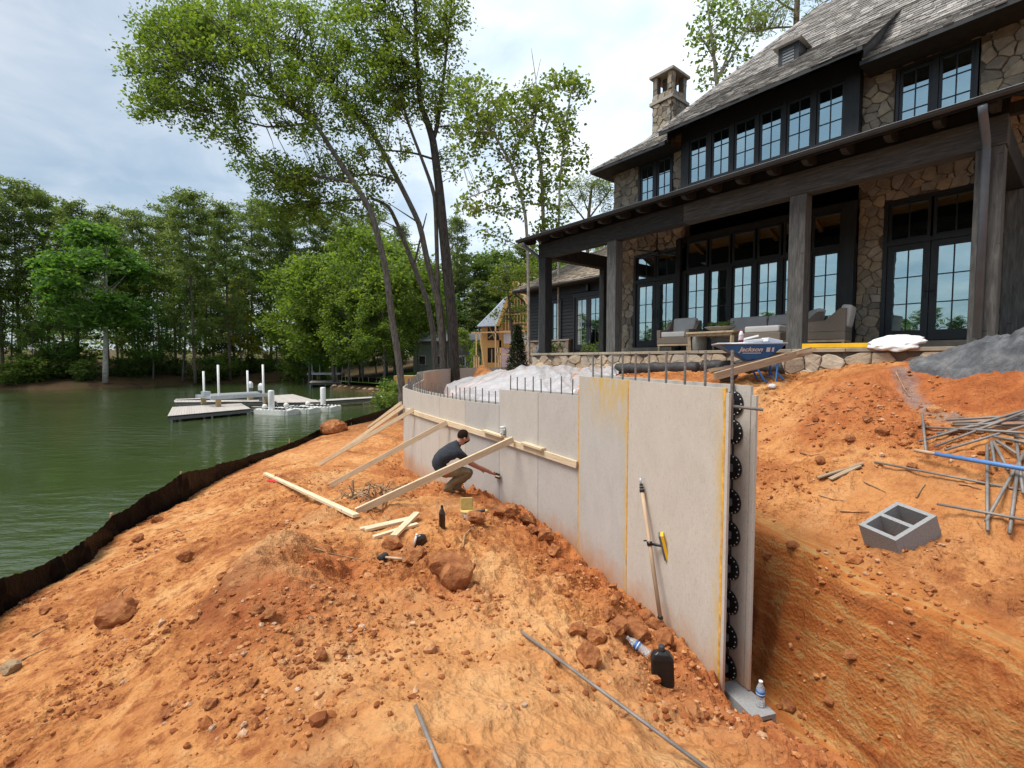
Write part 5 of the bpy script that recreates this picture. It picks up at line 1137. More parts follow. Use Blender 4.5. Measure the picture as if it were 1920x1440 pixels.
# ------------------------------------------------------------------ things on the terrace
TER=.2
def furniture():
    def place(o,a,b,rz=0): p=hw(a,b,TER); o.location=p; o.rotation_euler=(0,0,HROT+rz)
    def cushion(lo,hi,parent,name='cushion',M_=None,bev=.035):
        b=MB(); b.box(lo,hi,0,M_); me=b.build(name,'cushion',parent); bm=bmesh.new(); bm.from_mesh(me.data); bmesh.ops.bevel(bm,geom=list(bm.edges),offset=bev,segments=3,affect='EDGES',profile=.6); bm.to_mesh(me.data); bm.free(); me.data.polygons.foreach_set('use_smooth',[True]*len(me.data.polygons)); return me
    def seat(name,w,label,cat,n=1,arm='full',back=True,group=None):
        # front towards local -y; wicker shell on teak legs
        d=.80; S=empty(name,(0,0,0),0,label,cat,group)
        b=MB(); b.box((-w/2,-d/2,.20),(w/2,d/2,.36)); b.build('seat_base','wicker',S,bevel=.012)
        b=MB(); b.box((-w/2+.01,-d/2+.01,.155),(w/2-.01,d/2-.01,.198)); b.build('leg_rail','teak',S)
        for x in (-1,1):
            for y in (-1,1):
                b=MB(); b.tube([(x*(w/2-.04),y*(d/2-.04),0),(x*(w/2-.04),y*(d/2-.04),.155)],[.018,.028],6); b.build('leg','teak',S)
        if arm:
            for x in (-1,1):
                x0,x1=sorted((x*w/2,x*(w/2-.09))); b=MB()
                P=[(-d/2,.361),(-d/2,.55),(.05,.57),(d/2-.1,.80),(d/2,.80),(d/2,.361)] if arm=='full' else [(-d/2,.361),(-d/2,.52),(d/2,.52),(d/2,.361)]
                b.prism([(x0,y,z) for y,z in P],(x1-x0,0,0)); b.build('arm','wicker',S)
        if back:
            b=MB(); b.box((-w/2+.092,d/2-.09,.361),(w/2-.092,d/2,.80)); b.build('backrest','wicker',S)
        iw=(w-.2)/n if arm else (w-.04)/n; x=-iw*n/2
        for k in range(n):
            cushion((x+.006,-d/2+.01,.362),(x+iw-.006,d/2-.12,.50),S,'seat_cushion')
            if back: cushion((x+.01,d/2-.29,.49),(x+iw-.01,d/2-.11,.92),S,'back_cushion',Matrix.Translation((0,.06,0))@Matrix.Rotation(R(-9),4,'X'),.06)
            x+=iw
        return S
    s=seat('outdoor_armchair',.82,'woven armchair with pale cushions standing before the left glass doors','armchair'); place(s,2.95,1.15,R(8))
    s=seat('outdoor_armchair',.82,'woven armchair seen side on beside the stone pillar','armchair'); place(s,-.22,1.35,R(-82))
    s=seat('outdoor_sofa',2.1,'long woven sofa with pale cushions below the porch windows','sofa',2); place(s,1.35,2.1,0)
    s=seat('outdoor_armchair',.80,'woven armchair half hidden behind the middle porch post','armchair'); place(s,.40,1.55,R(-55))
    o=seat('ottoman',.74,'low woven ottoman with a flat pale cushion behind the porch post','ottoman',1,None,False); place(o,.62,.78,0)
    T=empty('coffee_table',(0,0,0),0,'low teak coffee table on the terrace carrying a planted bowl','table'); place(T,1.75,.72,0)
    b=MB(); b.box((-.56,-.34,.40),(.56,.34,.44)); b.build('tabletop','teak',T,bevel=.004)
    b=MB(); b.box((-.5,-.29,.34),(.5,-.265,.398)); b.box((-.5,.265,.34),(.5,.29,.398)); b.build('apron','teak',T)
    for x in (-1,1):
        for y in (-1,1): b=MB(); b.bar((x*.49,y*.27,0),(x*.51,y*.285,.338),.06,.06); b.build('leg','teak',T)
    Bo=empty('planted_bowl',hw(1.68,.75,TER+.44),HROT,'shallow stone bowl of dark succulents on the coffee table','planter')
    b=MB(); b.lathe([(.12,0),(.16,.01),(.30,.10),(.31,.115),(.28,.115),(.2,.08)],None,20,sx=1.15,sy=.75); b.build('bowl','concrete_bowl',Bo,True)
    rs=np.random.RandomState(5); c=np.c_[rs.uniform(-.24,.24,70),rs.uniform(-.13,.13,70),.12+rs.uniform(0,.08,70)]; leaves('plants',c,.035,10,.05,.025,'leaf_dark',Bo,6)
    P=empty('side_stool',hw(2.28,.95,TER),0,'grey drum shaped side stool beside the coffee table','stool')
    b=MB(); b.lathe([(.13,0),(.16,.04),(.17,.25),(.15,.42),(.14,.43)],None,18); b.build('stool_body','concrete_bowl',P,True)
    # ceiling fan
    p=hw(3.95,1.6,0); f=empty('ceiling_fan',(p.x,p.y,EYE+2.95),0,'dark ceiling fan hanging under the porch roof','fan')
    b=MB(); b.tube([(0,0,1.24),(0,0,0)],.018,8); b.build('rod','black_plastic',f); b=MB(); b.lathe([(.06,-.08),(.1,-.05),(.1,.02),(.05,.06)],None,14); b.build('motor','black_plastic',f,True)
    for k in range(4):
        t=k*1.57+.5; b=MB(); b.bar((.1*math.cos(t),.1*math.sin(t),-.02),(.68*math.cos(t),.68*math.sin(t),-.02),.13,.012); b.build('blade','black_plastic',f)
    # yellow box beam and white bag on the cap
    b=MB(); L=1.25; b.box((-L/2,-.04,0),(L/2,.04,.09)); b.box((-L/2+.06,-.046,.02),(L/2-.06,-.041,.07)); o=b.build('spirit_level','yellow_plastic'); o.location=hw(-.95,-.05,TER+.002); o.rotation_euler=(0,R(.6),HROT+R(3)); tag(o,'long yellow spirit level lying along the terrace edge','level')
    v,f=ico(4); v=v.copy(); n=pnoise(v[:,0]*2.5+4,v[:,1]*2.5+v[:,2]*2); n2=np.abs(pnoise(v[:,0]*5,v[:,2]*5+3)); v=v*(1+.35*n-.25*n2)[:,None]; v=v*np.array([.38,.17,.10]); v[:,2]=np.where(v[:,2]<-.06,-.06+(v[:,2]+.06)*.2,v[:,2]); v[:,2]-=np.clip(-v[:,1]-.02,0,1)*.9+np.clip(-v[:,0]-.1,0,1)*.15
    o=np_mesh('plastic_bag',v,f,'white_plastic',None,True); o.location=hw(-1.72,-.24,TER+.10); o.rotation_euler=(0,0,HROT); tag(o,'crumpled white plastic bag slumped over the terrace cap','bag')
    b=MB(); b.box((-.09,-.05,0),(.09,.05,.05)); o=b.build('white_box','white_plastic',None,bevel=.006); o.location=hw(-1.55,.05,TER+.002); o.rotation_euler=(0,0,HROT); tag(o,'small white box behind the plastic bag on the terrace','box')
def leaves(name,centers,radius,n,size,width,mat,parent,seed,flat=.8,up=.25,hang=0.,jit=.35):
    rs=np.random.RandomState(seed); C=np.repeat(np.asarray(centers,float),n,0); N=len(C)
    rad=np.repeat(np.asarray(radius,float),n) if hasattr(radius,'__len__') else radius
    g=rs.normal(size=(N,3))*.55; g[:,2]*=flat; P=C+g*(rad[:,None] if hasattr(rad,'__len__') else rad)
    d=rs.normal(size=(N,3)); d[:,2]=d[:,2]*.55-hang; d/=np.linalg.norm(d,axis=1)[:,None]
    nr=rs.normal(size=(N,3)); nr[:,2]+=up*3; s=np.cross(d,nr); s/=np.linalg.norm(s,axis=1)[:,None]+1e-9
    L=size*rs.uniform(1-jit,1+jit,N)[:,None]; Wd=width*rs.uniform(1-jit,1+jit,N)[:,None]
    co=np.stack([P,P+d*L*.45+s*Wd*.5,P+d*L,P+d*L*.45-s*Wd*.5],1).reshape(-1,3); q=np.arange(N*4).reshape(N,4)
    return np_mesh(name,co,q,mat,parent)
furniture()
# ------------------------------------------------------------------ wheelbarrow, pipe, sheeting
def wheelbarrow():
    p=wz(1412,717,-.36); g=ground(p.x,p.y); c=Vector((p.x,p.y,g))
    # local x runs from wheel (left in the photo) to handles (right)
    yaw=math.atan2(-.25,1.0); Wb=empty('wheelbarrow',c,yaw,'blue wheelbarrow with a white lettered tray loaded with white scraps','wheelbarrow')
    k=(1456-1344)/F*p.y/1.02; 
    def S(x,y,z): return Vector((x*k,y*k,z*k))
    b=MB(); vs=[];fs=[]
    top=[(-.62,-.33,.66),(.42,-.33,.66),(.42,.33,.66),(-.62,.33,.66)]; bot=[(-.14,-.15,.37),(.16,-.17,.39),(.16,.17,.39),(-.14,.15,.37)]
    vs=[S(*q) for q in top+bot]; ins=[S(q[0]*.97-.003,q[1]*.96,q[2]) for q in top]+[S(q[0],q[1]*.95,q[2]+.015) for q in bot]; vs+=ins
    fs=[(0,4,5,1),(1,5,6,2),(2,6,7,3),(3,7,4,0),(4,7,6,5),(8,9,13,12),(9,10,14,13),(10,11,15,14),(11,8,12,15),(12,13,14,15),(0,1,9,8),(1,2,10,9),(2,3,11,10),(3,0,8,11)]
    b.add(vs,fs); tray=b.build('tray','blue_paint',Wb,bevel=.02)
    b=MB(); b.tube([S(*q) for q in top]+[S(*top[0])],.014*k,8); b.build('rim','galvanised',tray,True)
    # lettering on the near side of the tray
    cu=bpy.data.curves.new('lettering','FONT'); cu.body='Jackson'; cu.size=.115*k; cu.extrude=.001; cu.align_x='CENTER'; cu.offset=.003*k; cu.shear=.25
    to=bpy.data.objects.new('lettering',cu); COL.objects.link(to); cu.materials.append(M['label_white']); to.parent=tray
    n0=(S(*bot[0])-S(*top[0])); ex=(S(*top[1])-S(*top[0])).normalized(); mid=(S(*top[0])+S(*top[1]))*.5*.62+(S(*bot[0])+S(*bot[1]))*.5*.38
    ez=((S(*top[0])+S(*top[1]))*.5-(S(*bot[0])+S(*bot[1]))*.5).normalized(); nn=ex.cross(ez).normalized(); ez=nn.cross(ex)
    bpy.context.view_layer.update(); tm_=bpy.data.meshes.new_from_object(to.evaluated_get(bpy.context.evaluated_depsgraph_get())); bpy.data.objects.remove(to); to=bpy.data.objects.new('lettering',tm_); COL.objects.link(to); to.parent=tray
    o=mid+nn*.006-ez*.02-ex*.05*k; to.matrix_local=Matrix(((ex.x,ez.x,nn.x,o.x),(ex.y,ez.y,nn.y,o.y),(ex.z,ez.z,nn.z,o.z),(0,0,0,1)))
    for (dx,dz,w,h) in ((.26,.04,.055,.08),(.33,.04,.03,.08)):
        b=MB(); q=mid+nn*.006+ex*(dx-.05)*k+ez*(dz-.03)*k; b.bar(q-ex*w*k/2,q+ex*w*k/2,.003,h*k,ez); b.build('logo_mark','label_white',tray)
    b=MB(); q=mid+nn*.006-ez*.055*k-ex*.03*k; b.bar(q-ex*.14*k,q+ex*.14*k,.003,.014*k,ez); b.build('logo_line','label_white',tray)
    # undercarriage
    for y in (-.2,.2):
        b=MB(); b.bar(S(-.72,y*.35,.20),S(.85,y*1.35,.56),.035*k,.05*k); b.build('handle_bar','old_plank',Wb)
        b=MB(); b.tube([S(-.05,y,.36),S(.12,y,.05),S(.20,y,.0),S(.30,y,.02),S(.32,y,.40)],.016*k,8); b.build('leg','blue_paint',Wb,True)
        b=MB(); b.tube([S(.30,y,.2),S(.46,y*1.1,.0)],.013*k,6); b.build('leg_brace','blue_paint',Wb)
    b=MB(); b.tube([S(.25,-.2,.10),S(.25,.2,.10)],.012*k,6); b.build('cross_brace','blue_paint',Wb)
    Rm=Matrix.Translation(S(-.42,0,.19))@Matrix.Rotation(math.pi/2,4,'X'); b=MB(); r=.19*k
    b.lathe([(r*.62,-.035*k),(r*.9,-.05*k),(r*1.0,-.03*k),(r*1.02,0),(r*1.0,.03*k),(r*.9,.05*k),(r*.62,.035*k)],Rm,24); b.build('wheel','tyre',Wb,True)
    b=MB(); b.lathe([(r*.6,-.04*k),(r*.2,-.05*k),(r*.2,.05*k),(r*.6,.04*k)],Rm,16); b.build('hub','blue_paint',Wb,True)
    # load
    z=.66; G='white scraps heaped in the wheelbarrow'
    for i,(x,y,zz,l,w,h,ry,rzz,lab) in enumerate(((-.32,-.1,.67,.36,.2,.02,R(-4),.2,'flat white board lying low in the wheelbarrow tray'),(.0,.05,.71,.42,.2,.05,R(-6),-.1,'thick white board leaning across the middle of the wheelbarrow tray'),(-.05,.18,.77,.32,.08,.03,R(-14),.0,'tilted white strip on top of the wheelbarrow load'),(.26,-.05,.70,.26,.2,.07,R(12),.3,'wedge of white scrap at the handle end of the wheelbarrow'))):
        b=MB(); b.box((-l/2*k,-w/2*k,-h/2*k),(l/2*k,w/2*k,h/2*k)); o=b.build('white_scrap','white_plastic',None,bevel=.004); q=Matrix.Translation(c)@Matrix.Rotation(yaw,4,'Z')@S(x,y,zz); o.location=q; o.rotation_euler=(0,ry,yaw+rzz); tag(o,lab,'scrap',G)
    q=Matrix.Translation(c)@Matrix.Rotation(yaw,4,'Z')@S(-.23,-.12,.66); B=empty('drink_bottle',q,0,'clear bottle of red drink standing in the wheelbarrow load','bottle')
    b=MB(); b.lathe([(.034,0),(.036,.01),(.036,.10),(.035,.11)],None,14); b.build('drink','red_drink',B,True)
    b=MB(); b.lathe([(.0365,.06),(.0372,.065),(.0372,.11),(.0365,.115)],None,14); b.build('paper_label','pink_board',B,True)
    b=MB(); b.lathe([(.035,.11),(.036,.15),(.02,.195),(.014,.205)],None,14); b.build('bottle_neck','label_white',B,True)
    b=MB(); b.lathe([(.016,.205),(.016,.225)],None,10); b.build('cap','red_cloth',B,True)
    # plank leaning across
    a=wy(1340,706,p.y-.75); d=wy(1520,657,p.y-.25); a.z=max(a.z,ground(a.x,a.y)+.05)
    board('leaning_plank',a,d,.05,.11,'long weathered plank propped at a slant in front of the wheelbarrow','plank',None,'old_plank')
    b=MB(); v,f=ico(2); o=np_mesh('paper_scrap',v*np.array([.06,.05,.045])*(1+.3*pnoise(v[:,0]*3,v[:,1]*3+v[:,2]))[:,None],f,'white_plastic'); q=hit(1448,727); o.location=q+Vector((0,0,.02)); tag(o,'crumpled white paper scrap on the clay below the wheelbarrow','paper')
wheelbarrow()
def pipes():
    def roll(p,q,r,label,mat='black_rubber'):
        b=MB(); n=26; d=(q-p); rnd=random.Random(1); pts=[p+d*(i/n)+Vector((rnd.uniform(-.012,.012),rnd.uniform(-.012,.012),rnd.uniform(-.012,.012))) for i in range(n+1)]
        b.tube([x-p for x in pts],[r*(1+.05*math.sin(i*2.1)+rnd.uniform(-.05,.05)) for i in range(n+1)],14); o=b.build('drain_pipe',mat,None,True); o.location=p; tag(o,label,'pipe','black pipes along the terrace foot')
    for (x0,y0,x1,y1,lab) in ((1206,687,1345,697,'black fabric wrapped drain roll lying below the terrace wall'),(1352,700,1494,696,'straight black drain pipe lying behind the wheelbarrow')):
        p=hw(*{1206:(3.05,-1.15),1352:(1.0,-1.15)}[x0],0); q=hw(*{1345:(1.12,-1.1),1494:(-.35,-.95)}[x1],0); r=.125
        p.z=ground(p.x,p.y)+r*.85; q.z=ground(q.x,q.y)+r*.85; roll(p,q,r,lab)
pipes()
def sheeting():
    # clear plastic draped over the fill between wall and terrace
    nx,ny=200,110; up_=[hw(a,-.45,0) for a in (8.6,7.6,6.4,5.0,4.2,3.4)]; lo=[Vector((-2.55,17.5,0)),Vector((-1.75,12.6,0)),Vector((-.75,10.3,0)),Vector((.15,9.0,0)),Vector((.95,8.35,0)),Vector((1.75,8.6,0))]
    def lerp(L,u): 
        f=u*(len(L)-1); i=min(int(f),len(L)-2); f-=i; return L[i]*(1-f)+L[i+1]*f
    X=[];Y=[]
    for i in range(ny+1):
        for j in range(nx+1):
            u=j/nx; v=i/ny; p=lerp(lo,u)*(1-v)+lerp(up_,u)*v; X.append(p.x); Y.append(p.y)
    X=np.array(X);Y=np.array(Y); U=np.tile(np.linspace(0,1,nx+1),ny+1); V_=np.repeat(np.linspace(0,1,ny+1),nx+1)
    g=ground_np(X,Y,False); z=np.maximum(g,-1.05+.62*V_+.1*U)+.06
    z+=-.05+.12*np.exp(-((U-.30)/.16)**2-((V_-.72)/.22)**2)+.10*np.exp(-((U-.12)/.1)**2-((V_-.35)/.3)**2)
    s=U*7+V_*2.2; s=s+.5*pnoise(U*4,V_*3); fold=1-np.abs(pnoise(s*.9,V_*.6+3))*2.4; fold2=1-np.abs(pnoise(s*2.0+V_*1.2,V_*.8+9))*2.2; fold3=1-np.abs(pnoise(s*4.2-V_*1.5,V_*1.+19))*2.2
    z+=(.08*fold+.06*fold2+.028*fold3)*sm(0,.06,V_)*sm(0,.05,U); e=np.minimum(np.minimum(V_,1-V_),np.minimum(U,1-U)); z-=(.10*(1-sm(0,.05,e)))
    X=X+.05*pnoise(U*9,V_*9); co=np.c_[X,Y,z+EYE]; i=np.arange(ny)[:,None]*(nx+1)+np.arange(nx)[None]; q=np.stack([i,i+1,i+nx+2,i+nx+1],-1).reshape(-1,4)
    o=np_mesh('plastic_sheeting',co,q,'sheeting',None,True); tag(o,'wrinkled translucent plastic sheeting draped over fill behind the form wall','sheet')
    # grey sheet over the berm on the right
    nx,ny=90,40; A=[wy(1692,688,6.3),wy(1790,664,5.95),wy(1925,641,5.5),Vector((7.2,4.5,0))]; Bq=[wy(1700,700,6.0),wy(1790,690,5.45),wy(1930,684,4.9),Vector((6.6,3.9,0))]
    X=[];Y=[]
    for i in range(ny+1):
        for j in range(nx+1): u=j/nx;v=i/ny; p=lerp(Bq,u)*(1-v)+lerp(A,u)*v; X.append(p.x);Y.append(p.y)
    X=np.array(X);Y=np.array(Y);U=np.tile(np.linspace(0,1,nx+1),ny+1);V_=np.repeat(np.linspace(0,1,ny+1),nx+1)
    z=ground_np(X,Y)+.025+.03*(1-np.abs(pnoise(U*16+V_*4,V_*4))*2.4); e=np.minimum(np.minimum(V_,1-V_),np.minimum(U,1-U)); z-=.06*(1-sm(0,.12,e))
    co=np.c_[X,Y,z+EYE]; i=np.arange(ny)[:,None]*(nx+1)+np.arange(nx)[None]; q=np.stack([i,i+1,i+nx+2,i+nx+1],-1).reshape(-1,4)
    o=np_mesh('erosion_sheet',co,q,'grey_sheet',None,True); tag(o,'dusty grey erosion sheet covering the top of the clay berm','sheet')
    for (px,py,w,lab,sd) in ((1022,676,26,'pale pointed stone weighing the sheeting against the terrace wall',3),(985,678,10,'small dark stone pinning the peak of the plastic sheeting',4),(1172,700,18,'broken tan brick lump lying on the plastic sheeting',6)):
        p=hw(*{1022:(6.1,-.75),985:(6.9,-.9),1172:(3.7,-.75)}[px],0); s=w/2/F*p.y; v,f=rock_mesh(sd,2); o=np_mesh('loose_stone',v*s,f,'riprap'); o.location=(p.x,p.y,ground(p.x,p.y)+.12); tag(o,lab,'rock')
sheeting()
# ------------------------------------------------------------------ silt fence
def silt_fence():
    base=[(-40,1200,-3.0),(0,1160,-3.05),(105,1092,-3.12),(160,1062,-3.15),(215,1008,-3.2),(280,975,-3.23),(345,943,-3.27),(410,902,-3.35),(470,873,-3.42),(545,842,-3.5),(605,816,-3.52),(660,800,-3.52),(740,772,-3.52)]
    topy={0:1087,105:1045,160:1012,215:965,280:925,345:887,410:870,470:853,545:830,605:802}
    P=[]; 
    for (x,y,c) in base:
        p=wz(x,y,c); t=wy(x,topy[x],p.y).z if x in topy else p.z+.42; P.append((p,max(.25,min(.75,t-p.z))))
    Fn=empty('silt_fence',(0,0,0),0,'sagging black fabric silt fence between the clay bank and the lake','fence')
    n=14; rows=12; vs=[]; st=[]
    pts=[];hh=[]
    for i in range(len(P)-1):
        for k in range(n):
            f=k/n; g=f*f*(3-2*f); pts.append(P[i][0].lerp(P[i+1][0],f)); hh.append(P[i][1]*(1-g)+P[i+1][1]*g-.035*math.sin(math.pi*f))
    pts.append(P[-1][0]); hh.append(P[-1][1]); m=len(pts); X=np.array([p.x for p in pts]);Y=np.array([p.y for p in pts]);Z=np.array([ground(p.x,p.y) for p in pts])
    zz=np.array([p.z for p in pts]); vs=[]
    for r in range(rows+1):
        f=r/rows; s=np.arange(m)/n
        fr_=s-np.floor(s); pull=np.minimum(fr_,1-fr_); fold=.07*pnoise(s*4.3+f*1.2,np.full(m,f*.8))+.055*np.sin(s*40+f*9*(fr_-.5))*np.exp(-pull*5)+.03*pnoise(s*16,np.full(m,f*.9))
        d=fold*(.35+.65*np.sin(np.pi*min(1,f+.1)))
        vs.append(np.c_[X+d+(1-f)*.03,Y+d*.4,np.minimum(zz,Z+.05)-.08+(np.array(hh)+.08)*f+.012*np.sin(s*31)*f])
    co=np.concatenate(vs); i=np.arange(rows)[:,None]*m+np.arange(m-1)[None]; q=np.stack([i,i+1,i+m+1,i+m],-1).reshape(-1,4)
    fb=np_mesh('fabric',co,q,'silt_fabric',Fn,True)
    for k in (1,4,6,8,9,10,11,12):
        p,h=P[k]; b=MB(); b.bar((p.x-.04,p.y-.0,p.z-.35),(p.x-.045,p.y,p.z+h+(.03 if k!=9 else .16)),.035,.035); b.build('stake','wood_stake',Fn)
silt_fence()
# ------------------------------------------------------------------ docks and lifts
def rect_slab(b,P,z0,z1): b.prism([(p[0],p[1],z0) for p in P],(0,0,z1-z0))
def dock_deck(name,P,z,label,group=None,th=.28,n=14,posts=True):
    # P: four corners, planks run across from edge 0-1 to edge 3-2
    D=empty(name,(P[0][0],P[0][1],0),0,label,'dock',group); o=Vector((P[0][0],P[0][1],0)); Q=[Vector((p[0],p[1],0))-o for p in P]
    def L(u,v): return (Q[0]*(1-u)+Q[1]*u)*(1-v)+(Q[3]*(1-u)+Q[2]*u)*v
    b=MB(); c=sum(Q,Vector())/4; R_=[c+(q-c)*.985 for q in Q]; rect_slab(b,[(q.x,q.y) for q in R_],z-th,z-.03); b.build('frame','dock_side',D)
    b=MB(); R_=[c+(q-c)*.992 for q in Q]; rect_slab(b,[(q.x,q.y) for q in R_],z-.09,z-.031); b.build('edge_band','dock_black',D)
    for k in range(n):
        u0,u1=(k+.04)/n,(k+.96)/n; b=MB(); b.prism([L(u0,0)+Vector((0,0,z-.03)),L(u1,0)+Vector((0,0,z-.03)),L(u1,1)+Vector((0,0,z-.03)),L(u0,1)+Vector((0,0,z-.03))],(0,0,.03)); b.build('plank','deck_composite',D)
    if posts:
        for u,v in ((.04,.05),(.5,.05),(.96,.05),(.04,.95),(.96,.95)):
            p=L(u,v); b=MB(); b.tube([(p.x,p.y,-1.6),(p.x,p.y,z-th)],.06,8); b.build('pile','galvanised',D)
    return D
def docks():
    z=.42
    def g(x,y,zz=None): p=wz(x,y,(z if zz is None else zz)-EYE); return (p.x,p.y)
    def st(parent,p,q): pass
    dock_deck('dock',[g(314,780),g(470,766),g(452,756),g(323,763)],z,'low grey swim platform at the outer end of the dock',n=34)
    # boat slip: two fingers, head walk, gangway
    z2=.55
    def g2(x,y): p=wz(x,y,z2-EYE); return (p.x,p.y)
    dock_deck('dock',[g2(327,754),g2(600,752),g2(592,749),g2(326,750.5)],z2,'narrow dock finger on the near side of the boat lift','dock walks',n=40)
    dock_deck('dock',[g2(328,749.5),g2(520,743),g2(518,741),g2(329,748)],z2,'narrow dock finger on the far side of the boat lift','dock walks',n=30)
    dock_deck('dock',[g2(520,755),g2(602,753.5),g2(549,739),g2(505,742)],z2+.004,'wide dock head between the lift slip and the gangway','dock walks',n=12)
    dock_deck('gangway',[g2(600,752.5),g2(752,742.5),g2(752,740.5),g2(597,749.5)],z2+.008,'long pale gangway leading from the shore to the dock','dock walks',n=50)
    # ladder
    p=wz(486,766,.3-EYE); Ld=empty('dock_ladder',(p.x,p.y,0),R(-14),'three step ladder at the end of the swim platform','ladder')
    for k in range(3): b=MB(); b.box((-.6,-.12,.08+k*.16),(.6,.12,.11+k*.16)); b.build('step','deck_composite',Ld)
    for x in (-.6,.6): b=MB(); b.box((x-.03,-.03,-.3),(x+.03,.03,.5)); b.build('rail','dock_black',Ld)
    # boat lift
    def lift(c,yaw,w,d,label,h=2.5,zc=.95,group=None):
        Lf=empty('boat_lift',(c[0],c[1],0),yaw,label,'boat lift',group)
        for y in (-d/2,d/2):
            b=MB(); b.box((-w/2,y-.08,zc),(w/2,y+.08,zc+.26)); b.build('side_beam','galvanised',Lf)
            for x in (-w/2+.5,w/2-.5): b=MB(); b.box((x-.14,y-.14,.45),(x+.14,y+.14,zc-.003)); b.build('support_post','treated_post',Lf)
            for x in (-w*.36,w*.36):
                b=MB(); b.tube([(x,y+.18,-1.2),(x,y+.18,zc+h*(1 if y<0 else .8))],.075,10); b.build('guide_post','white_vinyl',Lf,True)
        for x in (-w/2+.12,w/2-.12): b=MB(); b.box((x-.07,-d/2+.085,zc+.05),(x+.07,d/2-.085,zc+.2)); b.build('cross_beam','galvanised',Lf)
        for y in (-.5,.5): b=MB(); b.box((-w/2+.3,y-.07,zc+.205),(w/2-.3,y+.07,zc+.30)); b.build('bunk','white_vinyl',Lf)
        b=MB(); b.box((-w/2-.02,-.3,zc+.27),(-w/2+.4,.3,zc+.55)); b.build('motor_box','galvanised',Lf)
        return Lf
    a=wz(372,764,-EYE+.45); bq=wz(470,757,-EYE+.45)
    ya=math.atan2(bq.y-a.y,bq.x-a.x); lift(((a.x+bq.x)/2-.2,(a.y+bq.y)/2+1.6),ya,(bq-a).length*1.25,2.6,'galvanised boat lift with white guide posts over the dock slip',2.5)
    # pedestal lamps
    for (x,y,lab) in ((490,752,'white headed pedestal lamp on the dock next to the lift guide posts'),(470,746,'white headed pedestal lamp on the far finger of the dock')):
        p=wz(x,y,z2-EYE); l=empty('pedestal_lamp',(p.x,p.y,z2),0,lab,'lamp'); b=MB(); b.box((-.12,-.12,0),(.12,.12,.85)); b.build('pedestal','dock_side',l); b=MB(); b.lathe([(.2,.85),(.22,.9),(.22,1.25),(.12,1.38),(.05,1.42)],Matrix.Rotation(.785,4,'Z'),4); b.build('lamp_head','white_vinyl',l)
    # floating jet ski ports
    for i,(x,y) in enumerate(((545,776),(585,773),(625,769.5))):
        p=wz(x-22,y,-EYE); q=empty('jet_ski_port',(p.x,p.y,0),R(-20),['white floating jet ski port next to the swim platform ladder','white floating jet ski port in the middle of the row of three','white floating jet ski port nearest the gangway'][i],'float','floating ports beside the dock')
        b=MB(); vs=[];fs=[]; nx,ny=18,8; Lx,Ly=3.0,1.5
        for s in range(ny+1):
            for r in range(nx+1):
                u,v=r/nx,s/ny; x_=(u-.5)*Lx; y_=(v-.5)*Ly; cr=abs(v-.5)*2; zt=.30+.10*math.sin(u*math.pi*9)**2*(cr>.3)-.13*(1-cr**2)*(.15<u<.9)+.12*max(0,u-.85)/.15*(1-cr)
                vs.append((x_*(1-.10*cr*(u>.9)),y_*(1-.25*max(0,u-.8)/.2),zt))
        k=len(vs); vs+=[(a,b_,-.15) for a,b_,c in vs]
        for s in range(ny):
            for r in range(nx): a=s*(nx+1)+r; fs.append((a,a+1,a+nx+2,a+nx+1))
        for r in range(nx): fs.append((r,k+r,k+r+1,r+1)); t=ny*(nx+1)+r; fs.append((t,t+1,k+t+1,k+t))
        for s in range(ny): a=s*(nx+1); fs.append((a,a+nx+1,k+a+nx+1,k+a)); a+=nx; fs.append((a,k+a,k+a+nx+1,a+nx+1))
        b.add(vs,fs); b.build('hull','hdpe_white',q); 
        b=MB()
        for r in range(6): b.tube([(-1.0+r*.36,-.45,.36),(-1.0+r*.36,.45,.36)],.03,6)
        tag(b.build('roller','dock_black',q),None,None,None,'stuff'); b=MB(); b.lathe([(.02,.3),(.16,.36),(.19,.5),(.12,.62),(.02,.66)],Matrix.Translation((-1.3,0,0)),12); b.build('bow_stop','hdpe_white',q,True)
    for (x,y,lab) in ((509,766,'white mooring pile between the ladder and the first jet ski port'),(606,757,'white mooring pile at the foot of the gangway')):
        p=wz(x,y,-EYE+.4); b=MB(); b.lathe([(.2,-1.6),(.2,1.6),(.17,1.68),(.02,1.7)],None,14); o=b.build('mooring_pile','white_vinyl',None,True); o.location=(p.x,p.y,0); tag(o,lab,'pile')
    # far dock with its own lift, edging stones, black barrier
    P=[wz(x,y,-EYE+.6) for x,y in ((579,718),(640,717),(640,712.5),(583,713))]; dock_deck('dock',[(p.x,p.y) for p in P],.6,'small low dock on the far side of the cove',n=10)
    a=wz(570,709,-EYE+.9); bq=wz(630,709,-EYE+.9); lift(((a.x+bq.x)/2,(a.y+bq.y)/2+3),0,(bq-a).length*1.05,3,'second galvanised boat lift with white posts across the cove',3.6,1.4)
    G='edging boulders along the cove'
    for i,x in enumerate(range(626,738,12)):
        y=727+(x-626)*.085; p=wz(x,y,-EYE+.1); s=.5; v,f=rock_mesh(100+i,2,.3,.6); o=np_mesh('edging_boulder',v*np.array([.55,.45,.6]),f,'riprap'); o.location=(p.x,p.y,.18); o.rotation_euler=(0,0,i); tag(o,'tan edging boulder in the row lining the cove below the black barrier','rock',G)
    L_=[wz(x,y,-EYE+.35) for x,y in ((640,722),(672,724),(705,726),(742,729))]; Fn=empty('barrier_fence',(0,0,0),0,'black silt barrier on wooden stakes edging the green lawn','fence')
    b=MB()
    for i in range(3): p,q=L_[i],L_[i+1]; b.add([(p.x,p.y,.3),(q.x,q.y,.3),(q.x,q.y,1.5),(p.x,p.y,1.5)],[(0,1,2,3)])
    b.build('fabric','silt_fabric',Fn)
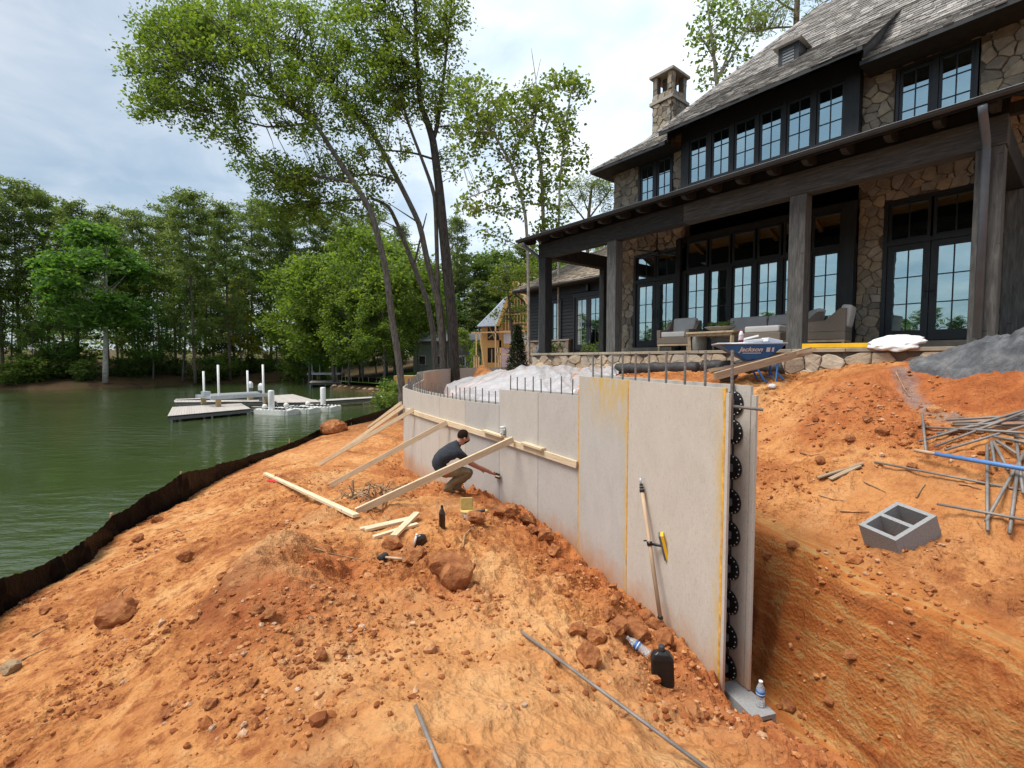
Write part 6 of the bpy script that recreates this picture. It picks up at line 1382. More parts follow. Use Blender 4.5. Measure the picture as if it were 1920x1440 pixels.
    for i in range(10):
        f=i/9*2.99; k=int(f); p=L_[k].lerp(L_[k+1],f-k); b=MB(); b.bar((p.x-.05,p.y-.1,.2),(p.x+(-.15 if i%3 else .2),p.y-.12,1.6),.08,.05); b.build('stake','wood_stake',Fn)
docks()
# ------------------------------------------------------------------ neighbouring houses
def neighbours():
    Y=46.; s=Y/F
    def p(px,py,dy=0.): return wy(px,py,Y+dy)
    g=p(945,692); N=empty('framed_house',(g.x,g.y,g.z),0,'unfinished house of bare studs and sheathing with a grey felt roof beyond the trees','house')
    O=Vector((g.x,g.y,g.z))
    def part(mb,nm,mt,par=None): 
        mb.v=[tuple(Vector(q)-O) for q in mb.v]; return mb.build(nm,mt,par or N)
    def slab(mb,x0,x1,y0,y1,d0,d1):                   # pixel rectangle at depth offsets
        a=p(x0,y1,d0); c=p(x1,y0,d0); mb.box((a.x,Y+d0,a.z),(c.x,Y+d1,c.z)); return mb
    # left sheathed bay with window openings left between its boards
    for (x0,x1,y0,y1) in ((903,914,608,690),(914,940,638,652),(914,940,680,690),(936,943,608,690),(914,940,604,610)): part(slab(MB(),x0,x1,y0,y1,0,.15),'sheathing','osb')
    part(slab(MB(),912,942,606,690,2.2,2.3),'inner_wall','far_window')
    for i,(x0,y0,x1,y1) in enumerate(((916,610,930,640),(928,610,940,640),(916,634,940,612),(922,654,922,680),(930,654,930,680))): mb=MB(); mb.bar(p(x0,y0,.4),p(x1,y1,.4),.10,.10); part(mb,'stud','frame_lumber')
    # felt roof falling to the left
    mb=MB(); mb.add([p(895,612,-.5),p(935,610,-.5),p(951,556,1.),p(944,560,1.5),p(895,612.8,-.5),p(935,611.5,-.5)],[(0,1,2,3),(0,4,5,1)]); 
    mb.prism([p(894,611,-.4),p(930,609,-.4),p(950,562,2.2),p(944,562,2.2)],(0,.6,-.12)); part(mb,'felt_roof','roof_felt')
    mb=MB(); mb.prism([p(930,611,-.6),p(936,611,-.6),p(972,527,-.6),p(962,527,-.6)],(0,.4,0)); part(mb,'rake_board','osb')
    mb=MB(); mb.prism([p(962,527,-.5),p(985,530,3),p(1012,600,3),p(1008,606,-.5)],(0,.15,-.05)); part(mb,'roof_sheathing','frame_lumber')
    part(slab(MB(),943,1012,604,690,1.6,1.75),'inner_wall','osb')
    for k in range(11):
        x=948+k*5.5; y0=604-(x-940)*1.9 if x<972 else 545+(x-972)*.9; mb=MB(); mb.bar(p(x,622),p(x,max(538,y0)),.10,.12); part(mb,'stud','frame_lumber')
    for (x0,x1,y0,y1,m_) in ((944,1012,619,625,'frame_lumber'),(944,1012,586,590,'frame_lumber'),(944,1012,644,652,'osb')): part(slab(MB(),x0,x1,y0,y1,-.12,-.02),'plate',m_)
    part(slab(MB(),944,1012,625,644,-.06,.05),'wrapped_panel','house_wrap'); part(slab(MB(),940,1012,652,690,-.06,.05),'pink_panel','pink_board')
    for i,(x0,y0,x1,y1) in enumerate(((884,624,958,622),(893,624,893,690),(899,624,908,690),(929,610,929,694),(933,652,935,694),(938,652,938,694),(930,664,955,664),(888,668,898,668),(889,668,889,690),(897,668,897,690))):
        mb=MB(); mb.bar(p(x0,y0,-1.4),p(x1,y1,-1.4),.12,.12); part(mb,'scaffold_pole','frame_lumber')
    G=p(900,692); 
    # dark grey house and sage house among the trees
    def small_house(x0,x1,ye,yr,yb,Yh,label,mat,name,rm='far_grey'):
        a=wy(x0,yb,Yh); c=wy(x1,ye,Yh); H_=empty(name,(a.x,a.y,min(a.z,ground(a.x,a.y,False))),0,label,'house'); O=H_.location.copy(); w=c.x-a.x; h=c.z-O.z; rt_=wy(x0,yr,Yh).z-O.z
        b=MB(); b.box((0,0,-1),(w,7,h)); b.build('wall',mat,H_)
        b=MB(); b.prism([(-.5,-.5,h-.1),(w+.5,-.5,h-.1),(w+.5,3.5,rt_),(-.5,3.5,rt_)],(0,0,.15)); b.prism([(-.5,7.5,h-.1),(w+.5,7.5,h-.1),(w+.5,3.52,rt_),(-.5,3.52,rt_)],(0,0,.15)); b.build('roof',rm,H_)
        n=max(2,int(w/2.2))
        for i in range(n):
            for zz in ((1.0,2.4),(3.6,4.8)):
                if zz[1]>h: continue
                x=(i+.5)*w/n; b=MB(); b.box((x-.55,-.08,zz[0]),(x+.55,-.01,zz[1])); wn_=b.build('window','label_white',H_); b=MB(); b.box((x-.45,-.1,zz[0]+.1),(x+.45,-.082,zz[1]-.1)); b.build('pane','far_window',wn_)
        return H_
    small_house(852,905,638,624,694,62,'dark grey gabled house glimpsed behind the big trunk','far_grey','distant_house')
    small_house(775,842,640,618,694,70,'pale sage house half hidden by leaves behind the twin trunks','far_sage','distant_house')
    # brick stacks by the neighbour
    p0=wy(790,712,40); b=MB(); b.box((-2.2,-.6,-1.5),(2.2,.6,.35)); o=b.build('pallet_load','osb'); o.location=p0; tag(o,'row of orange building stock stacked beyond the form wall','pallet')
    v,f=ico(3); o=np_mesh('bundle',v*np.array([1.0,.5,.25])*(1+.2*pnoise(v[:,0]*3,v[:,1]*3))[:,None],f,'white_plastic',None,True); o.location=p0+Vector((.9,0,.5)); tag(o,'white wrapped bundle lying on the orange building stock','bundle')
neighbours()
# ------------------------------------------------------------------ trees
def tree_at(name,label,trunk_mb,bark_,crown,loc,group=None,cat='tree'):
    T=empty(name,loc,0,label,cat,group); trunk_mb.build('trunk',bark_,T,True); return T
def nearest(limbs,c):
    best=None
    for L in limbs:
        for i in range(len(L)-1):
            a,b=L[i][0],L[i+1][0]; ab=b-a; t=max(0,min(1,(c-a).dot(ab)/max(ab.length_squared,1e-6))); q=a+ab*t; d=(q-c).length+max(0,q.z-c.z)*.6
            if best is None or d<best[0]: best=(d,q,L[i][1]*(1-t)+L[i+1][1]*t)
    return best
def traced(name,label,Y,limbs,blobs,mat,bark_,seed,lsize=.19,lw=.10,nl=40,crad=.46,base_px=None,spread=.55,group=None,hang=.15,twig=.016):
    rnd=random.Random(seed); g=wy(*limbs[0][0][:2],Y); O=Vector((g.x,g.y,ground(g.x,g.y,False)-.1)); LB=[]; mb=MB()
    for li,(pts) in enumerate(limbs):
        L=[]
        for q in pts: L.append((wy(q[0],q[1],Y+(q[3] if len(q)>3 else 0))-O,q[2]*.84/2/F*Y))
        if li==0: L=[(Vector((L[0][0].x,L[0][0].y,0)),L[0][1]*1.25)]+L
        LB.append(L); sub=[];rad=[]
        for i in range(len(L)-1):
            n=4
            for k in range(n):
                f=k/n; sub.append(L[i][0].lerp(L[i+1][0],f)); rad.append(L[i][1]*(1-f)+L[i+1][1]*f)
        sub.append(L[-1][0]); rad.append(L[-1][1])
        for i in range(2,len(sub)-1): sub[i]=(sub[i-1]*.25+sub[i]*.5+sub[i+1]*.25)
        mb.tube(sub,rad,10)
    C=[]
    for (cx,cy,rx,ry,n) in blobs:
        for k in range(n):
            a=rnd.uniform(0,6.283); r=math.sqrt(rnd.random()); px=cx+rx*r*math.cos(a); py=cy+ry*r*math.sin(a); dy=rnd.gauss(0,1)*spread*rx/F*Y
            dy=max(-5.5,min(5.5,dy)); C.append(wy(px,py,Y+dy)-O)
    for i,c in enumerate(C):
        d,q,r=nearest(LB,c)
        if d>.25:
            m=q.lerp(c,.5)+Vector((rnd.uniform(-.1,.1),rnd.uniform(-.1,.1),.12*d*rnd.random())); tk=.35 if q.z>c.z+.25 else 1.; mb.tube([q,m,c],[min(r*.6,(twig*1.6+.006*d)*tk),twig*tk,.006*tk],5,cap=False)
    T=empty(name,O,0,label,'tree',group); mb.build('trunk',bark_,T,True)
    if C:
        leaves('crown',np.array([c[:] for c in C]),np.array([crad*rnd.uniform(.6,1.3) for c in C]),nl,lsize,lw,mat,T,seed,.75,.3,hang)
    return T
def near_trees():
    G='tall trees standing beyond the form wall'
    K=dict(group=G)
    traced('leaning_tree','leaning mottled grey trunk tree reaching furthest out over the lake',24,[[(753,716,15),(742,640,15),(735,600,14),(723,500,13.5),(696,394,13),(663,343,12),(625,285,10),(590,230,9),(528,190,7),(466,113,5),(425,60,3)],[(663,343,7),(600,330,5),(520,330,3)],[(590,230,6),(500,240,4),(400,210,2)],[(528,190,5),(430,170,3),(330,130,2)]],
        [(330,120,85,85,115),(420,60,105,60,125),(330,55,70,50,75),(290,190,45,40,40),(400,215,60,45,45),(480,150,90,70,70),(260,120,25,50,16),(560,180,80,70,50),(520,320,75,28,32),(440,260,30,30,14)],'leaf_oak','bark_grey',1,**K)
    traced('twin_trunk_tree','forked trunk tree arching over the lake between the leaning tree and the big straight trunk',26,[[(832,705,16),(830,640,17),(822,560,16),(803,500,13),(787,419,12),(747,339,11),(703,255,9),(623,164,7),(539,91,5),(480,40,3)],[(822,560,10),(820,500,9),(816,365,9),(794,306,7),(765,230,6),(735,120,4),(720,20,3)],[(747,339,5),(690,325,4),(600,345,2)]],
        [(640,150,95,75,90),(560,70,80,65,80),(690,80,70,75,75),(640,250,85,55,55),(600,330,90,35,50),(520,350,60,30,28),(700,200,60,50,40),(640,20,90,25,40),(740,130,40,80,32),(480,20,60,25,24),(700,330,50,25,14)],'leaf_oak','bark_grey',2,**K)
    traced('slender_tree','slender curved trunk tree leaning towards the lake behind the forked tree',27,[[(818,705,12),(812,620,12),(800,560,11),(776,500,11),(750,430,9),(729,386,8),(700,372,6),(650,376,4),(600,382,3)],[(776,500,5),(790,440,4),(800,400,2)]],
        [(600,395,80,28,48),(520,405,60,24,24),(680,385,60,24,24),(560,360,50,18,14),(470,300,40,28,14)],'leaf_oak','bark_grey',3,**K)
    traced('straight_tree','biggest straight dark trunk tree forking high above the form wall',26,[[(852,695,25),(848,600,24),(838,500,23),(830,420,21),(823,346,19),(812,262,16),(800,225,14),(787,190,11),(780,73,8),(778,-20,6),(776,-90,3)],[(812,262,10),(820,237,9),(834,128,6),(842,47,5),(850,-30,3)],[(818,300,5),(770,285,4),(700,280,3)],[(780,73,4),(730,20,3),(690,-40,2)]],
        [(780,60,70,75,80),(830,120,35,80,36),(850,30,25,40,14),(740,170,50,60,34),(780,-40,110,40,70),(800,200,40,50,26),(720,280,50,24,14),(850,260,20,50,8),(690,-60,60,40,30),(845,300,25,40,8)],'leaf_light','bark_dark',4,**K)
    G='thin leafy saplings between the big trees and the house'; K=dict(group=G,lsize=.17,lw=.12,crad=.36,nl=15,twig=.011)
    traced('sapling','tall sapling with an arching top standing clear of the porch roof corner',20,[[(992,700,7),(990,470,7),(985,400,7),(970,340,7),(955,300,6),(925,250,5),(900,215,4),(872,190,3)],[(970,340,3),(930,350,3),(880,370,2)],[(955,300,3),(985,240,3),(1010,215,2)],[(985,400,3),(940,385,2),(900,395,2)],[(990,470,3),(950,450,2),(920,440,1.5)]],
        [(905,190,50,45,60),(940,250,50,50,45),(880,250,35,30,22),(870,285,30,30,12),(930,340,40,30,20),(890,385,40,18,22),(950,395,40,16,14),(985,350,14,60,18),(925,440,35,14,10),(870,180,25,35,18),(960,300,20,30,10)],'leaf_light','bark_pale',5,**K)
    traced('sapling','sapling with a thick leafy stem and bare twig top beside the arching sapling',21,[[(1024,700,8),(1020,460,8),(1016,330,8),(1010,280,7),(998,245,5),(1008,200,4),(1005,150,2),(996,90,1.2)],[(1010,280,4),(1030,220,4),(1055,210,3)],[(1005,150,1.5),(1014,110,1)]],
        [(975,200,28,38,30),(1012,185,32,28,32),(1018,330,12,80,36),(1016,440,14,50,22),(990,250,30,30,18),(1030,215,20,15,10)],'leaf_light','bark_pale',6,**K)
    traced('sapling','thinnest sapling hung with leaf clumps nearest to the house wall',20,[[(1047,700,5),(1047,440,5),(1050,330,5),(1062,230,4),(1070,175,3),(1075,160,2)],[(1062,230,2),(1085,235,1.5)],[(1070,175,2),(1045,165,1.5)]],
        [(1060,155,38,16,28),(1058,230,22,36,28),(1052,310,16,50,26),(1048,410,12,55,16),(1085,290,12,22,8),(1085,170,15,15,8)],'leaf_light','bark_pale',7,**K)
    traced('young_tree','bright young tree in front of the unfinished house',30,[[(965,690,7),(958,600,6),(952,540,5),(948,500,3)],[(955,560,3),(985,520,2)]],
        [(975,505,45,22,40),(945,540,28,14,12),(985,560,30,40,26),(930,530,22,10,8),(990,625,22,28,14),(935,590,25,14,6)],'leaf_light','bark_grey',8,lsize=.2,lw=.14,crad=.45,nl=18)
    # behind the house
    traced('tree_behind_roof','thin leaved tree rising behind the roof ridge',34,[[(1345,420,9),(1345,150,8),(1335,80,6),(1325,-10,4)],[(1345,150,5),(1375,80,4),(1385,0,3)],[(1345,120,4),(1315,70,3)],[(1345,150,5),(1400,60,4),(1415,-10,3)]],
        [(1320,75,28,55,34),(1350,40,40,50,34),(1330,140,26,30,16),(1385,60,40,50,30),(1415,30,35,40,24),(1345,0,40,20,16),(1380,110,25,20,10)],'leaf_mid','bark_pale',9,lsize=.26,lw=.2,crad=.5,nl=9)
    traced('pine_behind_roof','bare limbed pine rising behind the roof ridge',32,[[(1492,420,13),(1492,60,12),(1495,0,11),(1497,-90,7)],[(1490,20,5),(1470,10,4),(1440,-15,3)],[(1492,50,4),(1450,52,4),(1410,60,3)],[(1495,45,5),(1530,15,4),(1560,-5,3)]],
        [(1440,30,50,35,34),(1410,60,25,12,10),(1540,20,40,30,14),(1480,-10,60,25,24)],'needle','bark_pine',10,lsize=.3,lw=.05,crad=.4,nl=24)
    traced('round_pine','round headed pine with spreading bare limbs behind the house corner',44,[[(1100,640,9),(1102,440,8),(1104,400,7),(1110,345,5)],[(1102,420,4),(1075,385,3),(1062,365,2)],[(1104,410,4),(1130,375,3),(1145,355,2)],[(1102,440,3),(1125,420,2)],[(1104,400,3),(1085,350,2)]],
        [(1105,340,35,16,40),(1075,365,24,20,26),(1135,360,20,22,24),(1065,395,16,18,12),(1110,375,30,20,16),(1140,400,14,20,10)],'needle','bark_pine',11,lsize=.34,lw=.06,crad=.6,nl=26)
near_trees()
def wood():
    rs=np.random.RandomState(12); rnd=random.Random(12)
    def pine(seed,h=25,bare=.42,spread=3.6,full=False):
        r=random.Random(seed); mb=MB(); lean=(r.uniform(-.4,.4),r.uniform(-.4,.4))
        sp=lambda t: Vector((lean[0]*t*t+.12*math.sin(t*5+seed),lean[1]*t*t,h*t)); R0=.27
        mb.tube([sp(i/12) for i in range(13)],[R0*(1-.85*i/12) for i in range(13)],8); C=[]
        n=74 if full else 56
        for k in range(n):
            t=bare+(1-bare)*(k/n)**.9; a=k*2.4+r.uniform(-.5,.5); prof=(1-(t-bare)/(1-bare)); L=spread*(.35+.75*prof**.7 if full else (.55+.6*math.sin(min(1,(1-prof)*1.15+.25)*2.6)))*r.uniform(.55,1.15)
            p=sp(t); e=p+Vector((math.cos(a)*L,math.sin(a)*L,L*r.uniform(-.05,.35)))
            m=p.lerp(e,.55)+Vector((0,0,-.05*L)); mb.tube([p,m,e],[.06*(1.2-t),.035,.012],5,cap=False)
            for f in ((.5,.75,1.) if L>1.4 else (.7,1.)):
                q=p.lerp(e,f)+Vector((r.uniform(-.35,.35),r.uniform(-.35,.35),r.uniform(0,.3))); C.append(q)
        for k in range(8): C.append(sp(1)+Vector((r.uniform(-.7,.7),r.uniform(-.7,.7),r.uniform(-1.2,.4))))
        T=empty('pine_tree',(0,0,0)); mb.build('trunk','bark_pine',T,True); leaves('crown',np.array([c[:] for c in C]),np.array([r.uniform(.5,1.0) for c in C]),46,.50,.17,'needle',T,seed,.45,.3,-.1); return T
    def broad(seed,h=14,w=4.2,mat='leaf_mid',bark_='bark_grey',low=.25,nl=30,ls=.30,cone=0.,trunkr=.2):
        r=random.Random(seed); mb=MB(); sp=lambda t: Vector((.5*math.sin(t*2+seed),.3*math.sin(t*3+seed),h*t*.9)); mb.tube([sp(i/8) for i in range(9)],[trunkr*(1-.8*i/8) for i in range(9)],8); C=[]
        lobes=[]
        for k in range(9): a=r.uniform(0,6.28); z=r.uniform(low,.95); pr=math.sin(max(.12,min(1,(z-low)/(1-low)+.18))*2.7)**.8 if not cone else (1.08-z)*1.1; lobes.append(Vector((math.cos(a)*w*.6*pr,math.sin(a)*w*.6*pr,h*z)))
        for k in range(150):
            z=low+(1-low)*r.random(); a=r.uniform(0,6.28); u=(z-low)/(1-low); pr=(math.sin(max(.1,min(1,u*.9+.14))*2.85)**.75 if not cone else max(.06,(1-u)**.85)); rr=w*pr*(.55+.5*r.random()**.5)
            p=Vector((math.cos(a)*rr,math.sin(a)*rr,h*z)); b=min(lobes,key=lambda q:(q-p).length) if not cone else p; p=p.lerp(b,.35)+Vector((r.gauss(0,.25),r.gauss(0,.25),r.gauss(0,.25)))
            C.append(p)
            if k%4==0: q=sp(max(.1,min(1,z*.85))); mb.tube([q,q.lerp(p,.6)+Vector((0,0,-.15)),p],[.035,.02,.006],5,cap=False)
        T=empty('broadleaf_tree',(0,0,0)); mb.build('trunk',bark_,T,True); leaves('crown',np.array([c[:] for c in C]),np.array([r.uniform(.5,1.0)*w/4.2 for c in C]),nl+8,ls*1.15,ls*.72,mat,T,seed,.6,.4,.1); return T
    def bush(seed,mat):
        r=random.Random(seed); C=[]; mb=MB()
        for k in range(70): a=r.uniform(0,6.28); z=r.random(); rr=1.5*math.sin(.35+z*2.4)*r.random()**.5; C.append(Vector((math.cos(a)*rr,math.sin(a)*rr,.15+z*2.6)))
        for k in range(6): mb.tube([(0,0,0),C[k]*.5,C[k]],[.05,.03,.01],5,cap=False)
        T=empty('shrub',(0,0,0)); mb.build('stem','bark_dark',T,True); leaves('foliage',np.array([c[:] for c in C]),.45,26,.26,.16,mat,T,seed,.6,.4,.1); return T
    P=[pine(1),pine(2,25,.5,3.2),pine(3,25,.35,3.9),pine(4,25,.22,4.4,True),pine(5,25,.15,4.8,True)]
    B=[broad(11,14,4.3,'leaf_mid'),broad(12,14,4.0,'leaf_dark'),broad(13,14,4.6,'leaf_maple'),broad(14,14,3.6,'leaf_mid',low=.12)]
    S=[bush(21,'leaf_mid'),bush(22,'leaf_dark')]
    used={}
    def put(T,x,y,s,rz,label,cat,group,z=None,name=None):
        o=T if id(T) not in used else copy_tree(T); used[id(T)]=1
        if name: o.name=name
        o.location=(x,y,(ground(x,y,False) if z is None else z)-.1); o.scale=(s[0],s[0],s[1]); o.rotation_euler=(0,0,rz); return tag(o,label,cat,group)
    LP='tall dark pine with a high crown in the wood across the lake'; GP='pines of the far wood'
    LF='pine clothed in needles almost to the ground in the wood across the lake'
    LB_='broad leaved tree filling the shade between the pines across the lake'; GB='broadleaf trees of the far wood'
    LS='low leafy shrub under the pines on the far bank'; GS='shrubs of the far bank'
    def px_tree(T,px,top,Y,label,cat,group,wf=1.,hnat=25.,name=None):
        k=(px-960)/F; x=k*Y; g=ground(x,Y,False); zt=wy(px,top,Y).z; s=max(.3,(zt-g)/hnat); return put(T,x,Y,(s*wf,s),rnd.uniform(0,6.28),label,cat,group,None,name)
    # skyline pines, row nearest the water first
    for i,(px,top,Y) in enumerate(((40,345,68),(95,365,72),(5,370,65),(150,385,70),(205,402,78),(262,402,76),(365,362,74),(330,395,82),(430,388,80),(400,400,92),(475,392,90),(510,385,98),(560,395,100),(605,400,104),(655,410,108),(700,405,112),(300,410,90),(-70,350,66),(-150,360,60),(120,395,88),(230,415,94),(545,420,110),(630,425,120),(755,430,120))):
        px_tree(P[i%5] if i not in (3,4) else P[3],px,top,Y,LP if i%5<3 and i not in (3,4) else LF,'pine tree',GP,.86)
    for i,(px,top,Y) in enumerate(((30,520,66),(80,500,72),(110,560,66),(250,520,74),(310,500,78),(345,530,74),(285,560,72),(390,520,84),(470,500,90),(520,520,94),(420,560,86),(560,500,100),(600,470,104),(60,600,64),(140,480,80),(220,480,90),(500,590,94),(540,600,96),(-40,480,64),(-110,450,58),(650,480,108),(350,470,96),(440,470,100))):
        px_tree(B[i%4],px,top,Y,LB_,'tree',GB,.72,14.)
    for i,(px,top,Y) in enumerate(((60,668,63.5),(100,660,66),(290,668,76),(330,672,78),(20,680,62),(255,672,72),(400,672,84),(470,668,90),(500,672,93),(560,668,98),(130,640,68),(160,676,66))+tuple((30+k*21,664+((k*37)%13),70+((k*53)%17)+max(0,(k-12))*1.3) for k in range(28))):
        px_tree(S[i%2],px,top,Y,LS,'shrub',GS,1.25,2.8)
    # single trees one can point to
    mp=broad(31,14,4.6,'leaf_maple','bark_pale',.36,80,.34,trunkr=.24); used[id(mp)]=0
    used.pop(id(mp)); px_tree(mp,200,428,65.5,'bright green maple on a white trunk at the edge of the far bank','tree',None,1.0,14.,'maple_tree')
    cy=broad(32,14,2.6,'leaf_yellow','bark_pale',.2,34,.3,cone=1.,trunkr=.15); px_tree(cy,452,520,86,'yellow green cone shaped tree by the water across the lake','tree',None,1.0,14.,'cypress_tree')
    bl=[broad(51,14,5.0,'leaf_oak',low=.27,nl=46,ls=.32),broad(52,14,4.6,'leaf_oak',low=.24,nl=44,ls=.32)]
    for i,(px,top,Y,lab) in enumerate(((572,470,74,'leafy bright tree at the mouth of the cove beside the second boat lift'),(615,455,68,'tall bright leafy tree behind the black silt barrier'),(682,410,63,'tallest bright leafy tree above the green lawn'),(742,455,59,'bright leafy tree behind the leaning grey trunk'),(790,470,62,'bright leafy tree showing between the forked trunks'),(655,520,60,'lower bright tree overhanging the green lawn'),(715,540,56,'low bright tree overhanging the lawn edge by the gangway'))):
        px_tree(bl[i%2],px,top,Y,lab,'tree',None,(.85,1.0,.75,.95,.8,.9,.8)[i],14.)
    # wood behind the lawn and behind the neighbour
    LW='leafy tree in the green wall behind the lawn'; GW='trees behind the lawn'
    for i,(px,top,Y) in enumerate(((590,520,84),(640,470,80),(690,440,78),(730,455,82),(670,520,72),(620,560,74),(720,540,70),(780,500,74),(760,460,90),(810,520,80),(570,600,82),(745,600,66),(700,600,68),(655,610,70),(800,600,78))):
        T=B[(0,2,0,3)[i%4]]; px_tree(T,px,top,Y,LW,'tree',GW,1.15,14.)
    LH='dark tree on the wooded rise behind the unfinished house'; GH='trees on the rise behind the unfinished house'
    for i,(px,top,Y) in enumerate(((880,470,92),(915,480,96),(945,465,94),(975,458,98),(1005,470,100),(900,530,84),(940,540,86),(980,500,88),(1030,480,104),(860,500,90),(1060,500,110),(830,540,92),(1100,480,112),(1150,470,116))):
        T=(B[1],P[4],B[1],P[3])[i%4]; px_tree(T,px,top,Y,LH,'tree',GH,1.25,14. if T in B else 25.)
    px_tree(P[1],858,415,86,'thin sparse pine standing above the wooded rise','pine tree',None,.7,25.)
    rr=broad(41,14,3.4,'leaf_light','bark_grey',.06,34,.3); 
    for (px,top,Y,lab) in ((868,612,50,'soft pale green willow like shrub beside the big straight trunk'),(895,636,48,'pale green shrub next to the scaffold of the unfinished house')): px_tree(rr,px,top,Y,lab,'shrub',None,.9,14.,'pale_shrub')
    # low branch foliage at the water's edge by the wall's far bend
    for (px,py,Y,lab,s) in ((745,745,33,'leafy shrub drooping over the gangway end',.62),(728,700,38,'leafy shrub on the shore behind the bend of the wall',.9)):
        p=wy(px,py,Y); put(S[0],p.x,p.y,(s,s),1,lab,'shrub',None,None)
    # distant wooded shore down the lake, mirrored in the house windows
    LD='tree of the distant wooded shore down the lake'; GD='trees of the distant shore'
    for i in range(46):
        a=R(-78-i*1.9+rnd.uniform(-.6,.6)); r=150+rnd.uniform(-12,40)+i*1.2; x,y=r*math.sin(a),r*math.cos(a)
        T=(B[1],P[4],P[3],B[0])[i%4]; s=rnd.uniform(.9,1.25)*(15/14. if T in B else .68); put(T,x,y,(s*1.5,s),rnd.uniform(0,6),LD,'tree',GD,0.2)
    # hill of leaves behind everything: reads as one mass
    C=[]; 
    for k in range(2600):
        px=rnd.uniform(-260,1240); Y=rnd.uniform(104,150); x=(px-960)/F*Y; topy=470+40*pnoise(np.array([px*.012]),np.array([3.]))[0]+(60 if 560<px<860 else 0)+(-10 if px>860 else 0); z=wy(px,rnd.uniform(topy,700),Y).z; C.append((x,Y,z))
    o=leaves('distant_foliage',np.array(C),1.6,16,.85,.6,'leaf_dark',None,77,.7,.4,.1); tag(o,'dark mass of leaves filling the wood behind the nearer trees','foliage',None,'stuff')
    # logs on the far bank
    for i,(x0,x1,y,lab) in enumerate(((268,325,686,'fallen grey log lying on the far bank'),(305,360,688,'second fallen log crossing the first on the far bank'))):
        p=wy(x0,y,77); q=wy(x1,y+1,79); b=MB(); p.z=max(p.z,ground(p.x,p.y,False)+.25); q.z=max(q.z,ground(q.x,q.y,False)+.25); b.tube([p-p,(q-p)],[.3,.2],8); o=b.build('fallen_log','grey_log',None,True); o.location=p; tag(o,lab,'log')
    # clipped evergreen and planting by the house
    r=random.Random(5); C=[Vector((math.cos(a:=r.uniform(0,6.28))*(rr_:=.42*(1-z)**.8*(.75+.3*r.random())),math.sin(a)*rr_,z*1.75)) for z in [r.random()**1.1 for _ in range(420)]]
    p=wy(970,688,18.6); T=empty('conical_evergreen',(p.x,p.y,ground(p.x,p.y,False)),0,'dark conical evergreen shrub at the corner of the terrace steps','shrub'); mb=MB(); mb.tube([(0,0,-.2),(0,0,1.3)],[.05,.02],6); mb.build('stem','bark_dark',T); leaves('foliage',np.array([c[:] for c in C]),.09,14,.09,.035,'arborvitae',T,5,1.3,.2,-.3)
    for i,(a,b,h,lab) in enumerate(((8.3,3.9,.75,'broad leaved dark shrub beside the wing doors'),(9.9,4.0,.4,'small dark plant left of the wing doors'),(7.7,3.8,.45,'low dark plant against the wing stone base'),(10.6,3.95,.85,'dark shrub under the narrow wing window'))):
        p=hw(a,b,0); T=empty('garden_plant',(p.x,p.y,ground(p.x,p.y,False)),0,lab,'plant'); r=random.Random(i); C=[(r.gauss(0,.2),r.gauss(0,.2),.1+h*r.random()) for _ in range(40)]; mb=MB()
        for k in range(5): mb.tube([(0,0,0),tuple(C[k])],[.015,.006],5)
        mb.build('stem','bark_dark',T); leaves('foliage',np.array(C),.12,12,.12,.06,'leaf_dark',T,i,.8,.3,.1)
wood()
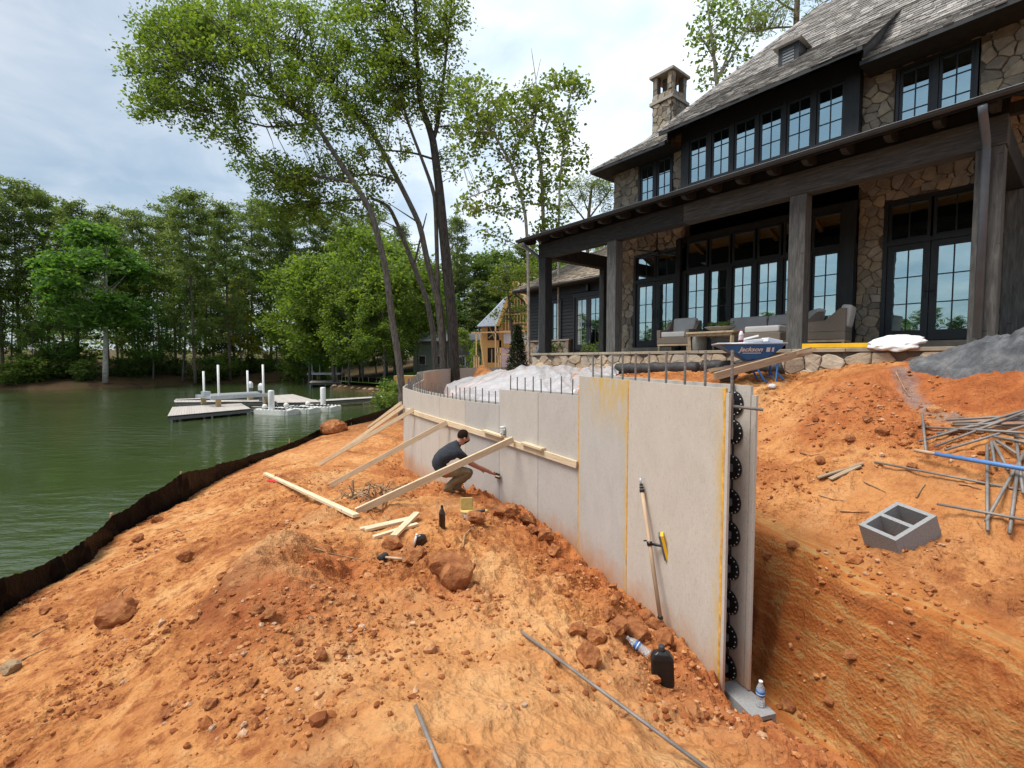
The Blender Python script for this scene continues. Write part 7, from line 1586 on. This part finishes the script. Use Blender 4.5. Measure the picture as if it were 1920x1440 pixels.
# ------------------------------------------------------------------ the worker
def worker():
    def J(px,py,Y): return wy(px,py,7.5+(Y-7.0)*.65)
    feet=J(845,931,7.15); O=Vector((feet.x,feet.y,ground(feet.x,feet.y)))
    dz=O.z-feet.z+.0
    V=[];E=[];RAD=[];TAGS=[]
    def v(p,r,tg): V.append(Vector(p)+Vector((0,0,dz))-O); RAD.append(r); TAGS.append(tg); return len(V)-1
    def e(a,b): E.append((a,b))
    pel=v(J(822,892,7.02),(.135,.12),'pants'); wa=v(J(820,880,7.02),(.165,.14),'shirt'); ch=v(J(828,862,7.05),(.182,.155),'shirt'); ub=v(J(843,846,7.10),(.165,.125),'shirt'); nb=v(J(855,839,7.16),(.08,.075),'shirt'); nk=v(J(861,834,7.19),(.055,.055),'skin'); hd=v(J(869,827,7.23),(.085,.092),'skin'); ht=v(J(870,818,7.24),(.082,.085),'skin'); jw=v(J(875,838,7.27),(.05,.052),'beard'); ns=v(J(881.5,829.5,7.31),(.016,.016),'skin')
    for a,b in ((pel,wa),(wa,ch),(ch,ub),(ub,nb),(nb,nk),(nk,hd),(hd,ht),(hd,jw),(hd,ns)): e(a,b)
    # near (right) arm reaching to the wall
    sh=v(J(862,854,7.03),(.075,.078),'shirt'); um=v(J(874,866,7.14),(.062,.062),'shirt'); el=v(J(886,876,7.28),(.044,.044),'skin'); fm=v(J(905,884.5,7.48),(.042,.042),'skin'); wr=v(J(919,890.5,7.64),(.028,.03),'skin'); pm=v(J(925,893,7.71),(.034,.022),'skin')
    for a,b in ((ub,sh),(sh,um),(um,el),(el,fm),(fm,wr),(wr,pm)): e(a,b)
    for k in range(4):
        b0=J(928+.3*k,891.5+1.6*k,7.745-.004*k); f1=v(b0,(.010,.010),'skin'); f2=v(J(930.5+.2*k,893+1.7*k,7.755),(.009,.009),'skin'); f3=v(J(929.6,896+1.5*k,7.735),(.008,.008),'skin'); e(pm,f1); e(f1,f2); e(f2,f3)
    t1=v(J(924.5,890,7.69),(.012,.012),'skin'); t2=v(J(928,889,7.72),(.009,.009),'skin'); e(pm,t1); e(t1,t2)
    # far (left) arm resting over the knee
    sh2=v(J(853,850,7.36),(.073,.075),'shirt'); um2=v(J(868,862,7.45),(.06,.06),'shirt'); el2=v(J(882,874,7.52),(.042,.042),'skin'); wr2=v(J(896,882,7.6),(.03,.03),'skin'); pm2=v(J(901,885,7.64),(.034,.022),'skin')
    for a,b in ((ub,sh2),(sh2,um2),(um2,el2),(el2,wr2),(wr2,pm2)): e(a,b)
    for k in range(4): f1=v(J(904+.4*k,886+1.2*k,7.66),(.010,.010),'skin'); f2=v(J(906+.3*k,888.5+1.2*k,7.665),(.008,.008),'skin'); e(pm2,f1); e(f1,f2)
    t1=v(J(903,884,7.63),(.011,.011),'skin'); e(pm2,t1)
    # legs
    for (hx,hy,hY,kx,ky,kY,ax,ay,aY,tx,ty,tY) in ((830,890,6.97,881,889,7.18,834,919,7.0,855,928,7.18),(836,889,7.26,884,890,7.46,852,917,7.30,874,926.5,7.46)):
        hp=v(J(hx,hy,hY),(.115,.11),'pants'); tm=v(J((hx+kx)/2,(hy+ky)/2,(hY+kY)/2),(.10,.10),'pants'); kn=v(J(kx,ky,kY),(.078,.078),'pants'); sm_=v(J((kx*.45+ax*.55),(ky*.45+ay*.55),kY*.45+aY*.55),(.078,.075),'pants'); an=v(J(ax,ay,aY),(.062,.06),'pants'); he=v(J(ax-3,ay+7.5,aY-.03),(.045,.04),'boots'); ba=v(J(tx-6,ty-1,tY-.05),(.05,.035),'boots'); to=v(J(tx,ty,tY),(.04,.028),'boots')
        for a,b in ((pel,hp),(hp,tm),(tm,kn),(kn,sm_),(sm_,an),(an,he),(an,ba),(ba,to)): e(a,b)
    me=bpy.data.meshes.new('person'); me.from_pydata(V,E,[]); o=bpy.data.objects.new('person',me); COL.objects.link(o); o.location=O
    sk=o.modifiers.new('skin','SKIN'); sk.use_smooth_shade=True
    for i,s in enumerate(me.skin_vertices[0].data): s.radius=RAD[i]; s.use_root=(i==pel)
    sb=o.modifiers.new('sub','SUBSURF'); sb.levels=2; sb.render_levels=2
    bpy.context.view_layer.update(); dg=bpy.context.evaluated_depsgraph_get(); nm=bpy.data.meshes.new_from_object(o.evaluated_get(dg)); o.modifiers.clear(); o.data=nm; bpy.data.meshes.remove(me)
    vc=np.array([q.co[:] for q in nm.vertices]); vn_=np.array([q.normal[:] for q in nm.vertices]); cr=(np.abs(pnoise(vc[:,0]*14+vc[:,2]*9,vc[:,1]*14+vc[:,2]*11))-.22)*.045; cr*=np.clip((np.array([min((c_-A_).length-r_[0]*1.6 for A_,r_,t_ in zip(V,RAD,TAGS) if t_=='skin') for c_ in [q.co for q in nm.vertices]]))/.05,0,1); vc=vc+vn_*cr[:,None]; nm.vertices.foreach_set('co',vc.astype(np.float32).ravel())
    order=['skin','shirt','pants','boots','beard']; nm.materials.clear()
    for q in ('skin','shirt','trousers','boots','hair'): nm.materials.append(M[q])
    A=np.array([q[:] for q in V]); 
    seg=[(A[a],A[b],TAGS[a],TAGS[b],(RAD[a][0],RAD[b][0])) for a,b in E]
    for p in nm.polygons:
        c=np.array(p.center); best=None
        for a,b,ta,tb,rr in seg:
            ab=b-a; t=np.clip((c-a)@ab/(ab@ab),0,1); d=np.linalg.norm(a+ab*t-c)/(rr[0]*(1-t)+rr[1]*t)
            if best is None or d<best[0]: best=(d,ta if t<.5 else tb)
        p.material_index=order.index(best[1]); p.use_smooth=True
    tag(o,'bearded person in a charcoal shirt and khaki trousers crouching to work on the wall','person')
    # hair cap and ear
    v_,f_=ico(3); v_=v_.copy(); hc=V[hd]*.5+V[ht]*.5; fwd=(V[ns]-V[hd]); fwd.z=0; fwd.normalize(); fv=np.array(fwd[:]); upv=np.array([0,0,1.])
    keep=(v_@fv<.50+.35*(v_@upv))&(v_@upv>-.55-.2*(v_@fv)); fk=[t for t in f_ if keep[t].all()]; used=sorted(set(np.array(fk).ravel())); mp={k:i for i,k in enumerate(used)}
    vv=v_[used]*np.array([.098,.096,.106])*(1+.07*pnoise(v_[used][:,0]*6,v_[used][:,1]*6+v_[used][:,2]*6))[:,None]+np.array(hc[:])+np.array([0,0,.004])-fv*.008
    np_mesh('hair',vv,np.array([[mp[k] for k in t] for t in fk]),'hair',o,True)
    sd=fwd.cross(Vector((0,0,1))); ec=V[hd]+sd*.09-fwd*.01; b=MB(); b.lathe([(.004,-.03),(.018,-.02),(.022,.0),(.02,.02),(.006,.032)],Matrix.Translation(ec)@Matrix.Rotation(math.atan2(fwd.y,fwd.x),4,'Z'),10,sx=1,sy=.5); b.build('ear','skin',o,True)
    b=MB(); q=V[pel]+(V[wa]-V[pel])*.1+sd*.155+fwd*.10; b.box((-.02,-.015,-.035),(.02,.015,.035),0,Matrix.Translation(q)@Matrix.Rotation(.5,4,'Y')); b.build('tool_pouch','red_cloth',o,bevel=.008)
    # float in the hand
    hp=O+V[pm]; w=wall_at(934); n=Vector((-w.x,-w.y,0)).normalized(); c=wy(933,897,7.965)+Vector((0,0,dz)); Ft=empty('hand_float',c,0,'black hand float held against the form wall by the crouching person','float')
    x=(WALL[4]-WALL[5]); x=Vector((x.x,x.y,0)).normalized(); b=MB(); T=Matrix(((x.x,0,n.x,0),(x.y,0,n.y,0),(0,1,0,0),(0,0,0,1)))
    b.box((-.07,-.045,.0),(.07,.045,.018),0,T); b.build('float_pad','black_rubber',Ft); b=MB(); b.tube([T@Vector((-.05,0,.03)),T@Vector((-.045,0,.055)),T@Vector((.045,0,.055)),T@Vector((.05,0,.03))],.013,8); b.build('float_handle','handle_wood',Ft,True)
worker()
